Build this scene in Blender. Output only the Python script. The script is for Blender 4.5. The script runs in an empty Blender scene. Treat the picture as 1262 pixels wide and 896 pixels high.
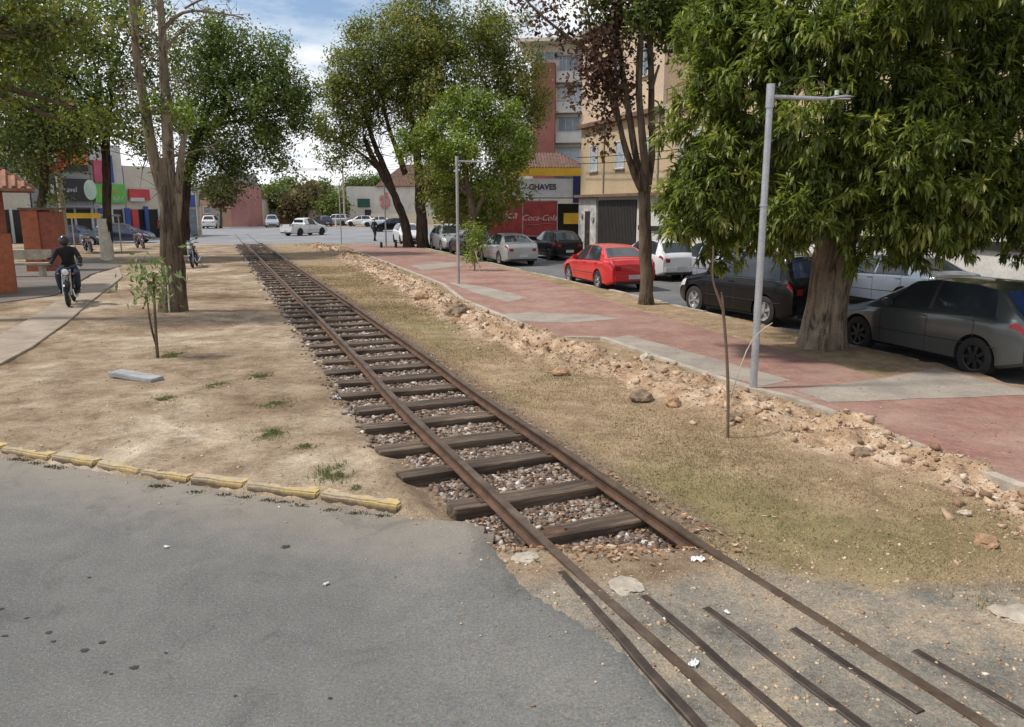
import bpy, bmesh, math, random
import numpy as np
from mathutils import Vector, Matrix, noise as mnoise
from mathutils.geometry import tessellate_polygon

R = math.radians
PI = math.pi
random.seed(7)
rng = np.random.default_rng(7)
C = bpy.context.scene.collection
scene = bpy.context.scene

# ------------------------------------------------------------------ camera
CAM_H, FPX, HORIZ, CX, CY = 2.6, 950.0, 255.0, 631.0, 448.0
PITCH = math.atan((CY - HORIZ) / FPX)
cam_d = bpy.data.cameras.new('camera')
cam = bpy.data.objects.new('camera', cam_d)
C.objects.link(cam)
cam.location = (0, 0, CAM_H)
cam.rotation_euler = (PI / 2 - PITCH, 0, 0)
cam_d.sensor_width = 36
cam_d.lens = 36 * FPX / 1262
cam_d.clip_start = 0.05
cam_d.clip_end = 6000
scene.camera = cam

# ------------------------------------------------------------------ world, sun, exposure
SUN_EL, SUN_AZ = R(57), R(187)      # azimuth of the sun seen from above: 0 = +x, 90 = +y
w = bpy.data.worlds.new('World')
scene.world = w
w.use_nodes = True
nt = w.node_tree
nt.nodes.clear()
out = nt.nodes.new('ShaderNodeOutputWorld')
bg = nt.nodes.new('ShaderNodeBackground')
sky = nt.nodes.new('ShaderNodeTexSky')
sky.sky_type = 'NISHITA'
sky.sun_disc = False
sky.sun_elevation = SUN_EL
sky.sun_rotation = PI / 2 - SUN_AZ
sky.altitude = 100
sky.air_density = 1.0
sky.dust_density = 0.6
sky.ozone_density = 1.6
tc = nt.nodes.new('ShaderNodeTexCoord')
mp = nt.nodes.new('ShaderNodeMapping')
mp.inputs['Scale'].default_value = (1.0, 1.0, 3.2)
mp.inputs['Location'].default_value = (0.30, 0.10, 0.33)
nt.links.new(tc.outputs['Generated'], mp.inputs['Vector'])
n1 = nt.nodes.new('ShaderNodeTexNoise')
n1.inputs['Scale'].default_value = 2.6
n1.inputs['Detail'].default_value = 9
n1.inputs['Roughness'].default_value = 0.56
nt.links.new(mp.outputs['Vector'], n1.inputs['Vector'])
cr = nt.nodes.new('ShaderNodeValToRGB')
cr.color_ramp.elements[0].position = 0.38
cr.color_ramp.elements[1].position = 0.52
sz_ = nt.nodes.new('ShaderNodeSeparateXYZ'); nt.links.new(tc.outputs['Generated'], sz_.inputs[0])
lowc = nt.nodes.new('ShaderNodeMapRange')      # clouds stand closer together towards the horizon
lowc.inputs['From Min'].default_value = 0.06; lowc.inputs['From Max'].default_value = 0.30
lowc.inputs['To Min'].default_value = 0.20; lowc.inputs['To Max'].default_value = -0.03
nt.links.new(sz_.outputs['Z'], lowc.inputs['Value'])
adc = nt.nodes.new('ShaderNodeMath'); adc.operation = 'ADD'
nt.links.new(n1.outputs['Fac'], adc.inputs[0]); nt.links.new(lowc.outputs[0], adc.inputs[1])
nt.links.new(adc.outputs[0], cr.inputs['Fac'])
n2 = nt.nodes.new('ShaderNodeTexNoise')
n2.inputs['Scale'].default_value = 5.5
n2.inputs['Detail'].default_value = 7
nt.links.new(mp.outputs['Vector'], n2.inputs['Vector'])
cc = nt.nodes.new('ShaderNodeValToRGB')
cc.color_ramp.elements[0].position = 0.30
cc.color_ramp.elements[0].color = (5.4, 5.7, 6.3, 1)
cc.color_ramp.elements[1].position = 0.62
cc.color_ramp.elements[1].color = (9.4, 9.5, 9.6, 1)
nt.links.new(n2.outputs['Fac'], cc.inputs['Fac'])
mx = nt.nodes.new('ShaderNodeMixRGB')
nt.links.new(cr.outputs['Color'], mx.inputs['Fac'])
nt.links.new(sky.outputs['Color'], mx.inputs['Color1'])
nt.links.new(cc.outputs['Color'], mx.inputs['Color2'])
nt.links.new(mx.outputs['Color'], bg.inputs['Color'])
bg.inputs['Strength'].default_value = 0.125
nt.links.new(bg.outputs['Background'], out.inputs['Surface'])

sun_d = bpy.data.lights.new('sun', 'SUN')
sun_d.energy = 3.7
sun_d.angle = R(5.0)
sun_d.color = (1.0, 0.955, 0.89)
sun = bpy.data.objects.new('sun', sun_d)
C.objects.link(sun)
sv = Vector((math.cos(SUN_EL) * math.cos(SUN_AZ), math.cos(SUN_EL) * math.sin(SUN_AZ), math.sin(SUN_EL)))
sun.rotation_euler = sv.to_track_quat('Z', 'Y').to_euler()
sun.location = (0, 0, 60)
vs = scene.view_settings
vs.view_transform = 'Standard'
vs.look = 'None'
vs.gamma = 1
vs.use_curve_mapping = False
vs.exposure = 0.1

# ------------------------------------------------------------------ placing helpers
def at(px, py, z=0.0):
    """the real place on a level plane z that shows at this spot of the photograph"""
    u = (px - CX) / FPX; v = (CY - py) / FPX
    dy = math.cos(PITCH) + v * math.sin(PITCH)
    dz = -math.sin(PITCH) + v * math.cos(PITCH)
    k = (z - CAM_H) / dz
    return Vector((u * k, dy * k, z))

def up(px, py, Y):
    """the real place at distance Y ahead"""
    u = (px - CX) / FPX; v = (CY - py) / FPX
    dy = math.cos(PITCH) + v * math.sin(PITCH)
    dz = -math.sin(PITCH) + v * math.cos(PITCH)
    k = Y / dy
    return Vector((u * k, Y, CAM_H + dz * k))

def tag(o, label=None, cat=None, group=None, kind=None):
    if label: o['label'] = label
    if cat: o['category'] = cat
    if group: o['group'] = group
    if kind: o['kind'] = kind
    return o

def thing(name, label, cat, loc=(0, 0, 0), rz=0.0, group=None):
    o = bpy.data.objects.new(name, None)
    C.objects.link(o)
    o.empty_display_size = 0.2
    o.location = loc
    o.rotation_euler = (0, 0, rz)
    return tag(o, label, cat, group)

def copy_tree(o, parent=None):
    c = o.copy()
    C.objects.link(c)
    c.parent = parent
    for ch in list(o.children):
        copy_tree(ch, c)
    return c

def link_mesh(name, me, mat, parent=None):
    o = bpy.data.objects.new(name, me)
    C.objects.link(o)
    if mat:
        me.materials.append(mat)
    if parent:
        o.parent = parent
    return o

class MB:
    def __init__(s):
        s.v = []; s.f = []
    def add(s, vs, fs):
        b = len(s.v)
        s.v += [tuple(p) for p in vs]
        s.f += [tuple(b + i for i in f) for f in fs]
        return s
    def box(s, c, d, rz=0.0, M=None):
        x, y, z = d[0] / 2, d[1] / 2, d[2] / 2
        vs = [Vector((sx * x, sy * y, sz * z)) for sz in (-1, 1) for sy in (-1, 1) for sx in (-1, 1)]
        if M is None:
            M = Matrix.Rotation(rz, 3, 'Z')
        vs = [M @ p + Vector(c) for p in vs]
        return s.add(vs, [(0, 2, 3, 1), (4, 5, 7, 6), (0, 1, 5, 4), (2, 6, 7, 3), (0, 4, 6, 2), (1, 3, 7, 5)])
    def tube(s, pts, rad, n=8, caps=True, sq=1.0):
        pts = [Vector(p) for p in pts]
        if not hasattr(rad, '__len__'):
            rad = [rad] * len(pts)
        up_ = Vector((0, 0, 1))
        rings = []
        prev = None
        for i, p in enumerate(pts):
            a = pts[max(i - 1, 0)]; b = pts[min(i + 1, len(pts) - 1)]
            t = (b - a)
            t = t.normalized() if t.length > 1e-9 else Vector((0, 0, 1))
            if prev is None:
                ref = Vector((1, 0, 0)) if abs(t.z) > 0.9 else up_
                u = t.cross(ref).normalized()
            else:
                u = (prev - t * prev.dot(t)).normalized()
            prev = u
            v = t.cross(u)
            rings.append([p + (u * math.cos(2 * PI * k / n) + v * math.sin(2 * PI * k / n) * sq) * rad[i] for k in range(n)])
        vs = [q for r in rings for q in r]
        fs = []
        for i in range(len(pts) - 1):
            for k in range(n):
                a = i * n + k; b = i * n + (k + 1) % n
                fs.append((a, b, b + n, a + n))
        if caps:
            fs.append(tuple(range(n))[::-1])
            fs.append(tuple((len(pts) - 1) * n + k for k in range(n)))
        return s.add(vs, fs)
    def cyl(s, a, b, r, n=16, r2=None):
        return s.tube([a, b], [r, r if r2 is None else r2], n)
    def prism(s, poly, z0, z1):
        n = len(poly)
        area = sum(poly[i][0] * poly[(i + 1) % n][1] - poly[(i + 1) % n][0] * poly[i][1] for i in range(n))
        if area < 0: poly = list(reversed(poly))
        vs = [(p[0], p[1], z0) for p in poly] + [(p[0], p[1], z1) for p in poly]
        fs = [tuple(range(n))[::-1], tuple(range(n, 2 * n))]
        fs += [(i, (i + 1) % n, n + (i + 1) % n, n + i) for i in range(n)]
        return s.add(vs, fs)
    def ball(s, c, r, nu=10, nv=7, d=0.0):
        if not hasattr(r, '__len__'): r = (r, r, r)
        vs = [(c[0], c[1], c[2] - r[2])]
        for j in range(1, nv):
            ph = -PI / 2 + PI * j / nv
            for i in range(nu):
                th = 2 * PI * i / nu
                k = 1 + (random.uniform(-d, d) if d else 0)
                vs.append((c[0] + r[0] * k * math.cos(ph) * math.cos(th), c[1] + r[1] * k * math.cos(ph) * math.sin(th), c[2] + r[2] * k * math.sin(ph)))
        vs.append((c[0], c[1], c[2] + r[2]))
        fs = [(0, 1 + (i + 1) % nu, 1 + i) for i in range(nu)]
        for j in range(nv - 2):
            for i in range(nu):
                a = 1 + j * nu + i; b = 1 + j * nu + (i + 1) % nu
                fs.append((a, b, b + nu, a + nu))
        top = len(vs) - 1; base = 1 + (nv - 2) * nu
        fs += [(base + i, base + (i + 1) % nu, top) for i in range(nu)]
        return s.add(vs, fs)
    def build(s, name, mat, parent=None, smooth=False, bevel=0.0, fix=True):
        me = bpy.data.meshes.new(name)
        me.from_pydata(s.v, [], s.f)
        if fix or bevel:
            bm = bmesh.new(); bm.from_mesh(me)
            bmesh.ops.recalc_face_normals(bm, faces=bm.faces)
            if bevel:
                bmesh.ops.bevel(bm, geom=list(bm.edges), offset=bevel, segments=2, affect='EDGES', clamp_overlap=True)
            bm.to_mesh(me); bm.free()
        if smooth:
            me.polygons.foreach_set('use_smooth', [True] * len(me.polygons))
            try: me.set_sharp_from_angle(angle=R(40))
            except Exception: pass
        me.update()
        return link_mesh(name, me, mat, parent)

def np_mesh(name, V, F, mat, parent=None, attr=None, smooth=False):
    """V (n,3), F (m,k) arrays; attr: dict of name -> (n,4) point colours"""
    me = bpy.data.meshes.new(name)
    k = F.shape[1]
    me.vertices.add(len(V)); me.vertices.foreach_set('co', np.ascontiguousarray(V, dtype=np.float32).ravel())
    me.loops.add(F.size); me.loops.foreach_set('vertex_index', F.astype(np.int32).ravel())
    me.polygons.add(len(F))
    me.polygons.foreach_set('loop_start', (np.arange(len(F)) * k).astype(np.int32))
    me.polygons.foreach_set('loop_total', np.full(len(F), k, dtype=np.int32))
    if smooth: me.polygons.foreach_set('use_smooth', np.ones(len(F), dtype=bool))
    me.update(calc_edges=True)
    if attr:
        for an, arr in attr.items():
            a = me.color_attributes.new(an, 'FLOAT_COLOR', 'POINT')
            a.data.foreach_set('color', np.ascontiguousarray(arr, dtype=np.float32).ravel())
    me.validate()
    return link_mesh(name, me, mat, parent)

# ------------------------------------------------------------------ materials
def new_mat(name):
    m = bpy.data.materials.new(name)
    m.use_nodes = True
    nt = m.node_tree
    b = nt.nodes['Principled BSDF']
    return m, nt, b

def ramp(nt, src, stops):
    r = nt.nodes.new('ShaderNodeValToRGB')
    e = r.color_ramp.elements
    while len(e) < len(stops): e.new(0.5)
    for i, (p, c) in enumerate(stops):
        e[i].position = p
        e[i].color = (c[0], c[1], c[2], 1) if hasattr(c, '__len__') else (c, c, c, 1)
    nt.links.new(src, r.inputs['Fac'])
    return r.outputs['Color']

def noise(nt, scale, detail=5, rough=0.55, dist=0.0, coord='Object', stretch=None):
    tc = nt.nodes.new('ShaderNodeTexCoord')
    src = tc.outputs[coord] if coord != 'Position' else None
    if coord == 'Position':
        g = nt.nodes.new('ShaderNodeNewGeometry'); src = g.outputs['Position']
    if stretch:
        mp = nt.nodes.new('ShaderNodeMapping')
        mp.inputs['Scale'].default_value = stretch
        nt.links.new(src, mp.inputs['Vector']); src = mp.outputs['Vector']
    n = nt.nodes.new('ShaderNodeTexNoise')
    n.inputs['Scale'].default_value = scale
    n.inputs['Detail'].default_value = detail
    n.inputs['Roughness'].default_value = rough
    n.inputs['Distortion'].default_value = dist
    nt.links.new(src, n.inputs['Vector'])
    return n.outputs['Fac']

def mix(nt, fac, a, b, mode='MIX'):
    m = nt.nodes.new('ShaderNodeMixRGB')
    m.blend_type = mode
    for k, x in (('Fac', fac), ('Color1', a), ('Color2', b)):
        if hasattr(x, 'is_output') or isinstance(x, bpy.types.NodeSocket): nt.links.new(x, m.inputs[k])
        elif hasattr(x, '__len__'): m.inputs[k].default_value = (x[0], x[1], x[2], 1)
        elif k == 'Fac': m.inputs[k].default_value = x
        else: m.inputs[k].default_value = (x, x, x, 1)
    return m.outputs['Color']

def bump(nt, b, src, strength=0.3, dist=0.02):
    n = nt.nodes.new('ShaderNodeBump')
    n.inputs['Strength'].default_value = strength
    n.inputs['Distance'].default_value = dist
    nt.links.new(src, n.inputs['Height'])
    nt.links.new(n.outputs['Normal'], b.inputs['Normal'])

def surf(name, c1, c2=None, scale=3.0, rough=0.8, bumps=0.2, bdist=0.01, fine=40, metal=0.0, spec=None, coat=0.0, stretch=None, detail=6, lo=0.35, hi=0.65):
    m, nt, b = new_mat(name)
    if c2 is None: c2 = tuple(x * 0.75 for x in c1)
    n = noise(nt, scale, detail, 0.6, stretch=stretch)
    col = ramp(nt, n, [(lo, c2), (hi, c1)])
    if fine:
        f = noise(nt, fine, 4, 0.6, stretch=stretch)
        col = mix(nt, 0.55, col, ramp(nt, f, [(0.3, 0.72), (0.7, 1.22)]), 'MULTIPLY')
        bump(nt, b, f, bumps, bdist)
    nt.links.new(col, b.inputs['Base Color'])
    b.inputs['Roughness'].default_value = rough
    b.inputs['Metallic'].default_value = metal
    b.inputs['Coat Weight'].default_value = coat
    if coat: b.inputs['Coat Roughness'].default_value = 0.06
    if spec is not None: b.inputs['Specular IOR Level'].default_value = spec
    return m

def paint(name, c, metal=0.3, rough=0.32, dust=0.12, coat=0.7):
    m, nt, b = new_mat(name)
    n = noise(nt, 2.0, 6, 0.65)
    col = mix(nt, 1.0, c, ramp(nt, n, [(0.35, 0.86), (0.7, 1.0)]), 'MULTIPLY')
    # road dust low down on the body
    g = nt.nodes.new('ShaderNodeTexCoord')
    sx = nt.nodes.new('ShaderNodeSeparateXYZ')
    nt.links.new(g.outputs['Object'], sx.inputs[0])
    low = ramp(nt, sx.outputs['Z'], [(0.2, dust * 3.2), (0.62, dust)])
    dn = mix(nt, 1.0, low, ramp(nt, noise(nt, 6, 5, 0.6), [(0.3, 0.3), (0.7, 1.3)]), 'MULTIPLY')
    col = mix(nt, dn, col, (0.26, 0.22, 0.17))
    nt.links.new(col, b.inputs['Base Color'])
    b.inputs['Metallic'].default_value = metal
    b.inputs['Roughness'].default_value = rough
    b.inputs['Coat Weight'].default_value = coat
    b.inputs['Coat Roughness'].default_value = 0.08
    return m

def leafmat(name, c1, c2, c3=None, rough=0.5, trans=0.25):
    m, nt, b = new_mat(name)
    a = nt.nodes.new('ShaderNodeAttribute'); a.attribute_name = 'leaf'
    stops = [(0.0, c1), (0.75, c2)]
    if c3: stops.append((1.0, c3))
    col = ramp(nt, a.outputs['Fac'], stops)
    nt.links.new(col, b.inputs['Base Color'])
    b.inputs['Roughness'].default_value = rough
    b.inputs['Specular IOR Level'].default_value = 0.35
    tr = nt.nodes.new('ShaderNodeBsdfTranslucent')
    nt.links.new(mix(nt, 1.0, col, (1.25, 1.35, 0.7), 'MULTIPLY'), tr.inputs['Color'])
    ms = nt.nodes.new('ShaderNodeMixShader'); ms.inputs[0].default_value = trans
    nt.links.new(b.outputs[0], ms.inputs[1]); nt.links.new(tr.outputs[0], ms.inputs[2])
    nt.links.new(ms.outputs[0], nt.nodes['Material Output'].inputs['Surface'])
    return m

def glassmat(name, c=(0.02, 0.025, 0.03), rough=0.06):
    m, nt, b = new_mat(name)
    nt.links.new(ramp(nt, noise(nt, 3, 3), [(0.3, c), (0.7, tuple(x * 1.6 for x in c))]), b.inputs['Base Color'])
    b.inputs['Roughness'].default_value = rough
    b.inputs['Specular IOR Level'].default_value = 0.55
    return m

MT = {}
MT['asphalt_far'] = surf('street_asphalt', (0.15, 0.15, 0.15), (0.10, 0.10, 0.10), 0.6, 0.9, 0.3, 0.01, 60)
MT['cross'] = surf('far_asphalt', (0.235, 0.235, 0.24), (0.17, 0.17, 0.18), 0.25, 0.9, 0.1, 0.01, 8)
MT['concrete'] = surf('worn_concrete', (0.34, 0.275, 0.205), (0.22, 0.175, 0.13), 1.6, 0.92, 0.3, 0.01, 30)
MT['kerbc'] = surf('kerb_concrete', (0.44, 0.385, 0.31), (0.27, 0.23, 0.18), 2.5, 0.92, 0.4, 0.01, 25)
MT['greyband'] = surf('grey_paving', (0.33, 0.285, 0.235), (0.235, 0.20, 0.165), 1.6, 0.9, 0.2, 0.01, 22)
MT['rust'] = surf('rusty_steel', (0.155, 0.085, 0.052), (0.075, 0.045, 0.032), 5, 0.75, 0.4, 0.004, 60, 0.35)
MT['railtop'] = surf('worn_rail_head', (0.20, 0.145, 0.105), (0.105, 0.07, 0.05), 4, 0.5, 0.15, 0.002, 50, 0.6, stretch=(1, 1, 1))
MT['strip'] = surf('dark_steel_strip', (0.10, 0.072, 0.055), (0.045, 0.034, 0.028), 6, 0.6, 0.35, 0.003, 70, 0.5)
def barkmat(name, pale, dark, crack, sc=9):
    m, nt, b = new_mat(name)
    n = noise(nt, sc, 7, 0.65, 0.6, stretch=(1, 1, 0.16)); big = noise(nt, 1.6, 5, 0.6); fine = noise(nt, 45, 4, 0.7)
    col = mix(nt, ramp(nt, big, [(0.35, 0.0), (0.65, 1.0)]), pale, dark)
    col = mix(nt, ramp(nt, n, [(0.36, 0.9), (0.5, 0.12), (0.62, 0.0)]), col, crack)
    col = mix(nt, 0.7, col, ramp(nt, fine, [(0.3, 0.6), (0.7, 1.35)]), 'MULTIPLY')
    nt.links.new(col, b.inputs['Base Color']); b.inputs['Roughness'].default_value = .95; b.inputs['Specular IOR Level'].default_value = .15
    bump(nt, b, mix(nt, 0.25, n, fine), 1.0, 0.06)
    return m
MT['bark'] = barkmat('bark', (0.19, 0.145, 0.10), (0.12, 0.088, 0.06), (0.035, 0.025, 0.018))
MT['bark_pale'] = barkmat('pale_bark', (0.33, 0.27, 0.20), (0.20, 0.155, 0.11), (0.05, 0.037, 0.026))
MT['bark_dark'] = barkmat('dark_bark', (0.095, 0.068, 0.048), (0.055, 0.04, 0.029), (0.018, 0.013, 0.01))
MT['lime'] = surf('lime_wash', (0.6, 0.55, 0.45), (0.4, 0.34, 0.26), 3, 0.9, 0.5, 0.02, 20)
MT['galv'] = surf('galvanised_steel', (0.47, 0.48, 0.49), (0.36, 0.37, 0.385), 3, 0.45, 0.05, 0.002, 30, 0.55)
MT['black'] = surf('black_plastic', (0.02, 0.02, 0.021), (0.012, 0.012, 0.013), 6, 0.5, 0.1, 0.002, 40)
MT['tyre'] = surf('tyre_rubber', (0.022, 0.021, 0.02), (0.014, 0.013, 0.013), 12, 0.85, 0.3, 0.004, 60)
MT['alloy'] = surf('alloy_wheel', (0.55, 0.55, 0.56), (0.4, 0.4, 0.41), 5, 0.3, 0.0, 0.001, 0, 0.7)
MT['darkalloy'] = surf('dark_wheel', (0.035, 0.035, 0.037), (0.02, 0.02, 0.022), 5, 0.35, 0.0, 0.001, 0, 0.4)
MT['chrome'] = surf('chrome', (0.7, 0.7, 0.7), (0.6, 0.6, 0.6), 5, 0.15, 0.0, 0.001, 0, 1.0)
MT['glass'] = glassmat('car_glass')
MT['blueglass'] = glassmat('tinted_blue_glass', (0.015, 0.028, 0.07), 0.1)
MT['lampglass'] = glassmat('head_lamp_glass', (0.45, 0.45, 0.45), 0.1)
MT['redlens'] = glassmat('red_lens', (0.22, 0.006, 0.008), 0.2)
MT['plate'] = surf('number_plate_grey', (0.5, 0.5, 0.5), (0.42, 0.42, 0.42), 5, 0.5, 0, 0, 0)
MT['white'] = surf('white_render', (0.62, 0.6, 0.56), (0.5, 0.48, 0.44), 0.8, 0.9, 0.1, 0.01, 12)
MT['winglass'] = glassmat('window_glass', (0.12, 0.15, 0.18), 0.12)
MT['winpale'] = surf('curtained_glass', (0.42, 0.47, 0.5), (0.28, 0.32, 0.36), 2.0, 0.25, 0, 0, 0)
MT['dark'] = surf('dark_opening', (0.02, 0.018, 0.016), (0.012, 0.011, 0.01), 2, 0.8, 0, 0, 0)

# ================================================================== THE SETTING
def pxy(pts, z=0.0):
    return [tuple(at(x, y, z)[:2]) for x, y in pts]

def seg_dist(X, Y, poly, closed=False):
    n = len(poly); best = np.full(X.shape, 1e9); tt = np.zeros(X.shape); acc = 0.0
    for i in range(n if closed else n - 1):
        a = np.array(poly[i]); b = np.array(poly[(i + 1) % n]); d = b - a
        L2 = max(d.dot(d), 1e-12)
        t = np.clip(((X - a[0]) * d[0] + (Y - a[1]) * d[1]) / L2, 0, 1)
        q = np.hypot(X - a[0] - t * d[0], Y - a[1] - t * d[1])
        m = q < best
        tt = np.where(m, acc + t * math.sqrt(L2), tt)
        best = np.where(m, q, best)
        acc += math.sqrt(L2)
    return best, tt

def inside(X, Y, poly):
    n = len(poly); r = np.zeros(X.shape, dtype=bool)
    for i in range(n):
        x0, y0 = poly[i]; x1, y1 = poly[(i + 1) % n]
        if y0 == y1: continue
        c = ((y0 > Y) != (y1 > Y)) & (X < (x1 - x0) * (Y - y0) / (y1 - y0) + x0)
        r ^= c
    return r

def sdist(X, Y, poly):          # positive outside
    d, _ = seg_dist(X, Y, poly, True)
    return np.where(inside(X, Y, poly), -d, d)

def sst(x):
    x = np.clip(x, 0, 1)
    return x * x * (3 - 2 * x)

_T = np.random.default_rng(3).random((256, 256))
def vnoise(X, Y, s):
    x = X * s; y = Y * s
    xi = np.floor(x).astype(int); yi = np.floor(y).astype(int)
    fx = x - xi; fy = y - yi; fx = fx * fx * (3 - 2 * fx); fy = fy * fy * (3 - 2 * fy)
    g = lambda a, b: _T[a & 255, b & 255]
    return (g(xi, yi) * (1 - fx) * (1 - fy) + g(xi + 1, yi) * fx * (1 - fy) + g(xi, yi + 1) * (1 - fx) * fy + g(xi + 1, yi + 1) * fx * fy) - 0.5
def fbm(X, Y, s, o=4):
    return sum(vnoise(X + 17 * i, Y - 9 * i, s * 2 ** i) / 2 ** i for i in range(o))

# the centre line of the track, and how high its rails lie
TRK = [(3.4, -0.5), (2.35, 2.0), (1.755, 3.34), (0.82, 5.5), (-0.02, 7.3), (-0.95, 9.6), (-1.82, 12.0), (-3.93, 17.5), (-5.9, 22.6), (-7.58, 27.0), (-10.4, 34.3), (-16.45, 50.0), (-21.2, 62.5), (-26.0, 75.0), (-37.5, 105.0)]
ty = np.array([p[1] for p in TRK]); tx = np.array([p[0] for p in TRK])
from bisect import bisect
def track_x(y):
    y = np.asarray(y, dtype=float)
    s = 0.9
    return (np.interp(y - s, ty, tx) + 2 * np.interp(y, ty, tx) + np.interp(y + s, ty, tx)) / 4
def rail_z(y):
    return 0.108 + 0.115 * sst((np.asarray(y, float) - 4.7) / 3.2)
VZ = 0.09

KERB_Y = pxy([(-700, 420), (-250, 510), (0, 560), (170, 588), (235, 596), (300, 607), (390, 617), (494, 634)])
FRONT = [(-90, 40)] + KERB_Y + [(-0.42, 5.95), (-0.16, 5.35), (0.08, 4.72), (0.44, 4.28), (0.64, 3.95), (0.84, 3.3), (1.4, 1.5), (3.2, -2), (3.2, -60), (-90, -60)]
RIGHTAP = [(1.62, 5.3), (2.52, 4.86), (3.25, 4.42), (5.5, 3.2), (14, -1), (14, -60), (3, -60), (1.5, 1.5)]
MOUND = pxy([(385, 300), (430, 318), (500, 352), (545, 378), (600, 404), (660, 432), (720, 452), (790, 468), (850, 490), (930, 515), (1010, 535), (1100, 560), (1190, 590), (1290, 625), (1450, 690)])
PATH = pxy([(-500, 1000), (-400, 570), (40, 427), (85, 395), (111, 372), (151, 341), (147, 329), (100, 345), (76, 368), (40, 391), (0, 413), (-900, 640)], 0.13)
PATH = pxy([(-60, 480), (40, 427), (85, 395), (111, 372), (151, 341), (147, 329), (112, 340), (76, 366), (40, 390), (0, 412), (-200, 500), (-120, 515)], 0.13)
INNER = pxy([(1900, 740), (1262, 597), (985, 490), (928, 477), (860, 455), (746, 416), (686, 415), (573, 369), (548, 350), (480, 324), (440, 309), (425, 303)], 0.12)
OUTER = pxy([(500, 302), (560, 317), (640, 335), (780, 380), (980, 436), (1085, 465), (1150, 452), (1206, 465), (1262, 478), (1900, 640)], 0.12)
def street_x(y): return 11.18 - 0.34 * y       # near kerb of the street on the right
STREET = [(street_x(-30), -30), (street_x(56), 56), (street_x(58) + 1, 58), (street_x(58) + 9, 58), (street_x(56) + 7.45, 56), (street_x(-30) + 7.45, -30)]
FARROAD = [(-160, 57), (-33, 55), (-8, 54.5), (12, 57), (40, 50), (140, 20), (140, 60), (60, 78), (10, 100), (-22, 104), (-60, 104), (-160, 95)]

def rise(X, Y, d):
    return 0.098 * (1 - sst(-d / 1.7)) * sst((X + 0.9) / 0.8)

def height(X, Y):
    tz = rail_z(Y) - 0.10                     # top of the sleepers
    dt = np.abs(X - track_x(Y))
    H = np.full(X.shape, VZ) + 0.026 * fbm(X, Y, 1.1, 4) + 0.014 * fbm(X, Y, 5.5, 2) + 0.035 * fbm(X, Y, 0.25, 2)
    # ballast bed, sunk between the banks
    bed = tz - 0.095 - 0.025 * (1 - sst((Y - 6.5) / 6)) + 0.012 * fbm(X, Y, 5, 2)
    sd_ = X - track_x(Y)
    k = np.where(sd_ > 0, 1 - sst((dt - 0.62) / 0.14), 1 - sst((dt - 0.98) / 0.35)) * sst((Y - 5.35) / 0.4) * (1 - sst((Y - 53) / 2))
    H = H * (1 - k) + bed * k
    # spoil heap along the pavement
    d, t = seg_dist(X, Y, MOUND)
    wv = 0.95 + 0.3 * vnoise(t, t * 0, 0.3)
    m = 1 - sst((d - 0.25 * wv) / (0.75 * wv))
    lump = (0.055 + 0.24 * fbm(X, Y, 1.5, 3) + 0.20 * fbm(X, Y, 5.5, 3)) * (0.9 + 1.2 * vnoise(t, t * 0 + 3, 0.45))
    H = H + m * np.clip(lump, -0.06, 0.4) * (1 + 0 * t)
    # crossing apron
    ap = (1 - sst((Y - 4.9 - 0.25 * fbm(X, Y, 1.5, 2)) / 0.7))
    zap = 0.098 + 0.006 * fbm(X, Y, 3, 3)
    H = H * (1 - ap) + zap * ap
    # roads
    d = sdist(X, Y, FRONT)
    
    rs = rise(X, Y, d)
    low = rs - 0.035
    s = sst((d + 0.05 + 0.16 * fbm(X, Y, 2.2, 4) * (X > -1.2)) / np.where(X < -1.0, 0.10, 0.14))
    H = low + (H - low) * s
    d = sdist(X, Y, STREET); H = -0.06 + (H + 0.06) * sst((d + 0.05) / 0.08)
    d = sdist(X, Y, FARROAD); H = -0.06 + (H + 0.06) * sst((d + 0.2) / 0.8)
    PV = INNER + OUTER
    d = sdist(X, Y, PV); H = np.where(d < 0.0, -0.02, H)
    H = np.where(Y > 100, -0.03 + 0.0 * H, H)
    return H

def arr(*segs):
    o = []
    for a, b, st in segs: o += list(np.arange(a, b, st))
    o.append(segs[-1][1]); return np.array(o)
def grid_mesh(name, xs, ys, mat):
    X, Y = np.meshgrid(xs, ys)
    Z = height(X, Y)
    V = np.stack([X.ravel(), Y.ravel(), Z.ravel()], 1)
    nx = len(xs); ny = len(ys)
    i, j = np.meshgrid(np.arange(nx - 1), np.arange(ny - 1))
    a = (j * nx + i).ravel()
    F = np.stack([a, a + 1, a + nx + 1, a + nx], 1)
    x = X.ravel(); y = Y.ravel()
    d, t = seg_dist(x, y, MOUND)
    soil = 1 - sst((d - 0.45 - 0.3 * fbm(x, y, 0.9, 3)) / 0.35)
    tp = sst((x - track_x(y) - 0.55) / 0.35)
    side = np.clip(tp * (1 - soil), 0, 1)
    grass = np.clip(side * (0.0 + 1.7 * fbm(x, y, 0.6, 3) + 0.35 * (1 - sst(np.abs(x - track_x(y) - 1.3) / 1.0))), 0, 1)
    apron = (1 - sst((y - 4.75 - 0.35 * fbm(x, y, 1.2, 3)) / 0.35))
    track = (1 - sst((np.abs(x - track_x(y)) - 0.85) / 0.3)) * sst((y - 5.3) / 0.5)
    return np_mesh(name, V, F, mat, attr={'zone': np.stack([soil, grass, apron, np.ones_like(x)], 1), 'zone2': np.stack([side, track, 0 * x, np.ones_like(x)], 1)}, smooth=True)

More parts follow.
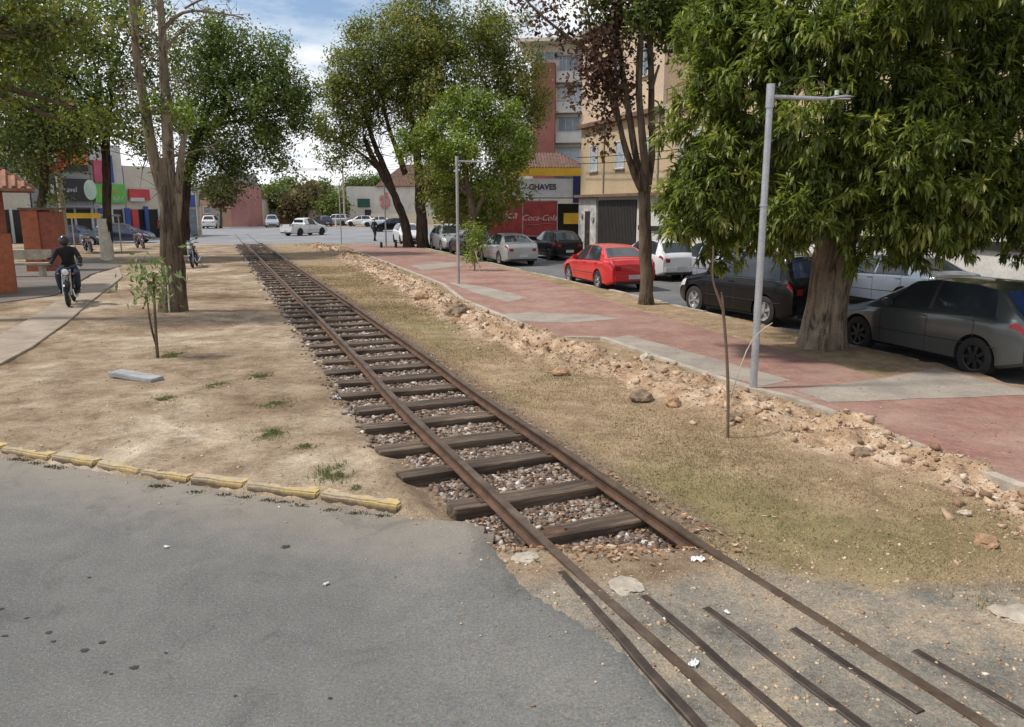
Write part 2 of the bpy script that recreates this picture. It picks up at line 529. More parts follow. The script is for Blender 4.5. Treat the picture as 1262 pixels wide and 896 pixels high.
m, nt_, b_ = new_mat('earth')
att = nt_.nodes.new('ShaderNodeAttribute'); att.attribute_name = 'zone'
att2 = nt_.nodes.new('ShaderNodeAttribute'); att2.attribute_name = 'zone2'
sp = nt_.nodes.new('ShaderNodeSeparateColor'); nt_.links.new(att.outputs['Color'], sp.inputs[0])
sp2 = nt_.nodes.new('ShaderNodeSeparateColor'); nt_.links.new(att2.outputs['Color'], sp2.inputs[0])
nbig = noise(nt_, 0.42, 9, 0.68, 0.5); nmid = noise(nt_, 2.6, 9, 0.72, 0.3); nfin = noise(nt_, 22, 5, 0.7); ngr = noise(nt_, 75, 3, 0.7)
dirt = ramp(nt_, nbig, [(0.33, (0.14, 0.092, 0.058)), (0.43, (0.225, 0.163, 0.108)), (0.54, (0.31, 0.238, 0.165)), (0.66, (0.44, 0.36, 0.27))])
dirt = mix(nt_, 0.95, dirt, ramp(nt_, nmid, [(0.3, (0.52, 0.47, 0.42)), (0.5, (1, 1, 1)), (0.7, (1.32, 1.32, 1.3))]), 'MULTIPLY')
turf = ramp(nt_, nmid, [(0.3, (0.18, 0.125, 0.075)), (0.5, (0.295, 0.21, 0.13)), (0.68, (0.40, 0.30, 0.19))])
green = ramp(nt_, nmid, [(0.35, (0.12, 0.11, 0.045)), (0.6, (0.21, 0.18, 0.08))])
soilc = ramp(nt_, nmid, [(0.33, (0.22, 0.135, 0.08)), (0.47, (0.40, 0.275, 0.175)), (0.62, (0.56, 0.44, 0.32))])
apr = ramp(nt_, noise(nt_, 1.1, 9, 0.7, 0.6), [(0.36, (0.10, 0.095, 0.085)), (0.43, (0.17, 0.155, 0.13)), (0.50, (0.22, 0.195, 0.158)), (0.58, (0.30, 0.245, 0.18)), (0.68, (0.37, 0.30, 0.22))])
col = mix(nt_, sp2.outputs[0], dirt, turf)
gf = mix(nt_, 1.0, sp.outputs[1], ramp(nt_, nfin, [(0.3, 0.35), (0.65, 1.0)]), 'MULTIPLY')
col = mix(nt_, gf, col, green)
col = mix(nt_, sp.outputs[0], col, soilc)
col = mix(nt_, sp2.outputs[1], col, ramp(nt_, nfin, [(0.3, (0.11, 0.08, 0.055)), (0.7, (0.27, 0.20, 0.145))]))
col = mix(nt_, sp.outputs[2], col, apr)
col = mix(nt_, 0.8, col, ramp(nt_, nfin, [(0.25, (0.62, 0.6, 0.56)), (0.5, (1, 1, 1)), (0.75, (1.3, 1.3, 1.3))]), 'MULTIPLY')
col = mix(nt_, 0.85, col, ramp(nt_, ngr, [(0.3, 0.55), (0.7, 1.4)]), 'MULTIPLY')
nt_.links.new(col, b_.inputs['Base Color'])
b_.inputs['Roughness'].default_value = 0.97
b_.inputs['Specular IOR Level'].default_value = 0.15
bump(nt_, b_, mix(nt_, 0.5, nfin, ngr), 0.7, 0.03)
MT['earth'] = m

xs = arr((-1500, -300, 200), (-300, -60, 24), (-60, -16, 1.0), (-16, -9, 0.25), (-9, 6.2, 0.075), (6.2, 12, 0.25), (12, 60, 2), (60, 300, 24), (300, 1500, 200))
ys = arr((-200, -10, 20), (-10, 2, 1), (2, 16, 0.075), (16, 32, 0.16), (32, 60, 0.4), (60, 130, 4), (130, 400, 30), (400, 3000, 200))
g = grid_mesh('ground', xs, ys, MT['earth']); tag(g, kind='structure')

def sheet(name, poly, z, mat, kind='structure'):
    mb = MB(); mb.add([(p[0], p[1], z) for p in poly], [])
    tri = tessellate_polygon([[Vector((p[0], p[1], 0)) for p in poly]])
    mb.f = [tuple(t) for t in tri]
    o = mb.build(name, mat)
    bm = bmesh.new(); bm.from_mesh(o.data)
    for f in bm.faces:
        if f.normal.z < 0: f.normal_flip()
    bm.to_mesh(o.data); bm.free()
    return tag(o, kind=kind)

# front road: old asphalt, stained, with worn pits
m, nt_, b_ = new_mat('old_asphalt')
nb = noise(nt_, 0.35, 6, 0.6, 0.3); nf = noise(nt_, 55, 5, 0.75); nm = noise(nt_, 3.5, 6, 0.65)
col = ramp(nt_, nb, [(0.32, (0.105, 0.105, 0.102)), (0.55, (0.142, 0.140, 0.134)), (0.7, (0.18, 0.172, 0.156))])
col = mix(nt_, 0.5, col, ramp(nt_, nm, [(0.3, 0.8), (0.7, 1.18)]), 'MULTIPLY')
col = mix(nt_, 0.9, col, ramp(nt_, nf, [(0.28, (0.5, 0.5, 0.5)), (0.5, (1, 1, 1)), (0.72, (1.55, 1.52, 1.45))]), 'MULTIPLY')
vor = nt_.nodes.new('ShaderNodeTexVoronoi'); vor.feature = 'F1'; vor.inputs['Scale'].default_value = 260
tc_ = nt_.nodes.new('ShaderNodeTexCoord'); nt_.links.new(tc_.outputs['Object'], vor.inputs['Vector'])
col = mix(nt_, 0.5, col, ramp(nt_, vor.outputs['Distance'], [(0.1, 1.3), (0.5, 0.75)]), 'MULTIPLY')
# dust washed off the verge lies along the kerb
ge = nt_.nodes.new('ShaderNodeSeparateXYZ'); nt_.links.new(tc_.outputs['Object'], ge.inputs[0])
ma = nt_.nodes.new('ShaderNodeMath'); ma.operation = 'MULTIPLY_ADD'; ma.inputs[1].default_value = 0.36
nt_.links.new(ge.outputs['X'], ma.inputs[0]); nt_.links.new(ge.outputs['Y'], ma.inputs[2])
dl = nt_.nodes.new('ShaderNodeMath'); dl.operation = 'MULTIPLY_ADD'; dl.inputs[1].default_value = 0.9; dl.inputs[2].default_value = -0.45
nt_.links.new(nm, dl.inputs[0])
ad = nt_.nodes.new('ShaderNodeMath'); ad.operation = 'ADD'; nt_.links.new(ma.outputs[0], ad.inputs[0]); nt_.links.new(dl.outputs[0], ad.inputs[1])
dustf = ramp(nt_, ad.outputs[0], [(0.0, 0.0), (1.0, 0.0)])
mr = nt_.nodes.new('ShaderNodeMapRange'); mr.inputs['From Min'].default_value = 4.7; mr.inputs['From Max'].default_value = 6.0
mr.inputs['To Max'].default_value = 0.62
nt_.links.new(ad.outputs[0], mr.inputs['Value'])
col = mix(nt_, mr.outputs[0], col, (0.27, 0.225, 0.17))
nt_.links.new(col, b_.inputs['Base Color']); b_.inputs['Roughness'].default_value = 0.9
bump(nt_, b_, nf, 0.35, 0.004)
vc = nt_.nodes.new('ShaderNodeTexVoronoi'); vc.feature = 'DISTANCE_TO_EDGE'; vc.inputs['Scale'].default_value = 0.9
wp = nt_.nodes.new('ShaderNodeVectorMath'); wp.operation = 'ADD'
wn_ = nt_.nodes.new('ShaderNodeTexNoise'); wn_.inputs['Scale'].default_value = 1.6; wn_.inputs['Detail'].default_value = 6
wm = nt_.nodes.new('ShaderNodeVectorMath'); wm.operation = 'SCALE'; wm.inputs['Scale'].default_value = 0.9
nt_.links.new(tc_.outputs['Object'], wn_.inputs['Vector']); nt_.links.new(wn_.outputs['Color'], wm.inputs[0]); nt_.links.new(tc_.outputs['Object'], wp.inputs[0]); nt_.links.new(wm.outputs[0], wp.inputs[1])
nt_.links.new(wp.outputs[0], vc.inputs['Vector'])
crk = ramp(nt_, vc.outputs['Distance'], [(0.0, 1.0), (0.007, 0.0)])
crk = mix(nt_, 1.0, crk, ramp(nt_, noise(nt_, 0.55, 4, 0.6), [(0.53, 0.0), (0.62, 0.6)]), 'MULTIPLY')
stain = ramp(nt_, noise(nt_, 1.1, 8, 0.7, 1.0), [(0.34, 0.72), (0.46, 1.0), (0.62, 1.0), (0.72, 1.16)])
c2_ = mix(nt_, 1.0, col, stain, 'MULTIPLY')
c2_ = mix(nt_, crk, c2_, (0.05, 0.046, 0.042))
peb = nt_.nodes.new('ShaderNodeTexVoronoi'); peb.feature = 'F1'; peb.inputs['Scale'].default_value = 75; nt_.links.new(tc_.outputs['Object'], peb.inputs['Vector'])
c2_ = mix(nt_, ramp(nt_, peb.outputs['Distance'], [(0.10, 0.55), (0.17, 0.0)]), c2_, peb.outputs['Color'])
c2_ = mix(nt_, 0.55, c2_, mix(nt_, 1.0, c2_, (0.98, 0.96, 0.92), 'MULTIPLY'))
nt_.links.new(c2_, b_.inputs['Base Color'])
MT['old_asphalt'] = m
RD = [(-90, 41)] + [(x, y + 0.02) for x, y in KERB_Y[:-1]] + [(-0.8, 6.5), (2.0, 5.2), (2.4, 2.0), (3.4, -2), (3.4, -60), (-90, -60)]
def road_mesh():
    xs = arr((-90, -20, 10), (-20, -2, 1.0), (-2, -1.03, 0.97), (-1.03, 3.4, 0.08)); ys = arr((-60, -4, 8), (-4, 1.6, 0.8), (1.6, 9, 0.08), (9, 45, 2))
    X, Y = np.meshgrid(xs, ys); d = sdist(X, Y, FRONT)
    Z = rise(X, Y, d) - 0.09 * sst((d + 0.0) / 0.16) * (X > -1.0)
    V = np.stack([X.ravel(), Y.ravel(), Z.ravel()], 1); nx = len(xs)
    i, j = np.meshgrid(np.arange(nx - 1), np.arange(len(ys) - 1)); a = (j * nx + i).ravel()
    F = np.stack([a, a + 1, a + nx + 1, a + nx], 1)
    cx_ = V[F].mean(axis=1); dd = sdist(cx_[:, 0], cx_[:, 1], FRONT)
    near = (cx_[:, 0] > -2) & (cx_[:, 1] > 1.6)
    keep = np.where(near, dd < 0.16, dd < 0.0)
    # left of the crossing the edge is cut exactly along the kerb
    left = cx_[:, 0] < -1.03
    keep &= ~left
    o = np_mesh('road', V, F[keep], MT['old_asphalt'], smooth=True); tag(o, kind='structure')
road_mesh()
RDL = [(-90, 41)] + [(x, y + 0.02) for x, y in KERB_Y[:-1]] + [(-1.0, 6.42), (-1.0, 1.6), (-1.0, -60), (-90, -60)]
sheet('road', [p if p[0] != -1.0 else (-1.03 + 0.0, p[1]) for p in RDL], 0.0, MT['old_asphalt'])
sheet('street', STREET, 0.0, MT['asphalt_far'])
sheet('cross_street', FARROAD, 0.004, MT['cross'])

# pavement of the right side: red pavers, grey bands, concrete edging
m, nt_, b_ = new_mat('red_pavers')
br = nt_.nodes.new('ShaderNodeTexBrick')
tcb = nt_.nodes.new('ShaderNodeTexCoord'); mpb = nt_.nodes.new('ShaderNodeMapping'); mpb.inputs['Rotation'].default_value = (0, 0, R(61))
nt_.links.new(tcb.outputs['Object'], mpb.inputs['Vector']); nt_.links.new(mpb.outputs['Vector'], br.inputs['Vector'])
br.inputs['Scale'].default_value = 5.0
br.inputs['Color1'].default_value = (0.285, 0.115, 0.088, 1); br.inputs['Color2'].default_value = (0.20, 0.078, 0.06, 1); br.inputs['Mortar'].default_value = (0.11, 0.075, 0.06, 1)
br.inputs['Mortar Size'].default_value = 0.02
nb = noise(nt_, 0.7, 7, 0.65); nm = noise(nt_, 4, 6, 0.65); nf = noise(nt_, 35, 4, 0.6)
col = mix(nt_, ramp(nt_, nb, [(0.36, 0.15), (0.68, 0.72)]), br.outputs['Color'], (0.34, 0.24, 0.185))
col = mix(nt_, 0.8, col, ramp(nt_, nm, [(0.3, 0.75), (0.7, 1.22)]), 'MULTIPLY')
col = mix(nt_, 0.5, col, ramp(nt_, nf, [(0.3, 0.7), (0.7, 1.3)]), 'MULTIPLY')
nt_.links.new(col, b_.inputs['Base Color']); b_.inputs['Roughness'].default_value = 0.9
bump(nt_, b_, nf, 0.25, 0.006)
MT['pavers'] = m
tag(MB().prism(INNER + OUTER, -0.05, 0.12).build('pavement', MT['pavers']), kind='structure')
# edging strip along the heap, standing a little proud
def offset_line(pts, d):
    o = []
    for i, p in enumerate(pts):
        a = Vector(pts[max(i - 1, 0)]); b = Vector(pts[min(i + 1, len(pts) - 1)])
        t = (b - a).normalized(); o.append((p[0] - t.y * d, p[1] + t.x * d))
    return o
def strip(mb, line, wd, z0, z1):
    o = offset_line(line, wd)
    for i in range(len(line) - 1):
        mb.prism([line[i], line[i + 1], o[i + 1], o[i]], z0, z1)
    return mb
mb = MB(); strip(mb, INNER[:-1], 0.13, -0.05, 0.135)
tag(mb.build('pavement_edging', MT['kerbc']), kind='structure')
for poly in ([(978, 481), (1085, 467), (1150, 454), (1206, 467), (1262, 480), (1262, 487), (1130, 492), (1022, 496)],
             [(746, 418), (775, 413), (975, 469), (940, 476), (860, 456)],
             [(610, 388), (650, 385), (735, 388), (765, 393), (700, 398), (632, 396)],
             [(550, 347), (600, 354), (650, 367), (626, 372), (588, 362)],
             [(506, 327), (560, 323), (572, 327), (520, 333)]):
    p0 = pxy(poly, 0.12); p = []
    for i in range(len(p0)):
        a_ = Vector(p0[i]); b_ = Vector(p0[(i + 1) % len(p0)]); k_ = max(1, int((b_ - a_).length / 0.12))
        for q_ in range(k_):
            c_ = a_.lerp(b_, q_ / k_); nn_ = Vector((mnoise.noise(Vector((c_.x * 2.2, c_.y * 2.2, 1))), mnoise.noise(Vector((c_.x * 2.2, c_.y * 2.2, 8))))) * 0.03 + Vector((mnoise.noise(Vector((c_.x * 9, c_.y * 9, 1))), mnoise.noise(Vector((c_.x * 9, c_.y * 9, 8))))) * 0.03
            p.append(tuple(c_ + nn_))
    sheet('paving_band', p, 0.124, MT['greyband'])
# kerb of the street and of its far side
mb = MB(); ya = list(np.arange(-6, 12.4, 0.9)) + [12.6]
mb2 = MB()
for y in np.arange(12.7, 56, 1.0):
    if random.random() < 0.07: continue
    mb2.prism([(street_x(y) - 0.16, y), (street_x(y) - 0.03, y), (street_x(y + .97) - 0.03, y + .97), (street_x(y + .97) - 0.16, y + .97)], -0.1, 0.105 + random.uniform(-.02, .015))
tag(mb2.build('street_kerb', MT['kerbc']), kind='structure')
FP = [(street_x(y) + 7.4, y) for y in (-20, 56)] + [(street_x(56) + 12.5, 56), (street_x(-20) + 12.5, -20)]
tag(MB().prism(FP, -0.1, 0.14).build('far_pavement', MT['concrete']), kind='structure')
tag(MB().prism(PATH, -0.05, 0.13).build('path', MT['concrete'], bevel=0.01), kind='structure')
tag(MB().prism(pxy([(-400, 420), (0, 373), (70, 363), (112, 338), (150, 327), (120, 318), (-80, 330), (-400, 345)], 0.12), -0.05, 0.12).build('kiosk_floor', surf('shade_toned_floor', (0.16, 0.135, 0.11), (0.10, 0.085, 0.07), 1.2, 0.9), bevel=0.01), kind='structure')  # the kiosk's shade is put into this darker floor colour

# ------------------------------------------------------------------ yellow kerb stones along the front road
m = surf('worn_yellow_paint', (0.46, 0.34, 0.14), (0.35, 0.28, 0.19), 3.2, 0.9, 0.5, 0.01, 26, lo=0.42, hi=0.56)
nt_ = m.node_tree; b_ = nt_.nodes['Principled BSDF']; src = b_.inputs['Base Color'].links[0].from_socket
tcn = nt_.nodes.new('ShaderNodeTexCoord'); sx = nt_.nodes.new('ShaderNodeSeparateXYZ'); nt_.links.new(tcn.outputs['Object'], sx.inputs[0])
wn = nt_.nodes.new('ShaderNodeMath'); wn.operation = 'MULTIPLY_ADD'; wn.inputs[1].default_value = 0.07; nt_.links.new(noise(nt_, 9, 5, 0.6), wn.inputs[0]); nt_.links.new(sx.outputs['Z'], wn.inputs[2])
fz = nt_.nodes.new('ShaderNodeMapRange'); fz.inputs['From Min'].default_value = 0.085; fz.inputs['From Max'].default_value = 0.115; nt_.links.new(wn.outputs[0], fz.inputs['Value'])
nt_.links.new(mix(nt_, fz.outputs[0], (0.12, 0.085, 0.055), src), b_.inputs['Base Color'])   # unpainted muddy face below the painted top
MT['ykerb'] = m
kp = [Vector((p[0], p[1], 0)) for p in KERB_Y]
cuts = [(-160, 527), (-80, 544), (0, 560), (62, 570), (118, 579), (172, 588), (233, 597), (302, 607), (393, 618), (494, 634)]
kq = pxy(cuts)
for i in range(len(kq) - 1):
    a = Vector(kq[i]); b = Vector(kq[i + 1]); t = (b - a).normalized(); nrm = Vector((-t.y, t.x))
    a2 = a + t * 0.012; b2 = b - t * random.uniform(0.01, 0.03)
    c = (a2 + b2) / 2; L = (b2 - a2).length
    o = MB().box((0, 0, 0), (L, 0.145, 0.2)).build('kerb_stone', MT['ykerb'])
    bm = bmesh.new(); bm.from_mesh(o.data)
    bmesh.ops.bevel(bm, geom=list(bm.edges), offset=0.016, segments=2, affect='EDGES')
    bmesh.ops.subdivide_edges(bm, edges=[e for e in bm.edges if e.calc_length() > 0.2], cuts=12)
    for v in bm.verts:
        v.co += Vector((0, 1, 1)) * 0.007 * mnoise.noise(Vector((v.co.x * 7 + i * 5, v.co.y * 9, v.co.z * 9)))
    bm.to_mesh(o.data); bm.free()
    o.location = (c.x + nrm.x * 0.07, c.y + nrm.y * 0.07, -0.022 + random.uniform(-.008, .008))
    o.rotation_euler = (random.uniform(-.03, .03), 0, math.atan2(t.y, t.x) + random.uniform(-.012, .012))
    if i == len(kq) - 2: tag(o, 'worn yellow kerb stone at the end of the row nearest the railway track', 'kerb stone', 'yellow kerb stones along the front road')
    elif i == len(kq) - 3: tag(o, 'worn yellow kerb stone second from the railway track end of the row', 'kerb stone', 'yellow kerb stones along the front road')
    elif i == len(kq) - 4: tag(o, 'bright yellow kerb stone third from the railway track end, dark gap beside it', 'kerb stone', 'yellow kerb stones along the front road')
    else: tag(o, ['', '', '', '', 'fourth', 'fifth', 'sixth', 'seventh', 'eighth', 'ninth', 'tenth'][len(kq) - 1 - i] + ' worn yellow kerb stone counted from the railway track end of the row', 'kerb stone', 'yellow kerb stones along the front road')

# ------------------------------------------------------------------ the railway track
m, nt_, b_ = new_mat('weathered_sleeper_wood')
oi = nt_.nodes.new('ShaderNodeObjectInfo')
g1 = noise(nt_, 9, 7, 0.65, 0.4, stretch=(0.12, 1.6, 1.6)); g2 = noise(nt_, 3, 5, 0.6)
col = ramp(nt_, g1, [(0.32, (0.022, 0.016, 0.012)), (0.5, (0.085, 0.063, 0.046)), (0.70, (0.21, 0.165, 0.125))])
col = mix(nt_, 0.6, col, ramp(nt_, g2, [(0.3, 0.7), (0.7, 1.2)]), 'MULTIPLY')
col = mix(nt_, 0.55, col, ramp(nt_, oi.outputs['Random'], [(0.0, (0.62, 0.55, 0.5)), (0.5, (1.0, 0.86, 0.74)), (1.0, (1.25, 1.15, 1.0))]), 'MULTIPLY')
nt_.links.new(col, b_.inputs['Base Color']); b_.inputs['Roughness'].default_value = 0.92
bump(nt_, b_, g1, 0.9, 0.02)
MT['sleeper'] = m
def tdir(y):
    a = Vector((float(track_x(y - .3)), y - .3)); b = Vector((float(track_x(y + .3)), y + .3))
    return (b - a).normalized()
def rail(side, label):
    root = thing('rail', label, 'rail', (0, 0, 0), 0, 'the two rails of the track')
    prof_head = [(-.033, 0), (.033, 0), (.035, -.006), (.035, -.022), (.028, -.032), (-.028, -.032), (-.035, -.022), (-.035, -.006)]
    prof_web = [(-.012, -.03), (.012, -.03), (.013, -.088), (.056, -.098), (.056, -.108), (-.056, -.108), (-.056, -.098), (-.013, -.088)]
    yy = list(np.arange(1.0, 12, 0.25)) + list(np.arange(12, 76, 0.8))
    for prof, nm_, mt in ((prof_head, 'rail_head', MT['railtop']), (prof_web, 'rail_web', MT['rust'])):
        vs = []; fs = []; n = len(prof)
        for i, y in enumerate(yy):
            t = tdir(y); nx_, ny_ = t.y, -t.x
            cx_ = float(track_x(y)) + nx_ * side * 0.54; cy_ = y + ny_ * side * 0.54
            z = float(rail_z(y)) if y < 52 else float(rail_z(y)) - 0.205 * min(1, (y - 52) / 5)
            for (u, v) in prof:
                vs.append((cx_ + nx_ * u, cy_ + ny_ * u, z + v))
        for i in range(len(yy) - 1):
            for k in range(n):
                a = i * n + k; b = i * n + (k + 1) % n
                fs.append((a, b, b + n, a + n))
        MB().add(vs, fs).build(nm_, mt, root, smooth=True)
rail(-1, 'long rusty steel rail, the left one, nearer the bare dirt')
rail(1, 'long rusty steel rail, the right one, nearer the dry grass')

def sleeper_mesh(seed):
    r_ = random.Random(seed)
    o = MB().box((0, 0, 0), (1.84, 0.21, 0.15))
    me = bpy.data.meshes.new('sleeper')
    me.from_pydata(o.v, [], o.f)
    bm = bmesh.new(); bm.from_mesh(me)
    bmesh.ops.recalc_face_normals(bm, faces=bm.faces)
    bmesh.ops.bevel(bm, geom=list(bm.edges), offset=0.012, segments=1, affect='EDGES')
    bmesh.ops.subdivide_edges(bm, edges=[e for e in bm.edges if e.calc_length() > 1], cuts=16)
    bmesh.ops.subdivide_edges(bm, edges=[e for e in bm.edges if e.calc_length() > 0.14], cuts=2)
    for v in bm.verts:
        q = Vector((v.co.x * 2.2 + seed * 3, v.co.y * 6, v.co.z * 7))
        v.co += Vector((0.3, 1, 0.8)) * 0.014 * mnoise.noise(q) + Vector((0, 0.5, 1)) * 0.007 * mnoise.noise(q * 4)
        if abs(v.co.x) > 0.85: v.co.x += 0.03 * mnoise.noise(Vector((seed, v.co.y * 25, v.co.z * 18)))
    bm.to_mesh(me); bm.free()
    me.materials.append(MT['sleeper'])
    return me
def plate_mesh():
    mb = MB().box((0, 0, 0), (0.2, 0.14, 0.008)).cyl((-0.085, 0.045, 0), (-0.085, 0.045, 0.026), 0.012, 6).cyl((0.085, -0.045, 0), (0.085, -0.045, 0.026), 0.012, 6)
    me = bpy.data.meshes.new('rail_plate'); me.from_pydata(mb.v, [], mb.f); me.materials.append(MT['rust']); return me
SM = [sleeper_mesh(i) for i in range(7)]; PM = plate_mesh()
ysl = [5.98, 6.66]
while ysl[-1] < 53: ysl.append(ysl[-1] + 0.80 * (1 + random.uniform(-.07, .07)))
for i, y in enumerate(ysl):
    o = bpy.data.objects.new('sleeper', SM[i % 7]); C.objects.link(o)
    t = tdir(y)
    sc = random.uniform(0.95, 1.05)
    off = random.uniform(-.24, -.12) if i > 1 else .02
    zt = float(rail_z(y)) - 0.108
    o.scale = (sc, random.uniform(.92, 1.12), 1)
    o.location = (float(track_x(y)) + t.y * off, y - t.x * off, zt - 0.075 - random.uniform(0.0, 0.006))
    o.rotation_euler = (random.uniform(-.02, .02), 0, math.atan2(-t.x, t.y) + random.uniform(-.035, .035) + (PI if i % 2 else 0))
    if i == 0:
        o.location = (float(track_x(y)) + t.y * .28, y - t.x * .28, zt - 0.09); o.rotation_euler[2] = math.atan2(-t.x, t.y)
    lab = {0: 'pale grey wooden sleeper half sunk in dirt, nearest of all to the crossing', 1: 'thick brown wooden sleeper with a split left end, second from the crossing', 2: 'dark wooden sleeper, third from the crossing'}.get(i, (['fourth', 'fifth', 'sixth', 'seventh', 'eighth', 'ninth', 'tenth'][i - 3] + ' dark weathered wooden sleeper counted from the crossing') if i < 10 else 'dark weathered wooden sleeper further up the track')
    tag(o, lab, 'sleeper', 'wooden sleepers under the rails')
    if i < 14:
        for s_ in (-1, 1):
            p = bpy.data.objects.new('rail_plate', PM); C.objects.link(p); p.parent = o
            p.location = ((s_ * 0.54 - off * (1 if i % 2 == 0 else -1)) / sc, 0, 0.078); p.scale = (1 / sc, 1, 1)

# steel strips let into the crossing either side of each rail
def flat_strip(pts, label, zoff=0.0):
    P = []
    for i in range(len(pts) - 1):
        a = Vector(pts[i]); b = Vector(pts[i + 1])
        n = max(2, int((b - a).length / 0.12))
        P += [a.lerp(b, k / n) for k in range(n)]
    P.append(Vector(pts[-1]))
    vs = []; fs = []
    for i, p in enumerate(P):
        a = P[max(0, i - 1)]; b = P[min(len(P) - 1, i + 1)]; t = (b - a).normalized(); n_ = Vector((t.y, -t.x))
        sink = 0.007 * max(0, 1 - i / 3.0)
        wob = 0.007 * mnoise.noise(Vector((p.y * 3, zoff, 0)))
        for (u, z) in ((-.031, -.08), (-.032, .006), (-.024, .012), (.024, .012), (.032, .006), (.031, -.08)):
            vs.append((p.x + n_.x * (u + wob), p.y + n_.y * (u + wob), 0.098 + z - (sink if z > 0 else 0) + 0.005 * mnoise.noise(Vector((p.y * 2, 7, 0)))))
    for i in range(len(P) - 1):
        for k in range(5):
            a = i * 6 + k; fs.append((a, a + 1, a + 7, a + 6))
    fs.append(tuple(range(6))); fs.append(tuple((len(P) - 1) * 6 + k for k in range(6)))
    tag(MB().add(vs, fs).build('steel_strip', MT['strip']), label, 'steel strip', 'guard strips in the crossing')
flat_strip([(0.345, 5.0), (0.92, 3.36), (1.62, 1.5)], 'rusty flat steel strip left of the left rail, edge of the asphalt')
flat_strip([(0.865, 4.66), (1.385, 3.36), (2.1, 1.6)], 'rusty flat steel strip just right of the left rail, bent near its start')
flat_strip([(1.235, 4.50), (1.72, 3.36), (2.4, 1.8)], 'rusty flat steel strip in the middle between the two rails')
flat_strip([(1.70, 4.25), (1.88, 3.84), (2.06, 3.46)], 'short rusty steel strip just left of the right rail')
flat_strip([(2.32, 4.02), (2.57, 3.45), (3.3, 1.8)], 'rusty flat steel strip right of the right rail')

# ------------------------------------------------------------------ stones and litter
def stones(name, P, S, mat, seed=1, flat=0.7, kind='stuff', label=None, cat=None, parent=None):
    r = np.random.default_rng(seed)
    base = np.array([(1, 1, 1), (-1, 1, 1), (-1, -1, 1), (1, -1, 1), (1, 1, -1), (-1, 1, -1), (-1, -1, -1), (1, -1, -1)], float) * 0.5
    F0 = np.array([(0, 1, 2, 3), (7, 6, 5, 4), (0, 4, 5, 1), (1, 5, 6, 2), (2, 6, 7, 3), (3, 7, 4, 0)])
    n = len(P)
    V = base[None] * (1 + r.uniform(-.45, .45, (n, 8, 3)))
    V[:, :, 2] *= flat
    V *= r.uniform(0.7, 1.3, (n, 1, 3))
    a = r.uniform(0, 2 * PI, n); ca, sa = np.cos(a), np.sin(a)
    bt = r.uniform(-.6, .6, n); cb, sb = np.cos(bt), np.sin(bt)
    x, y, z = V[..., 0].copy(), V[..., 1].copy(), V[..., 2].copy()
    y, z = y * cb[:, None] - z * sb[:, None], y * sb[:, None] + z * cb[:, None]
    x, y = x * ca[:, None] - y * sa[:, None], x * sa[:, None] + y * ca[:, None]
    V = np.stack([x, y, z], 2) * S[:, None, None] + P[:, None, :]
    F = (F0[None] + (np.arange(n) * 8)[:, None, None]).reshape(-1, 4)
    col = np.repeat(r.random(n), 8)
    A = np.stack([col, col, col, np.ones_like(col)], 1)
    o = np_mesh(name, V.reshape(-1, 3), F, mat, attr={'leaf': A})
    tag(o, label, cat, kind=kind)
    return o
def stonemat(name, stops, rough=0.9):
    m, nt, b = new_mat(name)
    a = nt.nodes.new('ShaderNodeAttribute'); a.attribute_name = 'leaf'
    col = ramp(nt, a.outputs['Fac'], stops)
    f = noise(nt, 60, 4, 0.6)
    col = mix(nt, 0.6, col, ramp(nt, f, [(0.3, 0.7), (0.7, 1.25)]), 'MULTIPLY')
    nt.links.new(col, b.inputs['Base Color']); b.inputs['Roughness'].default_value = rough
    bump(nt, b, f, 0.5, 0.005)
    return m
MT['ballast'] = stonemat('ballast_stone', [(0.0, (0.06, 0.042, 0.032)), (0.3, (0.13, 0.085, 0.062)), (0.58, (0.22, 0.165, 0.13)), (0.9, (0.34, 0.285, 0.24)), (1.0, (0.66, 0.62, 0.56))])
MT['clod'] = stonemat('earth_clod', [(0.0, (0.20, 0.12, 0.07)), (0.5, (0.40, 0.27, 0.17)), (0.9, (0.52, 0.39, 0.265)), (1.0, (0.64, 0.54, 0.43))])
def scatter(n, fx, seed):
    r = np.random.default_rng(seed); return fx(n, r)
r_ = np.random.default_rng(5)
n = 30000
yb = 4.4 + 49 * r_.random(n) ** 2.0
u = r_.uniform(-1.0, 1.0, n); u = np.where(r_.random(n) < 0.13, r_.normal(-1.0, 0.14, n), u)
u = np.where((u > 0.6), 0.7 * r_.random(n) - .2, u)
u = np.where((yb < 7.8) & (u < -.9), -.9 * r_.random(n), u); kk = yb > 5.6; yb = yb[kk]; u = u[kk]; n = len(yb)
xb = track_x(yb) + u
zb = height(xb, yb) + 0.004
sz = r_.uniform(0.014, 0.04, n) * (1 + yb / 30)
stones('ballast', np.stack([xb, yb, zb], 1), sz, MT['ballast'], 2)
# clods of the spoil heap
n = 12000
ml = np.array(MOUND); seg = np.hypot(*np.diff(ml, axis=0).T); cum = np.concatenate([[0], np.cumsum(seg)])
t = cum[-1] * (1 - r_.random(n) ** 1.7)      # more at the near end of the list
t = cum[-1] - t
t = cum[-1] - cum[-1] * (r_.random(n) ** 1.8)
xm = np.interp(t, cum, ml[:, 0]); ym = np.interp(t, cum, ml[:, 1])
xm = xm + r_.normal(0, 0.5, n); ym = ym + r_.normal(0, 0.2, n)
keep = ~inside(xm, ym, INNER + OUTER)
xm, ym = xm[keep], ym[keep]
sz = 0.008 + 0.075 * r_.random(len(xm)) ** 18 + 0.0006 * ym
stones('soil_clods', np.stack([xm, ym, height(xm, ym) + sz * 0.2], 1), sz, MT['clod'], 3)
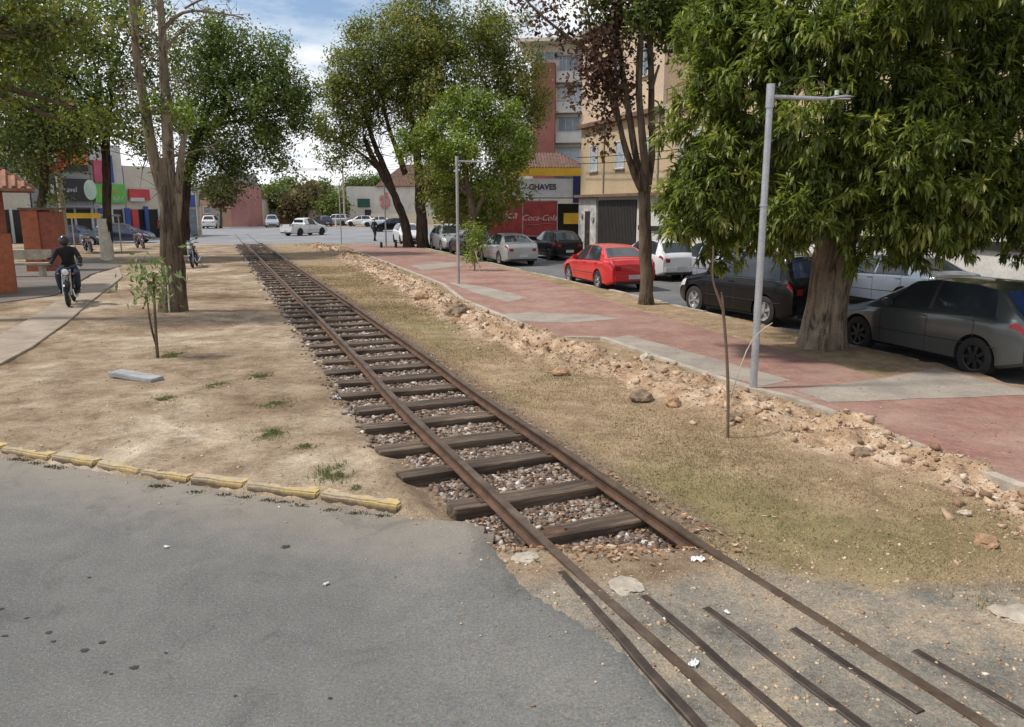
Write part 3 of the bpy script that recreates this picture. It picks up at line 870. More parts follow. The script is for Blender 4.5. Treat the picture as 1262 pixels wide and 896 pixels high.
# crumbs and pebbles over the dirt and the crossing
n = 5000
xm = r_.uniform(-9, 6, n); ym = 3.0 + 18 * r_.random(n) ** 1.6
keep = (sdist(xm, ym, FRONT) > 0.02) & (sdist(xm, ym, INNER + OUTER) > 0) & (xm > -6 - 0.5 * ym)
xm, ym = xm[keep], ym[keep]
sz = 0.006 + 0.022 * r_.random(len(xm)) ** 4
stones('pebbles', np.stack([xm, ym, height(xm, ym)], 1), sz, MT['clod'], 4)
n = 9000
xm = r_.uniform(-6, 1.2, n); ym = r_.uniform(3.0, 8.0, n)
keep = (sdist(xm, ym, FRONT) < -0.02) & (sdist(xm, ym, FRONT) > -0.05 - 0.9 * r_.random(n) ** 4)
xm, ym = xm[keep], ym[keep]
stones('gutter_grit', np.stack([xm, ym, rise(xm, ym, sdist(xm, ym, FRONT)) + 0.003], 1), 0.003 + 0.014 * r_.random(len(xm)) ** 8, MT['clod'], 6)

n = 7000
xm = r_.uniform(0, 4.5, n); ym = r_.uniform(2.8, 5.6, n)
keep = (sdist(xm, ym, FRONT) > 0.02); xm, ym = xm[keep], ym[keep]
stones('crossing_grit', np.stack([xm, ym, height(xm, ym) + 0.001], 1), 0.004 + 0.016 * r_.random(len(xm)) ** 7, MT['clod'], 14)

def rock(name, loc, s, mat, label, seed, parent=None, flat=0.65, group=None, cat='rock'):
    bm = bmesh.new(); bmesh.ops.create_icosphere(bm, subdivisions=3, radius=1)
    for v in bm.verts:
        q = v.co * 1.4 + Vector((seed * 7.1, 0, 0))
        v.co *= 1 + 0.42 * mnoise.noise(q) + 0.16 * mnoise.noise(q * 3)
        v.co = Vector((v.co.x * s, v.co.y * s * 0.8, v.co.z * s * flat))
    me = bpy.data.meshes.new(name); bm.to_mesh(me); bm.free()
    o = link_mesh(name, me, mat); o.location = loc; o.rotation_euler = (0, 0, seed)
    return tag(o, label, cat, group)
MT['rockw'] = surf('pale_stone', (0.55, 0.49, 0.40), (0.36, 0.30, 0.22), 8, 0.9, 0.6, 0.01, 40)
MT['rocko'] = surf('ochre_clay', (0.40, 0.25, 0.14), (0.25, 0.145, 0.085), 9, 0.95, 0.8, 0.02, 40)
MT['rockb'] = surf('brown_clay', (0.27, 0.19, 0.125), (0.14, 0.095, 0.06), 9, 0.95, 0.8, 0.02, 40)
def gh(px, py):
    p = at(px, py, 0.1); p.z = float(height(np.array([p.x]), np.array([p.y]))[0]); return p
for i, (px, py, s, mt, lab) in enumerate([
        (797, 443, 0.13, 'rockw', 'pale rounded stone on the spoil heap close to the pavement edge'),
        (1215, 668, 0.095, 'rocko', 'orange clay lump alone on the dry grass at the right'),
        (1188, 631, 0.05, 'rockw', 'small pale stone at the foot of the spoil heap, right side'),
        (790, 492, 0.17, 'rockb', 'big brown clay lump on the heap below the pale stone'),
        (563, 388, 0.32, 'rockb', 'large brown clod at the heap edge in front of the middle lamp post'),
        (1062, 557, 0.12, 'rockb', 'dark clay clod beside the pavement edging'),
        (905, 520, 0.10, 'rockb', 'brown clod at the foot of the bare sapling'),
        (830, 498, 0.13, 'rocko', 'ochre clod on the heap right of the big brown lump'),
        (690, 463, 0.14, 'rocko', 'ochre clod on the grass side of the heap'),
        (518, 372, 0.2, 'rocko', 'reddish clod on the heap furthest up the track'),
        (945, 500, 0.12, 'rockb', 'brown clod just below the foot of the near lamp post')]):
    p = gh(px, py); p.z += s * 0.2
    rock('rock', p, s, MT[mt], lab, i + 1)
# flat broken concrete bits at the crossing
for px, py, s, lab in ((772, 722, 0.13, 'flat pale concrete chunk between the rails at the crossing'), (648, 686, 0.10, 'flat pale concrete chunk left of the left rail'), (1250, 757, 0.14, 'flat pale concrete chunk at the lower right edge of the grass')):
    p = at(px, py, 0.1); p.z = float(height(np.array([p.x]), np.array([p.y]))[0]) + 0.004
    rock('concrete_chunk', p, s, MT['kerbc'], lab, px * 0.01, flat=0.16, cat='rubble')
# concrete slab on the left verge
p = gh(168, 466)
o = MB().box((0, 0, 0), (0.86, 0.24, 0.07)).build('concrete_slab', surf('grey_slab', (0.33, 0.33, 0.33), (0.22, 0.22, 0.22), 5, 0.9, 0.4, 0.01, 30), bevel=0.012)
o.location = p + Vector((0, 0, 0.035)); o.rotation_euler = (0.03, 0.05, R(-22))
tag(o, 'broken grey concrete slab lying on the bare dirt by the leafy sapling', 'slab')

# ------------------------------------------------------------------ grass and leaves on the ground
def blades(name, X, Y, Hh, Wd, mat, seed, kind='stuff', Z=None, parent=None, lean=0.6):
    r = np.random.default_rng(seed); n = len(X)
    Z = height(X, Y) if Z is None else Z
    a = r.uniform(0, 2 * PI, n); dx, dy = np.cos(a), np.sin(a)
    ln = r.uniform(0.1, lean, n) * Hh; la = r.uniform(0, 2 * PI, n)
    P0 = np.stack([X - dx * Wd / 2, Y - dy * Wd / 2, Z - 0.004], 1); P1 = np.stack([X + dx * Wd / 2, Y + dy * Wd / 2, Z - 0.004], 1)
    P2 = np.stack([X + np.cos(la) * ln, Y + np.sin(la) * ln, Z + Hh], 1)
    V = np.stack([P0, P1, P2], 1).reshape(-1, 3); F = np.arange(n * 3).reshape(n, 3)
    c = np.repeat(r.random(n), 3)
    o = np_mesh(name, V, F, mat, parent, attr={'leaf': np.stack([c, c, c, np.ones_like(c)], 1)})
    if kind: o['kind'] = kind
    return o
MT['drygrass'] = leafmat('dry_grass', (0.20, 0.13, 0.07), (0.43, 0.315, 0.185), (0.24, 0.195, 0.085), 0.8, 0.15)
MT['olive_grass'] = leafmat('olive_grass', (0.12, 0.12, 0.045), (0.24, 0.22, 0.09), (0.34, 0.27, 0.14), 0.8, 0.15)
MT['weed'] = leafmat('green_weed', (0.08, 0.10, 0.035), (0.15, 0.18, 0.07), (0.30, 0.25, 0.13), 0.7, 0.2)
n = 260000
yg = 3.2 + 30 * r_.random(n) ** 1.9; xg = track_x(yg) + 0.62 + r_.random(n) * 5.5
dm, _ = seg_dist(xg, yg, MOUND)
dens = 0.55 + 1.5 * fbm(xg, yg, 0.8, 3)
keep = (xg < np.interp(yg, ml[::-1, 1], ml[::-1, 0]) + 0.1) & (dm > 0.55) & (r_.random(n) < dens) & (yg > 5.35 - 0.42 * (xg - 1.6))
xg, yg = xg[keep], yg[keep]
blades('grass', xg, yg, r_.uniform(0.006, 0.024, len(xg)) * (1 + yg / 40), 0.005 + 0.0006 * yg, MT['drygrass'], 8, lean=1.6)
n = 26000
xg = r_.uniform(-14, -0.6, n); yg = 6.5 + 20 * r_.random(n) ** 1.4
dn = fbm(xg, yg, 0.5, 4)
keep = (xg < track_x(yg) - 1.0) & (dn > 0.10) & (r_.random(n) < 4 * (dn - 0.08)) & (sdist(xg, yg, FRONT) > 0.1) & (sdist(xg, yg, PATH) > 0.05)
xg, yg = xg[keep], yg[keep]
blades('grass', xg, yg, r_.uniform(0.008, 0.028, len(xg)), 0.006 + 0.0006 * yg, MT['drygrass'], 18)
# green patches in the verge
for (px, py, rr, nn) in ((865, 565, 0.9, 2600), (800, 600, 0.5, 900), (950, 640, 0.6, 1200), (690, 465, 0.6, 900), (450, 340, 2.0, 1600), (1130, 690, 0.3, 300), (900, 690, 0.35, 500), (770, 520, 0.5, 600), (510, 385, 1.2, 1200), (1215, 745, 0.12, 160)):
    q = at(px, py, 0.1)
    X = q.x + r_.normal(0, rr * 0.5, nn); Y = q.y + r_.normal(0, rr * 0.7, nn)
    dm, _ = seg_dist(X, Y, MOUND); k = (dm > 0.4) & (X - track_x(Y) > 0.6); X, Y = X[k], Y[k]
    blades('grass', X, Y, r_.uniform(0.008, 0.032, len(X)), 0.006 + 0.0006 * q.y, MT['olive_grass'], int(px), lean=1.2)
tufts = [(413, 582, 0.22, 'bushy green weed tuft at the end of the yellow kerb'), (338, 497, 0.24, 'low green weed tuft, second nearest the road, left of the track'), (268, 474, 0.18, 'small green weed tuft right of the concrete slab'), (320, 464, 0.24, 'spreading weed tuft furthest right of the sapling'),
         (202, 491, 0.2, 'thin weed tuft directly below the concrete slab'), (334, 534, 0.22, 'flat weed tuft in the middle of the dirt between two others'), (380, 547, 0.15, 'sparse weed tuft up and left of the bushy one'), (212, 437, 0.25, 'weed tuft around the foot of the leafy sapling'), (440, 600, 0.1, 'tiny weed tuft beside the kerb end')]
for i, (px, py, rr, lab) in enumerate(tufts):
    q = at(px, py, 0.1); nn = int(900 * (rr / .2) ** 2)
    X = r_.normal(0, rr * 0.42, nn); Y = r_.normal(0, rr * 0.55, nn)
    kz = fbm(X * 4 + i, Y * 4, 2.0, 3) > -0.12; X, Y = X[kz], Y[kz]; nn = len(X)
    Z = height(X + q.x, Y + q.y)
    big = 1.6 if i == 0 else 1
    o = blades('weed_tuft', X, Y, r_.uniform(0.008, 0.036, nn) * big, 0.009 * np.ones(nn), MT['weed'], 50 + i, kind=None, Z=Z, lean=1.3)
    o.location = (q.x, q.y, 0)
    tag(o, lab, 'weed', 'green weed tufts on the bare dirt')
gx = []; gy = []
for (px, py) in ((18, 567), (30, 568), (45, 572), (60, 576), (70, 578), (190, 600), (198, 601), (240, 608), (275, 611), (300, 614), (330, 618), (348, 620), (370, 624), (407, 630), (440, 634), (470, 637)):
    q = at(px, py, 0); k = 70
    gx += list(q.x + r_.normal(0, .045, k)); gy += list(q.y + r_.normal(0.02, .02, k))
gx = np.array(gx); gy = np.array(gy)
blades('gutter_weeds', gx, gy, r_.uniform(.006, .022, len(gx)), .016 * np.ones(len(gx)), leafmat('dead_weed', (.06, .045, .025), (.13, .10, .055), (.2, .16, .09), .9, .1), 77, Z=0 * gx)
# fallen leaves
def litter(name, X, Y, Z, size, mat, seed):
    r = np.random.default_rng(seed); n = len(X)
    a = r.uniform(0, 2 * PI, n); L = size * r.uniform(0.6, 1.3, n); W = L * 0.42
    ux, uy = np.cos(a), np.sin(a); t1 = r.uniform(-.3, .5, n) * L * 0.6; t2 = r.uniform(-.1, .5, n) * W
    P = np.stack([X, Y, Z + 0.006], 1)
    A = P + np.stack([ux * L / 2, uy * L / 2, np.abs(t1)], 1); B = P - np.stack([ux * L / 2, uy * L / 2, 0 * t1], 1)
    Cc = P + np.stack([-uy * W / 2, ux * W / 2, np.abs(t2)], 1); D = P + np.stack([uy * W / 2, -ux * W / 2, 0.3 * np.abs(t2)], 1)
    V = np.stack([A, Cc, B, D], 1).reshape(-1, 3); F = np.arange(n * 4).reshape(n, 4)
    c = np.repeat(r.random(n), 4)
    return tag(np_mesh(name, V, F, mat, attr={'leaf': np.stack([c, c, c, np.ones_like(c)], 1)}), kind='stuff')
MT['deadleaf'] = leafmat('dead_leaf', (0.12, 0.055, 0.03), (0.36, 0.20, 0.105), (0.5, 0.38, 0.26), 0.8, 0.1)
n = 5200
yl = 4.2 + 25 * r_.random(n) ** 2.0; yl = yl[yl > 5.3]; n = len(yl); ul = r_.uniform(-1.0, 0.9, n)
xl = track_x(yl) + ul
litter('leaf_litter', xl, yl, height(xl, yl) + 0.015, 0.06, MT['deadleaf'], 9)
X = r_.normal(0.75, 0.25, 90); Y = r_.normal(5.32, 0.1, 90)
litter('leaf_litter', X, Y, height(X, Y) + 0.01, 0.055, MT['deadleaf'], 10)
n = 1500
xl = r_.uniform(-7, 6, n); yl = 5.5 + 16 * r_.random(n) ** 1.5
k = (sdist(xl, yl, FRONT) > 0.05); xl, yl = xl[k], yl[k]
litter('leaf_litter', xl, yl, np.maximum(height(xl, yl), np.where(inside(xl, yl, INNER + OUTER), 0.13, -1)), 0.045, MT['deadleaf'], 11)
# dark spots and scraps on the road
def pit(px, py, rx, ry, i):
    p = at(px, py, 0)
    poly = []
    for k in range(14):
        a = 2 * PI * k / 14; q = 1 + random.uniform(-.3, .3)
        poly.append((p.x + rx * q * math.cos(a), p.y + ry * q * math.sin(a)))
    return poly
mbp = MB()
for i, (px, py, rx) in enumerate([(353, 674, .035), (126, 792, .02), (104, 802, .022), (166, 823, .024), (66, 791, .016), (60, 780, .02), (33, 762, .014), (6, 784, .018), (1, 751, .018), (204, 805, .011), (110, 712, .014), (620, 801, .022), (724, 806, .015), (535, 748, .01), (290, 858, .011), (407, 861, .013), (130, 829, .012), (137, 831, .01), (700, 815, .01)]):
    poly = pit(px, py, rx, rx * 0.85, i)
    b0 = len(mbp.v); mbp.v += [(x, y, 0.004) for x, y in poly]; mbp.f.append(tuple(range(b0, b0 + len(poly))))
tag(mbp.build('oil_spots', surf('oil_spot', (0.03, 0.028, 0.026), (0.02, 0.019, 0.018), 20, 0.7, 0.1, 0.002, 50)), kind='stuff')
MT['paper'] = surf('white_paper', (0.75, 0.74, 0.72), (0.6, 0.6, 0.58), 20, 0.8, 0, 0, 0)
for i, (px, py, s, lab) in enumerate([(860, 688, .05, 'crumpled white plastic scrap by the right rail'), (855, 819, .035, 'white paper scrap between strip and left rail'), (415, 490, .07, 'white paper scrap at the left edge of the ballast'), (205, 675, .02, 'tiny white paper scrap on the asphalt'), (402, 721, .022, 'tiny white scrap on the asphalt near the kerb end'), (896, 756, .02, 'small white scrap on the middle steel strip')]):
    p = at(px, py, 0.1 if i not in (3, 4) else 0.0)
    p.z = max(float(height(np.array([p.x]), np.array([p.y]))[0]), 0.0) + 0.012
    bm = bmesh.new(); bmesh.ops.create_grid(bm, x_segments=6, y_segments=5, size=s)
    for v in bm.verts: v.co.z = s * 0.7 * mnoise.noise(v.co * (2.2 / s) + Vector((i * 3, 0, 0)))
    for v in bm.verts: v.co.y *= 0.6
    bmesh.ops.solidify(bm, geom=bm.faces[:], thickness=0.0015)
    me = bpy.data.meshes.new('paper_scrap'); bm.to_mesh(me); bm.free()
    o = link_mesh('paper_scrap', me, MT['paper']); o.location = p; o.rotation_euler = (0, 0, i)
    tag(o, lab, 'litter', 'white litter scraps on the ground')
# far hills
def hill(name, x0, x1, Y, z, seed, mat):
    bm = bmesh.new(); n = 90; vs = []
    rows = 10
    for j in range(rows):
        row = []
        for i in range(n):
            x = x0 + (x1 - x0) * i / (n - 1)
            prof = z * (1 + 0.22 * mnoise.noise(Vector((x / 230, seed, 0))) + 0.05 * mnoise.noise(Vector((x / 50, seed, 4))))
            row.append(bm.verts.new((x, Y + j * 60 + 8 * mnoise.noise(Vector((x / 40, j, 1))), -2 + prof * math.sin(PI / 2 * j / (rows - 1)))))
        vs.append(row)
    for j in range(rows - 1):
        for i in range(n - 1): bm.faces.new((vs[j][i], vs[j][i + 1], vs[j + 1][i + 1], vs[j + 1][i]))
    me = bpy.data.meshes.new(name); bm.to_mesh(me); bm.free()
    me.polygons.foreach_set('use_smooth', [True] * len(me.polygons))
    return tag(link_mesh(name, me, mat), kind='structure')
MT['hill'] = surf('distant_hill', (0.16, 0.17, 0.115), (0.085, 0.10, 0.07), 0.02, 1.0, 0, 0, 0.09)
hill('hills', -1600, 900, 700, 36, 2, MT['hill'])

# ================================================================== BUILDERS FOR VEHICLES
def interp(x, tab):
    return float(np.interp(x, [t[0] for t in tab], [t[1] for t in tab]))

def smooth_tab(tab, x, s):
    return sum(interp(x + k * s, tab) * wgt for k, wgt in ((-1, .25), (0, .5), (1, .25)))

SHAPES = {
 # x from the front bumper (0) to the tail (L); heights of the top line and of the shoulder
 'hatch': dict(L=4.0, W=0.84, wb=(0.78, 3.27), r=0.31,
    top=[(0, .50), (.05, .62), (.25, .74), (.95, .93), (1.05, .96), (1.75, 1.38), (2.2, 1.45), (3.0, 1.44), (3.45, 1.37), (3.88, 1.0), (3.97, .93), (4.0, .80)],
    sh=[(0, .46), (.05, .56), (.3, .68), (1.0, .86), (2.0, .90), (3.2, .95), (3.9, .92), (4.0, .78)], glass=(1.32, 3.52), wind=(1.06, 1.72), rear=(3.47, 3.86), doors=(1.30, 2.32, 3.22)),
 'sedan': dict(L=4.3, W=0.84, wb=(0.82, 3.36), r=0.31,
    top=[(0, .48), (.05, .60), (.3, .73), (1.0, .90), (1.12, .94), (1.85, 1.36), (2.3, 1.42), (2.9, 1.40), (3.2, 1.34), (3.75, 1.05), (3.85, 1.03), (4.2, 1.0), (4.27, .92), (4.3, .78)],
    sh=[(0, .44), (.05, .55), (.3, .67), (1.0, .84), (2.0, .88), (3.2, .93), (4.2, .93), (4.3, .76)], glass=(1.38, 3.45), wind=(1.14, 1.82), rear=(3.23, 3.73), doors=(1.36, 2.36, 3.28)),
 'suv': dict(L=4.0, W=0.85, wb=(0.78, 3.24), r=0.33,
    top=[(0, .58), (.05, .74), (.22, .86), (.95, 1.0), (1.1, 1.04), (1.6, 1.52), (2.0, 1.61), (3.3, 1.60), (3.6, 1.54), (3.88, 1.06), (3.96, 1.0), (4.0, .85)],
    sh=[(0, .54), (.05, .68), (.25, .80), (1.0, .94), (2.0, .97), (3.4, 1.0), (3.9, .99), (4.0, .82)], glass=(1.28, 3.62), wind=(1.10, 1.58), rear=(3.62, 3.86), doors=(1.28, 2.26, 3.16)),
 'pickup': dict(L=4.6, W=0.85, wb=(0.85, 3.65), r=0.34,
    top=[(0, .60), (.05, .76), (.3, .90), (1.1, 1.05), (1.25, 1.08), (1.8, 1.55), (2.1, 1.62), (2.75, 1.60), (2.98, 1.50), (3.02, 1.04), (4.5, 1.04), (4.6, 1.0)],
    sh=[(0, .56), (.05, .70), (.3, .82), (1.1, .96), (2.0, .99), (3.4, 1.0), (4.5, 1.0), (4.6, .95)], glass=(1.45, 2.85), wind=(1.26, 1.78), rear=None, doors=(1.42, 2.5, 2.5)),
}
PAINT = {}
def get_paint(name, c, metal=.3, rough=.3, dust=.1, coat=.7):
    if name not in PAINT: PAINT[name] = paint(name, c, metal, rough, dust, coat)
    return PAINT[name]

def make_car(name, label, cat, shape, paintm, loc, heading, wheel='alloy', detail=True, rearglass='glass', roofm=None, group=None):
    S = SHAPES[shape]; L = S['L']; W = S['W']; gl = S['glass']
    xo = (S['wb'][0] + S['wb'][1]) / 2
    root = thing(name, label, cat, loc, heading, group)
    def sec(x, v):
        """surface point at station x and ring parameter v (0 = sill, 1 = roof centre), left side"""
        xx = min(max(x, 0), L)
        t = smooth_tab(S['top'], xx, .05); s = smooth_tab(S['sh'], xx, .06)
        t = max(t, s + 0.015)
        e = min(xx / 0.55, 1.0); f = min((L - xx) / 0.5, 1.0)
        w = W * (0.80 + 0.20 * math.sin(e * PI / 2)) * (0.86 + 0.14 * math.sin(f * PI / 2))
        cab = min(max((t - s - 0.08) / 0.36, 0), 1)
        wt = w * (0.90 - 0.20 * cab)
        zb = 0.20 + 0.10 * max(0, 1 - xx / 0.35) + 0.10 * max(0, 1 - (L - xx) / 0.35)
        P = [(w * .90, zb), (w * .975, zb + .05), (w * 1.0, zb + (s - zb) * .42), (w * 1.0, zb + (s - zb) * .72), (w * .985, s - .035), (w * .955, s + (0.005)),
             (wt + (w * .95 - wt) * .5, s + (t - s) * .48 - .005), (wt + .012, s + (t - s) * .84), (wt - .03, s + (t - s) * .935), (wt - .13, t - .018 * 1.2), (wt * .5, t - .006), (0, t)]
        q = v * (len(P) - 1); i = min(int(q), len(P) - 2); k = q - i
        return Vector((xo - xx, P[i][0] * (1 - k) + P[i + 1][0] * k, P[i][1] * (1 - k) + P[i + 1][1] * k))
    NP = 11
    ts = [i / (NP * 1) for i in range(NP + 1)]
    ts = sorted(set([i / (NP * 2) for i in range(2 * NP + 1)]))
    xs_ = [0, .02, .05, .1] + list(np.arange(.17, L - .12, .07)) + [L - .1, L - .05, L - .02, L]
    vs = []; fs = []; n = 2 * len(ts) - 1
    for x in xs_:
        ring = [sec(x, v) for v in ts]
        vs += ring + [Vector((p.x, -p.y, p.z)) for p in reversed(ring[:-1])]
    for i in range(len(xs_) - 1):
        for k in range(n):
            a = i * n + k; b = i * n + (k + 1) % n
            fs.append((a, b, b + n, a + n))
    fs.append(tuple(range(n))); fs.append(tuple((len(xs_) - 1) * n + k for k in range(n)))
    mb = MB().add(vs, fs)
    body = mb.build('body', paintm, root, smooth=False)
    # wheel arches (and the open bed of a pickup) are cut out of the shell
    cut = MB()
    for wx in S['wb']:
        for sd in (-1, 1):
            cut.cyl((xo - wx, sd * (W - .26), S['r']), (xo - wx, sd * (W + .3), S['r']), S['r'] + .055, 28)
    cut_o = cut.build('cutter', None)
    if shape == 'pickup':
        pass
    md = body.modifiers.new('b', 'BOOLEAN'); md.operation = 'DIFFERENCE'; md.solver = 'EXACT'; md.object = cut_o
    cut_o.parent = root
    bpy.context.view_layer.update()
    dg = bpy.context.evaluated_depsgraph_get()
    me = bpy.data.meshes.new_from_object(body.evaluated_get(dg))
    body.modifiers.clear(); body.data = me
    bpy.data.objects.remove(cut_o)
    me.polygons.foreach_set('use_smooth', [True] * len(me.polygons))
    try: me.set_sharp_from_angle(angle=R(32))
    except Exception: pass
    def patch(x0a, x0b, x1a, x1b, v0, v1, off=.006, nx_=8, nv=5, sides=(1, -1), x_of=None):
        """a panel on the shell between stations (lower front, lower rear, upper front, upper rear) and ring v0..v1"""
        m_ = MB()
        for sd in sides:
            g = []
            for j in range(nv + 1):
                for i in range(nx_ + 1):
                    a = j / nv; b = i / nx_
                    xa = x0a + (x1a - x0a) * a; xb = x0b + (x1b - x0b) * a
                    x = xa + (xb - xa) * b; v = v0 + (v1 - v0) * a
                    p = sec(x, v); pu = sec(x, min(v + .01, 1)); pl = sec(x, max(v - .01, 0)); px_ = sec(x + .02, v); pm = sec(x - .02, v)
                    nn = (px_ - pm).cross(pu - pl)
                    nn = nn.normalized() if nn.length > 1e-9 else Vector((0, 1, 0))
                    if nn.y * 1.0 + nn.z * 0.6 < 0: nn = -nn
                    q = p + nn * off
                    g.append(Vector((q.x, q.y * sd, q.z)))
            m_.add(g, [(j * (nx_ + 1) + i, j * (nx_ + 1) + i + 1, (j + 1) * (nx_ + 1) + i + 1, (j + 1) * (nx_ + 1) + i) for j in range(nv) for i in range(nx_)])
        return m_
    V = lambda i: i / NP
    g0, g1 = gl
    d0, d1, d2 = S['doors']
    # glass: front and rear side windows, windscreen, rear window
    up0, up1 = V(5.15), V(7.7)
    slope_f = 0.46 if shape != 'suv' else 0.36
    slope_r = 0.22 if shape in ('hatch', 'suv') else (0.30 if shape == 'sedan' else .06)
    if shape == 'sedan': g1 -= .02
    for sd_ in (1, -1): patch(g0, d1 - .035, g0 + slope_f, d1 - .035, up0, up1, sides=(sd_,)).build('side_window', MT['glass'], root, True)
    if shape != 'pickup':
        end = g1 + .02
        for sd_ in (1, -1): patch(d1 + .035, end, d1 + .035, end - slope_r, up0, up1, sides=(sd_,)).build('side_window', MT['glass'], root, True)
    w0, w1 = S['wind']
    def cross(x0, x1, v0, mat, nm_, sh0=1.0, off=.006):
        """a panel right across the car between stations x0 (low) and x1 (high)"""
        m_ = MB(); g = []; nx_ = 8; ny_ = 12
        for i in range(nx_ + 1):
            x = x0 + (x1 - x0) * i / nx_
            for j in range(-ny_, ny_ + 1):
                v = 1 - (1 - v0) * abs(j) / ny_
                p = sec(x, v); p2 = sec(x + .02, v); p3 = sec(x - .02, v)
                t_ = (p2 - p3).normalized(); nn = Vector((-t_.z, 0, t_.x)) 
                if nn.z < 0: nn = -nn
                q = p + nn * off
                g.append(Vector((q.x, q.y * (1 if j > 0 else -1), q.z)))
        r_n = 2 * ny_ + 1
        m_.add(g, [(i * r_n + j, i * r_n + j + 1, (i + 1) * r_n + j + 1, (i + 1) * r_n + j) for i in range(nx_) for j in range(2 * ny_)])
        return m_.build(nm_, mat, root, True)
    cross(w0, w1, V(8.6), MT['glass'], 'windscreen')
    if S['rear']:
        r0, r1 = S['rear']
        cross(r1, r0, V(8.6), MT[rearglass], 'rear_window')
    else:
        MB().box((xo - 3.015, 0, 1.27), (.02, 1.1, .36)).build('rear_window', MT['glass'], root)
        MB().box((xo - 3.78, 0, 1.045), (1.42, 1.36, .03)).build('bed_cover', MT['black'], root)
    # lamps
    for sd_ in (1, -1): patch(.03, .40, .10, .46, V(3.1), V(4.5), .008, 6, 3, sides=(sd_,)).build('headlight', MT['lampglass'], root, True)
    tl = (L - .30, L - .015, L - .22, L - .03) if shape != 'suv' else (L - .22, L - .02, L - .2, L - .04)

    zt = interp(L, S['top'])
    for sd_ in (1, -1):
        tm_ = patch(tl[0] + .08, tl[1], tl[2] + .06, tl[3], V(3.7), V(4.95), .010, 6, 4, sides=(sd_,))
        tm_.box((xo - L - .004, sd_ * W * .64, zt - .055), (.012, .17, .13)).build('tail_light', MT['redlens'], root, True)
    # bumpers, plate, handles, mirrors, seams, sills
    zb_ = .40
    MB().box((xo - L - .02, 0, .43), (.10, W * 1.62, .22)).build('rear_bumper', paintm, root, True, bevel=.035)
    MB().box((xo + .01, 0, .38), (.08, W * 1.5, .20)).build('front_bumper', paintm, root, True, bevel=.03)
    MB().box((xo - L - .075, 0, .47), (.012, .40, .13)).build('number_plate', MT['plate'], root)
    MB().box((xo + .055, 0, .36), (.012, .9, .10)).build('grille', MT['black'], root)
    MB().box((xo - L - .012, 0, .285), (.12, W * 1.5, .08)).build('bumper_valance', MT['black'], root)
    if detail:
        sm = MB()
        for xd in sorted(set([d0 + .02, d1, d2])):
            for sd in (1,):
                s_ = patch(xd - .006, xd + .006, xd - .006, xd + .006, V(.6), V(5.0), .002, 1, 10)
                sm.add(s_.v, s_.f)
        s_ = patch(g0 - .1, g1 + .1, g0 - .1, g1 + .1, V(2.0), V(2.07), .004, 30, 1); sm.add(s_.v, s_.f)
        sm.build('door_seam', MT['black'], root)
        hm = MB()
        for xd in (d1 - .12, (d2 - .10)):
            if shape == 'pickup' and xd > d1: continue
            for sd in (-1, 1):
                p = sec(xd, V(3.9)); hm.box((p.x, sd * (p.y + .012), p.z - .02), (.16, .03, .028))
        hm.build('door_handle', paintm, root, bevel=.006)
        for sd in (-1, 1):
            p = sec(g0 + .16, V(5.4))
            MB().box((p.x, sd * (p.y + .10), p.z + .03), (.12, .2, .13)).build('wing_mirror', paintm, root, True, bevel=.03)
        s_ = patch(g0 - .06, g1 + .06, g0 - .06, g1 + .06, V(4.95), V(5.12), .009, 24, 1); s_.build('window_trim', MT['black'], root)
        s_ = patch(.9, L - .9, .9, L - .9, V(0.0), V(.9), .012, 20, 2); s_.build('sill', MT['black'], root)
    if roofm:
        s_ = patch(w1 + .05, S['rear'][0] - .05, w1 + .05, S['rear'][0] - .05, V(8.1), V(8.6), .03, 16, 2)
        s_.build('roof_rail', roofm, root)
        s_ = cross(w1 + .05, S['rear'][0] - .03, V(8.7), roofm, 'roof_panel', off=.008)
    # wheels
    MB().box((0, 0, .32), (L - .9, W * 1.35, .2)).build('underbody', MT['black'], root)
    wr = S['r']
    tm = MB(); NR = 28
    prof = [(-.10, wr * .66), (-.10, wr * .93), (-.085, wr), (.085, wr), (.10, wr * .93), (.10, wr * .66)]
    vs = []; fs = []
    for k in range(NR):
        a = 2 * PI * k / NR
        for (y, r) in prof: vs.append((r * math.cos(a), y, r * math.sin(a)))
    npf = len(prof)
    for k in range(NR):
        for j in range(npf - 1):
            a = k * npf + j; b = ((k + 1) % NR) * npf + j
            fs.append((a, b, b + 1, a + 1))
    tyre_me = MB().add(vs, fs)
    rimmb = MB()
    rimmb.cyl((0, .02, 0), (0, .03, 0), wr * .68, 24)
    for k in range(5 if wheel == 'alloy' else 7):
        a = 2 * PI * k / (5 if wheel == 'alloy' else 7)
        c_, s2 = math.cos(a), math.sin(a)
        M_ = Matrix(((c_, 0, -s2), (0, 1, 0), (s2, 0, c_)))
        rimmb.box(tuple(M_ @ Vector((wr * .34, .065, 0))), (wr * .62, .035, .055), M=M_)
    rimmb.cyl((0, .03, 0), (0, .095, 0), wr * .14, 12)
    rb = []
    for k in range(24):
        a = 2 * PI * k / 24; rb += [(wr * .60 * math.cos(a), .085, wr * .60 * math.sin(a)), (wr * .68 * math.cos(a), .092, wr * .68 * math.sin(a)), (wr * .68 * math.cos(a), .0, wr * .68 * math.sin(a)), (wr * .60 * math.cos(a), .02, wr * .60 * math.sin(a))]
    rimmb.add(rb, [(k * 4 + j, ((k + 1) % 24) * 4 + j, ((k + 1) % 24) * 4 + (j + 1) % 4, k * 4 + (j + 1) % 4) for k in range(24) for j in range(4)])
    t0 = None
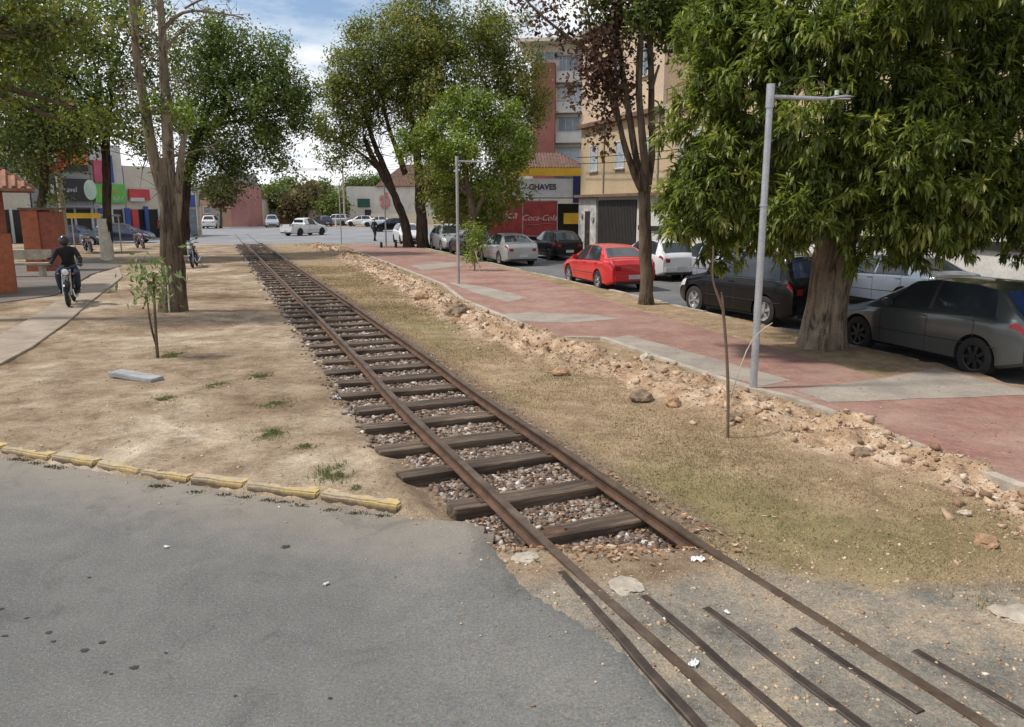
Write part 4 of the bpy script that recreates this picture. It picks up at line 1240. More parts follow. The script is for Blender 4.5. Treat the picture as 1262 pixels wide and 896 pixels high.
    for wx in S['wb']:
        for sd in (1, -1):
            if t0 is None:
                to = tyre_me.build('wheel', MT['tyre'], root, True)
                ro = rimmb.build('rim', MT[wheel], to, False)
                MB().cyl((0, -.05, 0), (0, .022, 0), wr * .67, 20).build('brake_disc', MT['black'], to)
                t0 = to
            else:
                to = t0.copy(); C.objects.link(to); to.parent = root
                for ch in t0.children:
                    c2 = ch.copy(); C.objects.link(c2); c2.parent = to
            to.location = (xo - wx, sd * (W - .11), wr)
            to.rotation_euler = (0, random.uniform(0, 1), 0 if sd > 0 else PI)
            if sd < 0: to.rotation_euler = (0, 0, PI)
    return root

# ------------------------------------------------------------------ people: one skinned body
def skin_body(name, joints, bones, radii, mat, parent=None, sub=2, root_i=0):
    me = bpy.data.meshes.new(name)
    me.from_pydata([tuple(j) for j in joints], bones, [])
    o = bpy.data.objects.new(name, me); C.objects.link(o)
    md = o.modifiers.new('skin', 'SKIN')
    for i, r in enumerate(radii):
        me.skin_vertices[0].data[i].radius = (r, r) if not hasattr(r, '__len__') else r
        me.skin_vertices[0].data[i].use_root = (i == root_i)
    sm = o.modifiers.new('sub', 'SUBSURF'); sm.levels = sub; sm.render_levels = sub
    bpy.context.view_layer.update()
    dg = bpy.context.evaluated_depsgraph_get()
    m2 = bpy.data.meshes.new_from_object(o.evaluated_get(dg))
    o.modifiers.clear(); o.data = m2
    m2.polygons.foreach_set('use_smooth', [True] * len(m2.polygons))
    m2.materials.clear(); m2.materials.append(mat)
    if parent: o.parent = parent
    return o
MT['skin'] = surf('skin', (0.33, 0.19, 0.13), (0.26, 0.145, 0.10), 8, 0.6, 0, 0, 0)
MT['cloth_black'] = surf('black_cloth', (0.022, 0.022, 0.025), (0.012, 0.012, 0.014), 14, 0.95, 0.4, 0.01, 60)
MT['denim'] = surf('dark_denim', (0.035, 0.045, 0.075), (0.02, 0.028, 0.05), 14, 0.95, 0.4, 0.01, 60)
MT['cap'] = surf('pale_cap', (0.62, 0.6, 0.56), (0.5, 0.48, 0.45), 14, 0.9, 0.2, 0.01, 60)
MT['hair'] = surf('dark_hair', (0.02, 0.014, 0.01), (0.012, 0.009, 0.007), 30, 0.7, 0.4, 0.01, 60)

def head(parent, c, yaw, hat=None, helmet=None):
    """face with eyes, nose, mouth and ears; hair, cap or helmet over it. yaw: facing direction"""
    bm = bmesh.new(); bmesh.ops.create_icosphere(bm, subdivisions=3, radius=1)
    for v in bm.verts:
        x, y, z = v.co
        if z < 0: x *= 1 - 0.22 * (-z); y *= 1 - 0.30 * (-z)
        v.co = Vector((x * .092, y * .074, z * .115))
        if x > .8 and abs(y) < .25 and abs(z + .08) < .22: v.co.x += .02
    me = bpy.data.meshes.new('head'); bm.to_mesh(me); bm.free()
    me.polygons.foreach_set('use_smooth', [True] * len(me.polygons))
    h = link_mesh('head', me, MT['skin'], parent); h.location = c; h.rotation_euler = (0, 0, yaw)
    if helmet is None:
        e = MB()
        for sd in (-1, 1): e.ball((.083, sd * .030, .012), .011, 6, 5)
        e.build('eye', MT['black'], h)
        MB().ball((.083, 0, -.055), (.008, .024, .006), 8, 5).build('mouth', MT['redlens'], h)
        m_ = MB()
        for sd in (-1, 1): m_.ball((0, sd * .075, -.01), (.018, .01, .03), 6, 5)
        m_.build('ear', MT['skin'], h)
    if helmet:
        MB().ball((0, 0, .015), (.145, .125, .14), 20, 14).build('helmet', helmet, h, True)
        MB().ball((.022, 0, -.005), (.13, .112, .062), 18, 8).build('visor', MT['glass'], h, True)
    elif hat:
        MB().ball((-.004, 0, .045), (.10, .084, .085), 14, 8).build('cap', hat, h, True)
        MB().ball((.10, 0, .05), (.07, .06, .008), 12, 5).build('cap_peak', hat, h, True)
    else:
        MB().ball((-.016, 0, .03), (.098, .083, .10), 14, 9, .03).build('hair', MT['hair'], h, True)
    return h

def hands(parent, pts, mat):
    """hands: palm with four bent fingers and a thumb. pts: list of (wrist, direction)"""
    for wpos, d in pts:
        d = Vector(d).normalized(); side = d.cross(Vector((0, 0, 1)))
        side = side.normalized() if side.length > .05 else Vector((1, 0, 0))
        m_ = MB(); wv = Vector(wpos)
        m_.tube([wv - d * .01, wv + d * .03, wv + d * .085], [.026, .036, .034], 8, sq=.5)
        for k, ln in ((-1.5, .062), (-.5, .074), (.5, .07), (1.5, .055)):
            b0 = wv + d * .08 + side * k * .017
            bend = Vector((0, 0, -1)) - d * 0.2 if abs(d.z) < .7 else side * 0 + Vector((0, -.6, -1))
            m_.tube([b0, b0 + d * ln * .5, b0 + d * ln * .75 + bend.normalized() * ln * .4], [.009, .0085, .007], 6)
        t0_ = wv + d * .03 + side * .03
        m_.tube([t0_, t0_ + (d + side).normalized() * .035, t0_ + d * .065 + side * .022], [.011, .010, .008], 6)
        m_.build('hand', mat, parent, True)

def make_walker(label, loc, face, top, legs, hat=None, stride=.22, group=None, hgt=1.0, cat='person'):
    root = thing('person', label, cat, loc, face, group); root.scale = (hgt, hgt, hgt)
    # local +x is the way the person faces
    J = [(0, 0, .94), (-.01, 0, 1.14), (0, 0, 1.38), (0, 0, 1.50),                       # pelvis, waist, chest, neck
         (0, .17, 1.42), (-.06, .22, 1.15), (.04, .24, .92),                              # left arm
         (0, -.17, 1.42), (.05, -.22, 1.15), (.13, -.23, .93),
         (.01, .09, .90), (stride * .6, .10, .50), (stride * .75, .10, .09), (stride * .75 + .15, .10, .04),
         (.01, -.09, .90), (-stride * .1, -.10, .50), (-stride * .95, -.10, .11), (-stride * .95 + .14, -.10, .04)]
    B = [(0, 1), (1, 2), (2, 3), (2, 4), (4, 5), (5, 6), (2, 7), (7, 8), (8, 9), (0, 10), (10, 11), (11, 12), (12, 13), (0, 14), (14, 15), (15, 16), (16, 17)]
    rr = [(.13, .10), (.12, .10), (.15, .11), .055, .065, .05, .034, .065, .05, .034, .09, .062, .042, .036, .09, .062, .042, .036]
    # one continuous body in shirt colour; trousers worn over it
    skin_body('body', J, B, rr, top, root)
    Jt = [(0, 0, 1.0)] + J[10:13] + J[14:17]
    skin_body('trousers', Jt, [(0, 1), (1, 2), (2, 3), (0, 4), (4, 5), (5, 6)], [(.145, .115), .103, .074, .06, .103, .074, .06], legs, root)
    head(root, (.02, 0, 1.64), 0, hat)
    hands(root, [((.04, .24, .92), (.15, 0, -1)), ((.13, -.23, .93), (.25, 0, -1))], MT['skin'])
    sh = MB()
    for x, y in ((stride * .75 + .06, .10), (-stride * .95 + .06, -.10)): sh.ball((x, y, .045), (.14, .05, .048), 10, 6)
    sh.build('shoe', MT['black'], root, True)
    return root

# ------------------------------------------------------------------ motorcycles
def make_bike(label, loc, heading, tank, group=None, lean=0.0):
    root = thing('motorcycle', label, 'motorcycle', loc, heading, group)
    root.rotation_euler = (lean, 0, heading)
    # local +x forward; wheels at x = +-.66
    def wheel(x, rr_):
        m_ = MB(); N = 28; tw = .045
        vs = []; fs = []
        for k in range(N):
            a = 2 * PI * k / N
            for j in range(8):
                b = 2 * PI * j / 8
                r = rr_ - tw + tw * math.cos(b); vs.append((r * math.cos(a), tw * math.sin(b), r * math.sin(a)))
        for k in range(N):
            for j in range(8):
                fs.append((k * 8 + j, ((k + 1) % N) * 8 + j, ((k + 1) % N) * 8 + (j + 1) % 8, k * 8 + (j + 1) % 8))
        t = m_.add(vs, fs).build('wheel', MT['tyre'], root, True); t.location = (x, 0, rr_)
        s_ = MB()
        for k in range(6):
            a = PI * k / 3; s_.cyl((0, 0, 0), (math.cos(a) * (rr_ - .07), 0, math.sin(a) * (rr_ - .07)), .012, 6)
        s_.cyl((0, -.06, 0), (0, .06, 0), .045, 10).cyl((0, .045, 0), (0, .052, 0), .12, 16)
        s_.build('rim', MT['alloy'], t)
    wheel(.66, .30); wheel(-.64, .29)
    f = MB()
    for sd in (-1, 1):
        f.tube([(.66, sd * .085, .30), (.50, sd * .085, .80), (.46, sd * .085, .92)], [.024, .022, .02], 8)
        f.tube([(-.64, sd * .11, .29), (-.15, sd * .10, .34)], .018, 6)
        f.tube([(-.60, sd * .13, .34), (-.48, sd * .13, .68)], [.028, .022], 8)
    f.tube([(.44, 0, .88), (.30, 0, .52), (.05, 0, .24), (-.22, 0, .30), (-.3, 0, .66), (.40, 0, .84)], .022, 8)
    f.build('frame', MT['galv'], root, True)
    MB().tube([(.40, 0, .78), (.32, 0, .85), (.12, 0, .88), (-.10, 0, .80), (-.16, 0, .76)], [.05, .115, .135, .09, .05], 12, sq=.8).build('fuel_tank', tank, root, True)
    MB().tube([(-.12, 0, .79), (-.35, 0, .78), (-.72, 0, .83), (-.80, 0, .82)], [.08, .125, .11, .06], 10, sq=.45).build('seat', MT['black'], root, True)
    MB().tube([(-.3, 0, .68), (-.6, 0, .72), (-.88, 0, .74)], [.09, .10, .04], 8, sq=.9).build('tail_cowl', tank, root, True)
    e = MB().box((.05, 0, .38), (.30, .22, .24)).cyl((.12, 0, .42), (.22, 0, .62), .085, 12).cyl((.02, -.15, .34), (.02, .15, .34), .085, 14)
    e.build('engine', MT['darkalloy'], root, bevel=.01)
    MB().tube([(.2, .08, .4), (.22, .12, .22), (-.1, .14, .20), (-.75, .16, .36)], [.02, .022, .035, .045], 10).build('exhaust', MT['chrome'], root, True)
    h = MB().tube([(.34, .38, 1.02), (.42, .22, 1.03), (.44, .08, .96), (.44, -.08, .96), (.42, -.22, 1.03), (.34, -.38, 1.02)], .014, 8)
    h.build('handlebar', MT['black'], root, True)
    MB().ball((.56, 0, .86), (.08, .095, .10), 14, 10).build('headlight_shell', MT['black'], root, True)
    MB().ball((.625, 0, .86), (.03, .078, .08), 14, 8).build('headlight', MT['lampglass'], root, True)
    for sd in (-1, 1):
        m_ = MB().tube([(.38, sd * .26, 1.03), (.40, sd * .32, 1.16)], .006, 6); m_.ball((.40, sd * .34, 1.20), (.012, .055, .038), 10, 6)
        m_.build('mirror', MT['black'], root, True)
        MB().ball((.52, sd * .17, .82), (.03, .03, .022), 8, 6).build('turn_signal', MT['redlens'], root, True)
    g = MB()
    for k in range(9):
        a0 = R(20 + 16 * k); 
    g.tube([(.66 + .33 * math.cos(R(a)), 0, .30 + .33 * math.sin(R(a))) for a in range(20, 165, 16)], .055, 8, sq=.3)
    g.build('front_fender', tank, root, True)
    MB().tube([(-.64 + .33 * math.cos(R(a)), 0, .29 + .33 * math.sin(R(a))) for a in range(60, 190, 16)], .055, 8, sq=.3).build('rear_fender', MT['black'], root, True)
    MB().ball((-.90, 0, .73), (.03, .06, .035), 10, 6).build('tail_light', MT['redlens'], root, True)
    MB().tube([(-.05, .12, .28), (-.12, .30, .02)], .012, 6).build('side_stand', MT['black'], root)
    return root

def text_mesh(name, body, size, mat, parent, loc, rot, shear=0.0, extrude=.01, align='CENTER', bold=0.0):
    cu = bpy.data.curves.new(name, 'FONT'); cu.body = body; cu.size = size; cu.shear = shear; cu.extrude = extrude; cu.align_x = align; cu.offset = bold
    cu.resolution_u = 4
    o = bpy.data.objects.new(name + '_tmp', cu); C.objects.link(o)
    bpy.context.view_layer.update()
    dg = bpy.context.evaluated_depsgraph_get()
    me = bpy.data.meshes.new_from_object(o.evaluated_get(dg))
    bpy.data.objects.remove(o)
    me.materials.clear()
    t = link_mesh(name, me, mat, parent); t.location = loc; t.rotation_euler = rot
    return t

# ================================================================== VEHICLES
HD = math.atan2(1, -0.34)                # the street runs this way
def park(px, py, shape, axle, heading, side=1, z=0.0):
    """origin of a car whose wheel (front 0 / rear 1, left side 1) touches the ground at this spot"""
    S = SHAPES[shape]; p = at(px, py, z)
    half = (S['wb'][1] - S['wb'][0]) / 2
    l = Vector(((half if axle == 0 else -half), side * (S['W'] - .11)))
    c, s = math.cos(heading), math.sin(heading)
    return (p.x - (l.x * c - l.y * s), p.y - (l.x * s + l.y * c), z)
P_grey = get_paint('graphite_paint', (0.095, 0.108, 0.11), .5, .28, .03)
P_black = get_paint('black_paint', (0.005, 0.005, 0.007), .0, .25, .004, .22)
P_black.node_tree.nodes['Principled BSDF'].inputs['Specular IOR Level'].default_value = .2
P_red = get_paint('bright_red_paint', (0.58, 0.018, 0.02), .0, .25, .012)
P_white = get_paint('white_paint', (0.70, 0.70, 0.69), .0, .3, .06)
P_silver = get_paint('silver_paint', (0.42, 0.43, 0.43), .45, .32, .10)
P_blue = get_paint('pale_blue_grey_paint', (0.24, 0.28, 0.34), .45, .3, .04)
P_lilac = get_paint('pale_lilac_silver_paint', (0.5, 0.51, 0.57), .4, .3, .06)
P_dblue = get_paint('dark_blue_paint', (0.025, 0.04, 0.09), .3, .25, .06)
make_car('parked_car', 'dark grey hatchback parked right of the big tree, black wheels, seen from its rear corner', 'car', 'hatch', P_grey, park(1202, 464, 'hatch', 1, HD - .02), HD - .02, 'darkalloy', rearglass='blueglass')
hb = HD + .10
make_car('parked_car', 'black boxy hatchback with silver roof rails parked behind the near lamp post', 'car', 'suv', P_black, park(943, 401, 'suv', 1, hb), hb, 'alloy', rearglass='blueglass', roofm=P_silver)
make_car('parked_car', 'bright red car with tinted rear window parked left of the slender tree trunk', 'car', 'sedan', P_red, park(739, 357, 'sedan', 1, HD - .03), HD - .03, 'alloy', rearglass='glass')
make_car('parked_car', 'silver sedan parked in front of the red truck box', 'car', 'sedan', P_silver, park(617, 327, 'sedan', 1, HD + .02), HD + .02, 'alloy')
make_car('parked_car', 'white hatchback in the street just beyond the bright red car', 'car', 'hatch', P_white, (street_x(28.6) + 3.9, 29.3, 0), HD, 'alloy')
make_car('parked_car', 'black sedan beyond the white hatchback, right of the silver sedan', 'car', 'hatch', P_black, (street_x(40) + 4.6, 40.0, 0), HD, 'darkalloy')
make_car('parked_car', 'pale lilac silver sedan across the street left of the ficus crown', 'car', 'sedan', P_lilac, park(833, 343, 'sedan', 0, HD), HD, 'darkalloy')
make_car('parked_car', 'pale blue grey sedan across the street, seen between the big trunk and grey hatchback', 'car', 'sedan', P_blue, (street_x(20.6) + 5.9, 20.6, 0), HD, 'alloy')
make_car('parked_car', 'dark windowed silver sedan across the street above the roof of the grey hatchback', 'car', 'sedan', P_silver, (street_x(14.9) + 5.95, 14.9, 0), HD, 'alloy')
make_car('parked_car', 'silver boxy car parked nose towards the camera between the multi-trunk tree and second lamp post', 'car', 'suv', P_silver, (street_x(47.5) + 1.15, 47.5, 0), HD + PI, 'alloy', detail=False)
make_car('parked_car', 'dark car behind the small bright green tree, left of the silver sedan', 'car', 'hatch', P_black, (street_x(42.6) + 1.05, 42.6, 0), HD, 'darkalloy', detail=False)
make_car('parked_car', 'white car half hidden by the dark leaning trunk of the multi-trunk tree', 'car', 'hatch', P_white, (-7.6, 57.0, 0), HD + PI, 'darkalloy', detail=False)
# across the junction
make_car('pickup_truck', 'white pickup truck crossing the junction beyond the end of the track', 'pickup truck', 'pickup', P_white, tuple(at(376, 290)), R(60), 'darkalloy', detail=True)
make_car('far_car', 'small white car facing away at the far left of the junction', 'car', 'suv', P_white, (-37.2, 97.0, 0), R(100), 'darkalloy', detail=False)
make_car('far_car', 'pale lilac van parked at the kerb left of the pickup truck', 'car', 'suv', P_lilac, (-31.6, 103, 0), R(-70), 'darkalloy', detail=False)
for i, (px, Y, pm, lab, shp, hdg) in enumerate([(448, 108, P_white, 'white car in front of the pale house, leftmost of the row', 'hatch', R(175)), (418, 112, P_silver, 'silver car parked left of the row by the pale house', 'suv', R(170)), (468, 104, P_white, 'white car in front of the pale house, under the green sign', 'sedan', R(182)), (484, 84, P_black, 'dark car crossing the junction right of the walking person', 'hatch', R(200)), (402, 108, P_dblue, 'dark blue car beyond the white pickup truck', 'hatch', R(120))]):
    make_car('far_car', lab, 'car', shp, pm, ((px - CX) / FPX * Y * 1.0, Y, 0), hdg, 'darkalloy', detail=False)
# cars under the trees by the shops
make_car('far_car', 'dark blue car parked at the shops, right of the whitewashed trunk', 'car', 'hatch', P_dblue, (-28.6, 57.5, 0), R(10), 'alloy', detail=False)
make_car('far_car', 'dark blue car parked at the shops, behind the motorcycle rider', 'car', 'sedan', P_dblue, (-29.6, 53.0, 0), R(5), 'alloy', detail=False)
make_car('far_car', 'pale blue car parked beyond the yellow edged canopy', 'car', 'hatch', P_blue, (-33.0, 56.8, 0), R(5), 'alloy', detail=False)

P_mred = get_paint('dark_red_paint', (0.16, 0.012, 0.012), .1, .3, .05)
bk = make_bike('dark motorcycle ridden towards the camera on the concrete path', tuple(at(85, 378, .13)), R(-66), P_black)
fwd = Vector((math.cos(R(-66)), math.sin(R(-66)), 0))
bk.location = bk.location - fwd * .66
for ch in list(bk.children):
    if ch.name.startswith('side_stand'): bpy.data.objects.remove(ch)
# its rider
rd = thing('person', 'person in black jacket and helmet riding the motorcycle on the path', 'person', tuple(bk.location), R(-66))
J = [(-.22, 0, .93), (-.16, 0, 1.12), (-.02, 0, 1.36), (.03, 0, 1.47),
     (.00, .20, 1.38), (.12, .31, 1.16), (.32, .33, 1.06),
     (.00, -.20, 1.38), (.12, -.31, 1.16), (.32, -.33, 1.06),
     (-.16, .12, .90), (.22, .21, .80), (.02, .20, .40), (.14, .20, .33),
     (-.16, -.12, .90), (.22, -.21, .80), (.02, -.20, .40), (.14, -.20, .33)]
B = [(0, 1), (1, 2), (2, 3), (2, 4), (4, 5), (5, 6), (2, 7), (7, 8), (8, 9), (0, 10), (10, 11), (11, 12), (12, 13), (0, 14), (14, 15), (15, 16), (16, 17)]
skin_body('body', J, B, [(.15, .12), (.14, .12), (.17, .12), .06, .085, .062, .04, .085, .062, .04, .10, .082, .055, .045, .10, .082, .055, .045], MT['cloth_black'], rd)
skin_body('trousers', [(-.2, 0, .98)] + J[10:13] + J[14:17], [(0, 1), (1, 2), (2, 3), (0, 4), (4, 5), (5, 6)], [(.16, .13), .108, .09, .065, .108, .09, .065], MT['denim'], rd)
MB().box((-.27, 0, 1.2), (.16, .3, .42)).build('backpack', MT['black'], rd, True, bevel=.05)
head(rd, (.07, 0, 1.62), 0, helmet=surf('dark_helmet', (0.03, 0.03, 0.035), (0.02, 0.02, 0.022), 5, .25, 0, 0, 0))
hands(rd, [((.30, .33, 1.06), (.6, 0, -.25)), ((.30, -.33, 1.06), (.6, 0, -.25))], MT['black'])
sh = MB()
for sd in (-1, 1): sh.ball((.12, sd * .20, .33), (.14, .05, .05), 10, 6)
sh.build('shoe', MT['black'], rd, True)
# parked motorcycles
for (x, y, hd, lab, tk) in [(-13.5, 33.0, R(-75), 'black motorcycle parked beside the big trunk, nearest the track', P_black), (-14.9, 36.2, R(-70), 'motorcycle parked behind the big trunk, partly hidden', P_dblue),
                            (-24.2, 44.5, R(-50), 'motorcycle parked under the trees behind the rider', P_mred), (-25.8, 47.0, R(-60), 'motorcycle parked behind the rider, left of the whitewashed trunk', P_blue), (-22.9, 48.0, R(-50), 'red tanked motorcycle parked just left of the whitewashed trunk', P_mred)]:
    make_bike(lab, (x, y, .09), hd, tk, 'motorcycles parked under the trees', .12)
make_bike('motorcycle standing at the rear of the silver sedan, by the red truck box', (2.55, 42.5, 0), HD + PI, P_mred, None, .1)

# person walking at the end of the pavement
make_walker('person in black walking at the far end of the red pavement, pale cap', tuple(at(462, 297, .0)), R(60), MT['cloth_black'], MT['cloth_black'], MT['cap'])
MT['shirt_red'] = surf('red_shirt', (0.4, 0.04, 0.03), (0.3, 0.03, 0.02), 14, .9)
make_walker('person in a red top standing at the shop door left of the big trunk', (-29.6, 66.0, .05), R(-60), MT['shirt_red'], MT['denim'], None, .06)

# the red box truck with white script lettering
bt = thing('box_truck', 'red box truck with white script lettering parked across the street', 'truck', (0.4 + 1.2, 50.2, 0), HD + PI)
bt.location = (street_x(50) + 5.9, 51.2, 0)
bt.rotation_euler = (0, 0, R(2) )
MT['truckred'] = surf('faded_red_panel', (0.33, 0.035, 0.03), (0.21, 0.02, 0.02), 2.2, .55, .1, .01, 18)
bt.location = (0.62, 49.5, 0)
MB().box((0, 0, 1.9), (4.3, 2.2, 2.2)).build('cargo_box', MT['truckred'], bt, bevel=.03)
MB().box((0, 0, .72), (4.6, 1.0, .18)).build('chassis', MT['black'], bt)
MB().box((-3.25, 0, 1.45), (1.6, 2.0, 1.8)).build('cab', MT['truckred'], bt, bevel=.12)
MB().box((-3.55, -1.005, 1.75), (.8, .02, .6)).box((-4.06, 0, 1.75), (.02, 1.6, .6)).build('cab_window', MT['glass'], bt)
fr = MB()
for z in (.83, 2.97): fr.box((0, -1.115, z), (4.32, .03, .06))
for x in (-2.14, 0.0, 2.14): fr.box((x, -1.118, 1.9), (.05, .03, 2.16))
fr.build('box_trim', MT['kerbc'], bt)
for x in (-3.2, 1.4, -1.2):
    for y in (-.95, .95):
        w_ = MB().cyl((0, -.12, 0), (0, .12, 0), .42, 22).build('wheel', MT['tyre'], bt, True); w_.location = (x, y, .42)
        MB().cyl((0, -.13, 0), (0, -.10, 0), .2, 14).build('rim', MT['galv'], w_)
MT['script'] = surf('cream_lettering', (0.62, 0.5, 0.45), (0.45, 0.3, 0.27), 6, .7, 0, 0, 0)
text_mesh('lettering', 'Coca-Cola', .50, MT['script'], bt, (1.02, -1.115, 1.78), (PI / 2, 0, 0), .35, .006)
MB().tube([(.2, -1.12, 1.55), (.7, -1.12, 1.50), (1.4, -1.12, 1.60), (2.0, -1.12, 1.56)], [.02, .05, .04, .01], 8, sq=.2).build('swoosh', MT['script'], bt)
text_mesh('lettering', 'Coca', .7, MT['script'], bt, (-1.1, -1.115, 1.9), (PI / 2, 0, 0), .35, .006)

# ================================================================== BUILDINGS
def wall_box(name, mat, parent, x0, x1, y0, y1, z0, z1, bevel=0):
    return MB().box(((x0 + x1) / 2, (y0 + y1) / 2, (z0 + z1) / 2), (x1 - x0, y1 - y0, z1 - z0)).build(name, mat, parent, bevel=bevel)
def window(parent, x, z, w, h, y=0.0, frame='white', pane='winpale', nx=2, nz=1, sill=True, fr=.06, depth=.05):
    """a window in a wall whose face is the plane y (facing -y): frame, pane, sill"""
    f = MB()
    f.box((x - w / 2 + fr / 2, y - depth / 2, z), (fr, depth, h)).box((x + w / 2 - fr / 2, y - depth / 2, z), (fr, depth, h))
    f.box((x, y - depth / 2, z + h / 2 - fr / 2), (w - 2 * fr, depth, fr)).box((x, y - depth / 2, z - h / 2 + fr / 2), (w - 2 * fr, depth, fr))
    for i in range(1, nx): f.box((x - w / 2 + w * i / nx, y - depth / 2 + .006, z), (fr * .6, depth * .7, h - 2 * fr))
    for j in range(1, nz): f.box((x, y - depth / 2 + .009, z - h / 2 + h * j / nz), (w - 2 * fr, depth * .6, fr * .5))
    o = f.build('window', MT[frame], parent)
    MB().box((x, y - .008, z), (w - 2 * fr, .012, h - 2 * fr)).build('pane', MT[pane], o)
    if sill: MB().box((x, y - .05, z - h / 2 - .035), (w + .16, .13, .06)).build('sill', MT['kerbc'], o)
    return o
def tile_roof(name, parent, x0, x1, y0, y1, z0, z1, mat, hip=.0, th=.08):
    """hipped or gabled tiled roof, courses modelled as ridges"""
    m_ = MB(); yc = (y0 + y1) / 2
    A = [(x0, y0, z0), (x1, y0, z0), (x1, y1, z0), (x0, y1, z0), (x0 + hip, yc, z1), (x1 - hip, yc, z1)]
    B_ = [(p[0], p[1], p[2] - th) for p in A]
    m_.add(A + B_, [(0, 1, 5, 4), (2, 3, 4, 5), (1, 2, 5), (3, 0, 4), (7, 6, 10, 11), (9, 8, 11, 10), (8, 7, 11), (6, 9, 10), (0, 6, 7, 1), (1, 7, 8, 2), (2, 8, 9, 3), (3, 9, 6, 0)])
    def rows(a, b, c, d):           # eave a-b, ridge d-c
        a, b, c, d = map(Vector, (a, b, c, d)); L_ = (b - a).length; n = int(L_ / .22)
        for i in range(n + 1):
            k = i / n; p = a.lerp(b, k)
            # the top of this row: straight up the slope until ridge or hip
            e = (b - a).normalized(); up_ = (d - a) - e * (d - a).dot(e)
            s0 = (d - a).dot(e); s1 = (c - b).dot(-e)
            dist = k * L_
            t = 1.0
            if s0 > 1e-6: t = min(t, dist / s0)
            if s1 > 1e-6: t = min(t, (L_ - dist) / s1)
            if t < .05: continue
            q = p + up_ * t
            m_.tube([p + Vector((0, 0, .02)), q + Vector((0, 0, .02))], .065, 6)
    rows(A[0], A[1], A[5], A[4]); rows(A[2], A[3], A[4], A[5])
    if hip > 0: rows(A[1], A[2], A[5], A[5]); rows(A[3], A[0], A[4], A[4])
    return m_.build(name, mat, parent, True)
MT['tile'] = surf('clay_roof_tile', (0.36, 0.17, 0.105), (0.18, 0.09, 0.06), 3.5, .85, .3, .02, 15)
MT['tile_dark'] = surf('old_roof_tile', (0.19, 0.105, 0.07), (0.10, 0.06, 0.045), 2.5, .9, .3, .02, 12)
MT['beige'] = surf('beige_render', (0.52, 0.40, 0.25), (0.40, 0.30, 0.185), .35, .9, .15, .01, 9)
MT['peach'] = surf('peach_render', (0.60, 0.46, 0.33), (0.48, 0.36, 0.26), .35, .9, .15, .01, 9)
MT['creamwall'] = surf('cream_render', (0.66, 0.60, 0.48), (0.52, 0.47, 0.38), .3, .9, .1, .01, 9)
MT['brickred'] = surf('dark_red_cladding', (0.27, 0.10, 0.075), (0.19, 0.07, 0.055), .6, .85, .2, .01, 12)
MT['stonewall'] = surf('pale_stone_cladding', (0.55, 0.53, 0.50), (0.30, 0.29, 0.28), 3, .85, .4, .02, 10)
MT['yellow'] = surf('yellow_fascia', (0.72, 0.46, 0.04), (0.60, 0.36, 0.03), 1.5, .6, 0, 0, 0)
MT['navy'] = surf('navy_panel', (0.012, 0.018, 0.10), (0.008, 0.012, 0.07), 2, .5, 0, 0, 0)
MT['signblue'] = surf('dark_sign_letters', (0.03, 0.035, 0.09), (0.02, 0.02, 0.05), 2, .5, 0, 0, 0)
MT['signgrey'] = surf('pale_grey_sign', (0.55, 0.57, 0.6), (0.45, 0.47, 0.5), 2, .6, 0, 0, 0)
MT['pink'] = surf('pink_render', (0.42, 0.20, 0.18), (0.32, 0.15, 0.135), .5, .9, .1, .01, 9)
MT['salmon'] = surf('salmon_render', (0.50, 0.30, 0.20), (0.38, 0.23, 0.16), .5, .9, .1, .01, 9)
MT['greywall'] = surf('grey_render', (0.33, 0.33, 0.32), (0.24, 0.24, 0.24), .5, .9, .1, .01, 9)
MT['gate'] = surf('dark_steel_shutter', (0.035, 0.03, 0.027), (0.02, 0.018, 0.016), 3, .6, .2, .01, 20)
MT['orange'] = surf('orange_brick', (0.42, 0.13, 0.055), (0.27, 0.085, 0.045), 5, .85, .4, .01, 24)
MT['orangedark'] = surf('dark_orange_brick', (0.30, 0.09, 0.05), (0.20, 0.06, 0.035), 5, .85, .4, .01, 24)

HF = math.atan2(-1, 0.34)      # direction along the facade line, coming back towards the camera
def facade_x(y): return 20.4 - 0.34 * y
# --- beige building on the right; local x runs along the facade towards the camera, local -y faces the street
bb = thing('beige_building', 'beige rendered building with brown ledge, dark shutter and stone clad door on the street corner', 'building', (facade_x(47.8), 47.8, 0), HF)
ground = MB
wall_box('ground_floor_wall', MT['white'], bb, 0.02, 40, 0.03, 14, 0, 3.15)
wall_box('upper_wall', MT['beige'], bb, 0, 40, 0, 14, 3.3, 7.1)
wall_box('top_wall', MT['peach'], bb, 0, 9.6, .004, 14, 7.34, 12.3)
wall_box('set_back_wall', MT['white'], bb, 9.62, 40, 3.0, 13.98, 7.34, 11.8)
MB().box((20, -.14, 3.225), (40.3, .5, .15)).build('brown_ledge', surf('brown_ledge', (.2, .12, .07), (.12, .07, .045), 1, .8), bb)
MB().box((4.85, -.12, 7.22), (9.9, .4, .22)).build('mid_ledge', MT['tile_dark'], bb)
MB().box((25, -.10, 7.22), (30, .34, .22)).build('terrace_ledge', MT['kerbc'], bb)
MB().box((4.8, 6.9, 12.42), (10.2, 14.4, .22)).build('cornice', MT['kerbc'], bb)
st = MB().box((1.25, -.035, 1.55), (2.5, .13, 3.08)).build('stone_wall', MT['stonewall'], bb)
d = MB().box((1.35, -.125, 1.2), (.62, .05, 2.3)).build('door', MT['gate'], bb); MB().ball((1.58, -.17, 1.15), .03, 8, 6).build('door_handle', MT['chrome'], d)
MB().cyl((.55, -.13, 2.1), (.55, -.20, 2.1), .16, 14).cyl((2.15, -.13, 1.9), (2.15, -.20, 1.9), .16, 14).build('wall_plaque', MT['greywall'], bb)
g = MB()
for i in range(26): g.box((2.66 + 4.6 * i / 26 + .09, -.03, 1.5), (.13, .06, 2.9))
g.build('shutter', MT['gate'], bb)
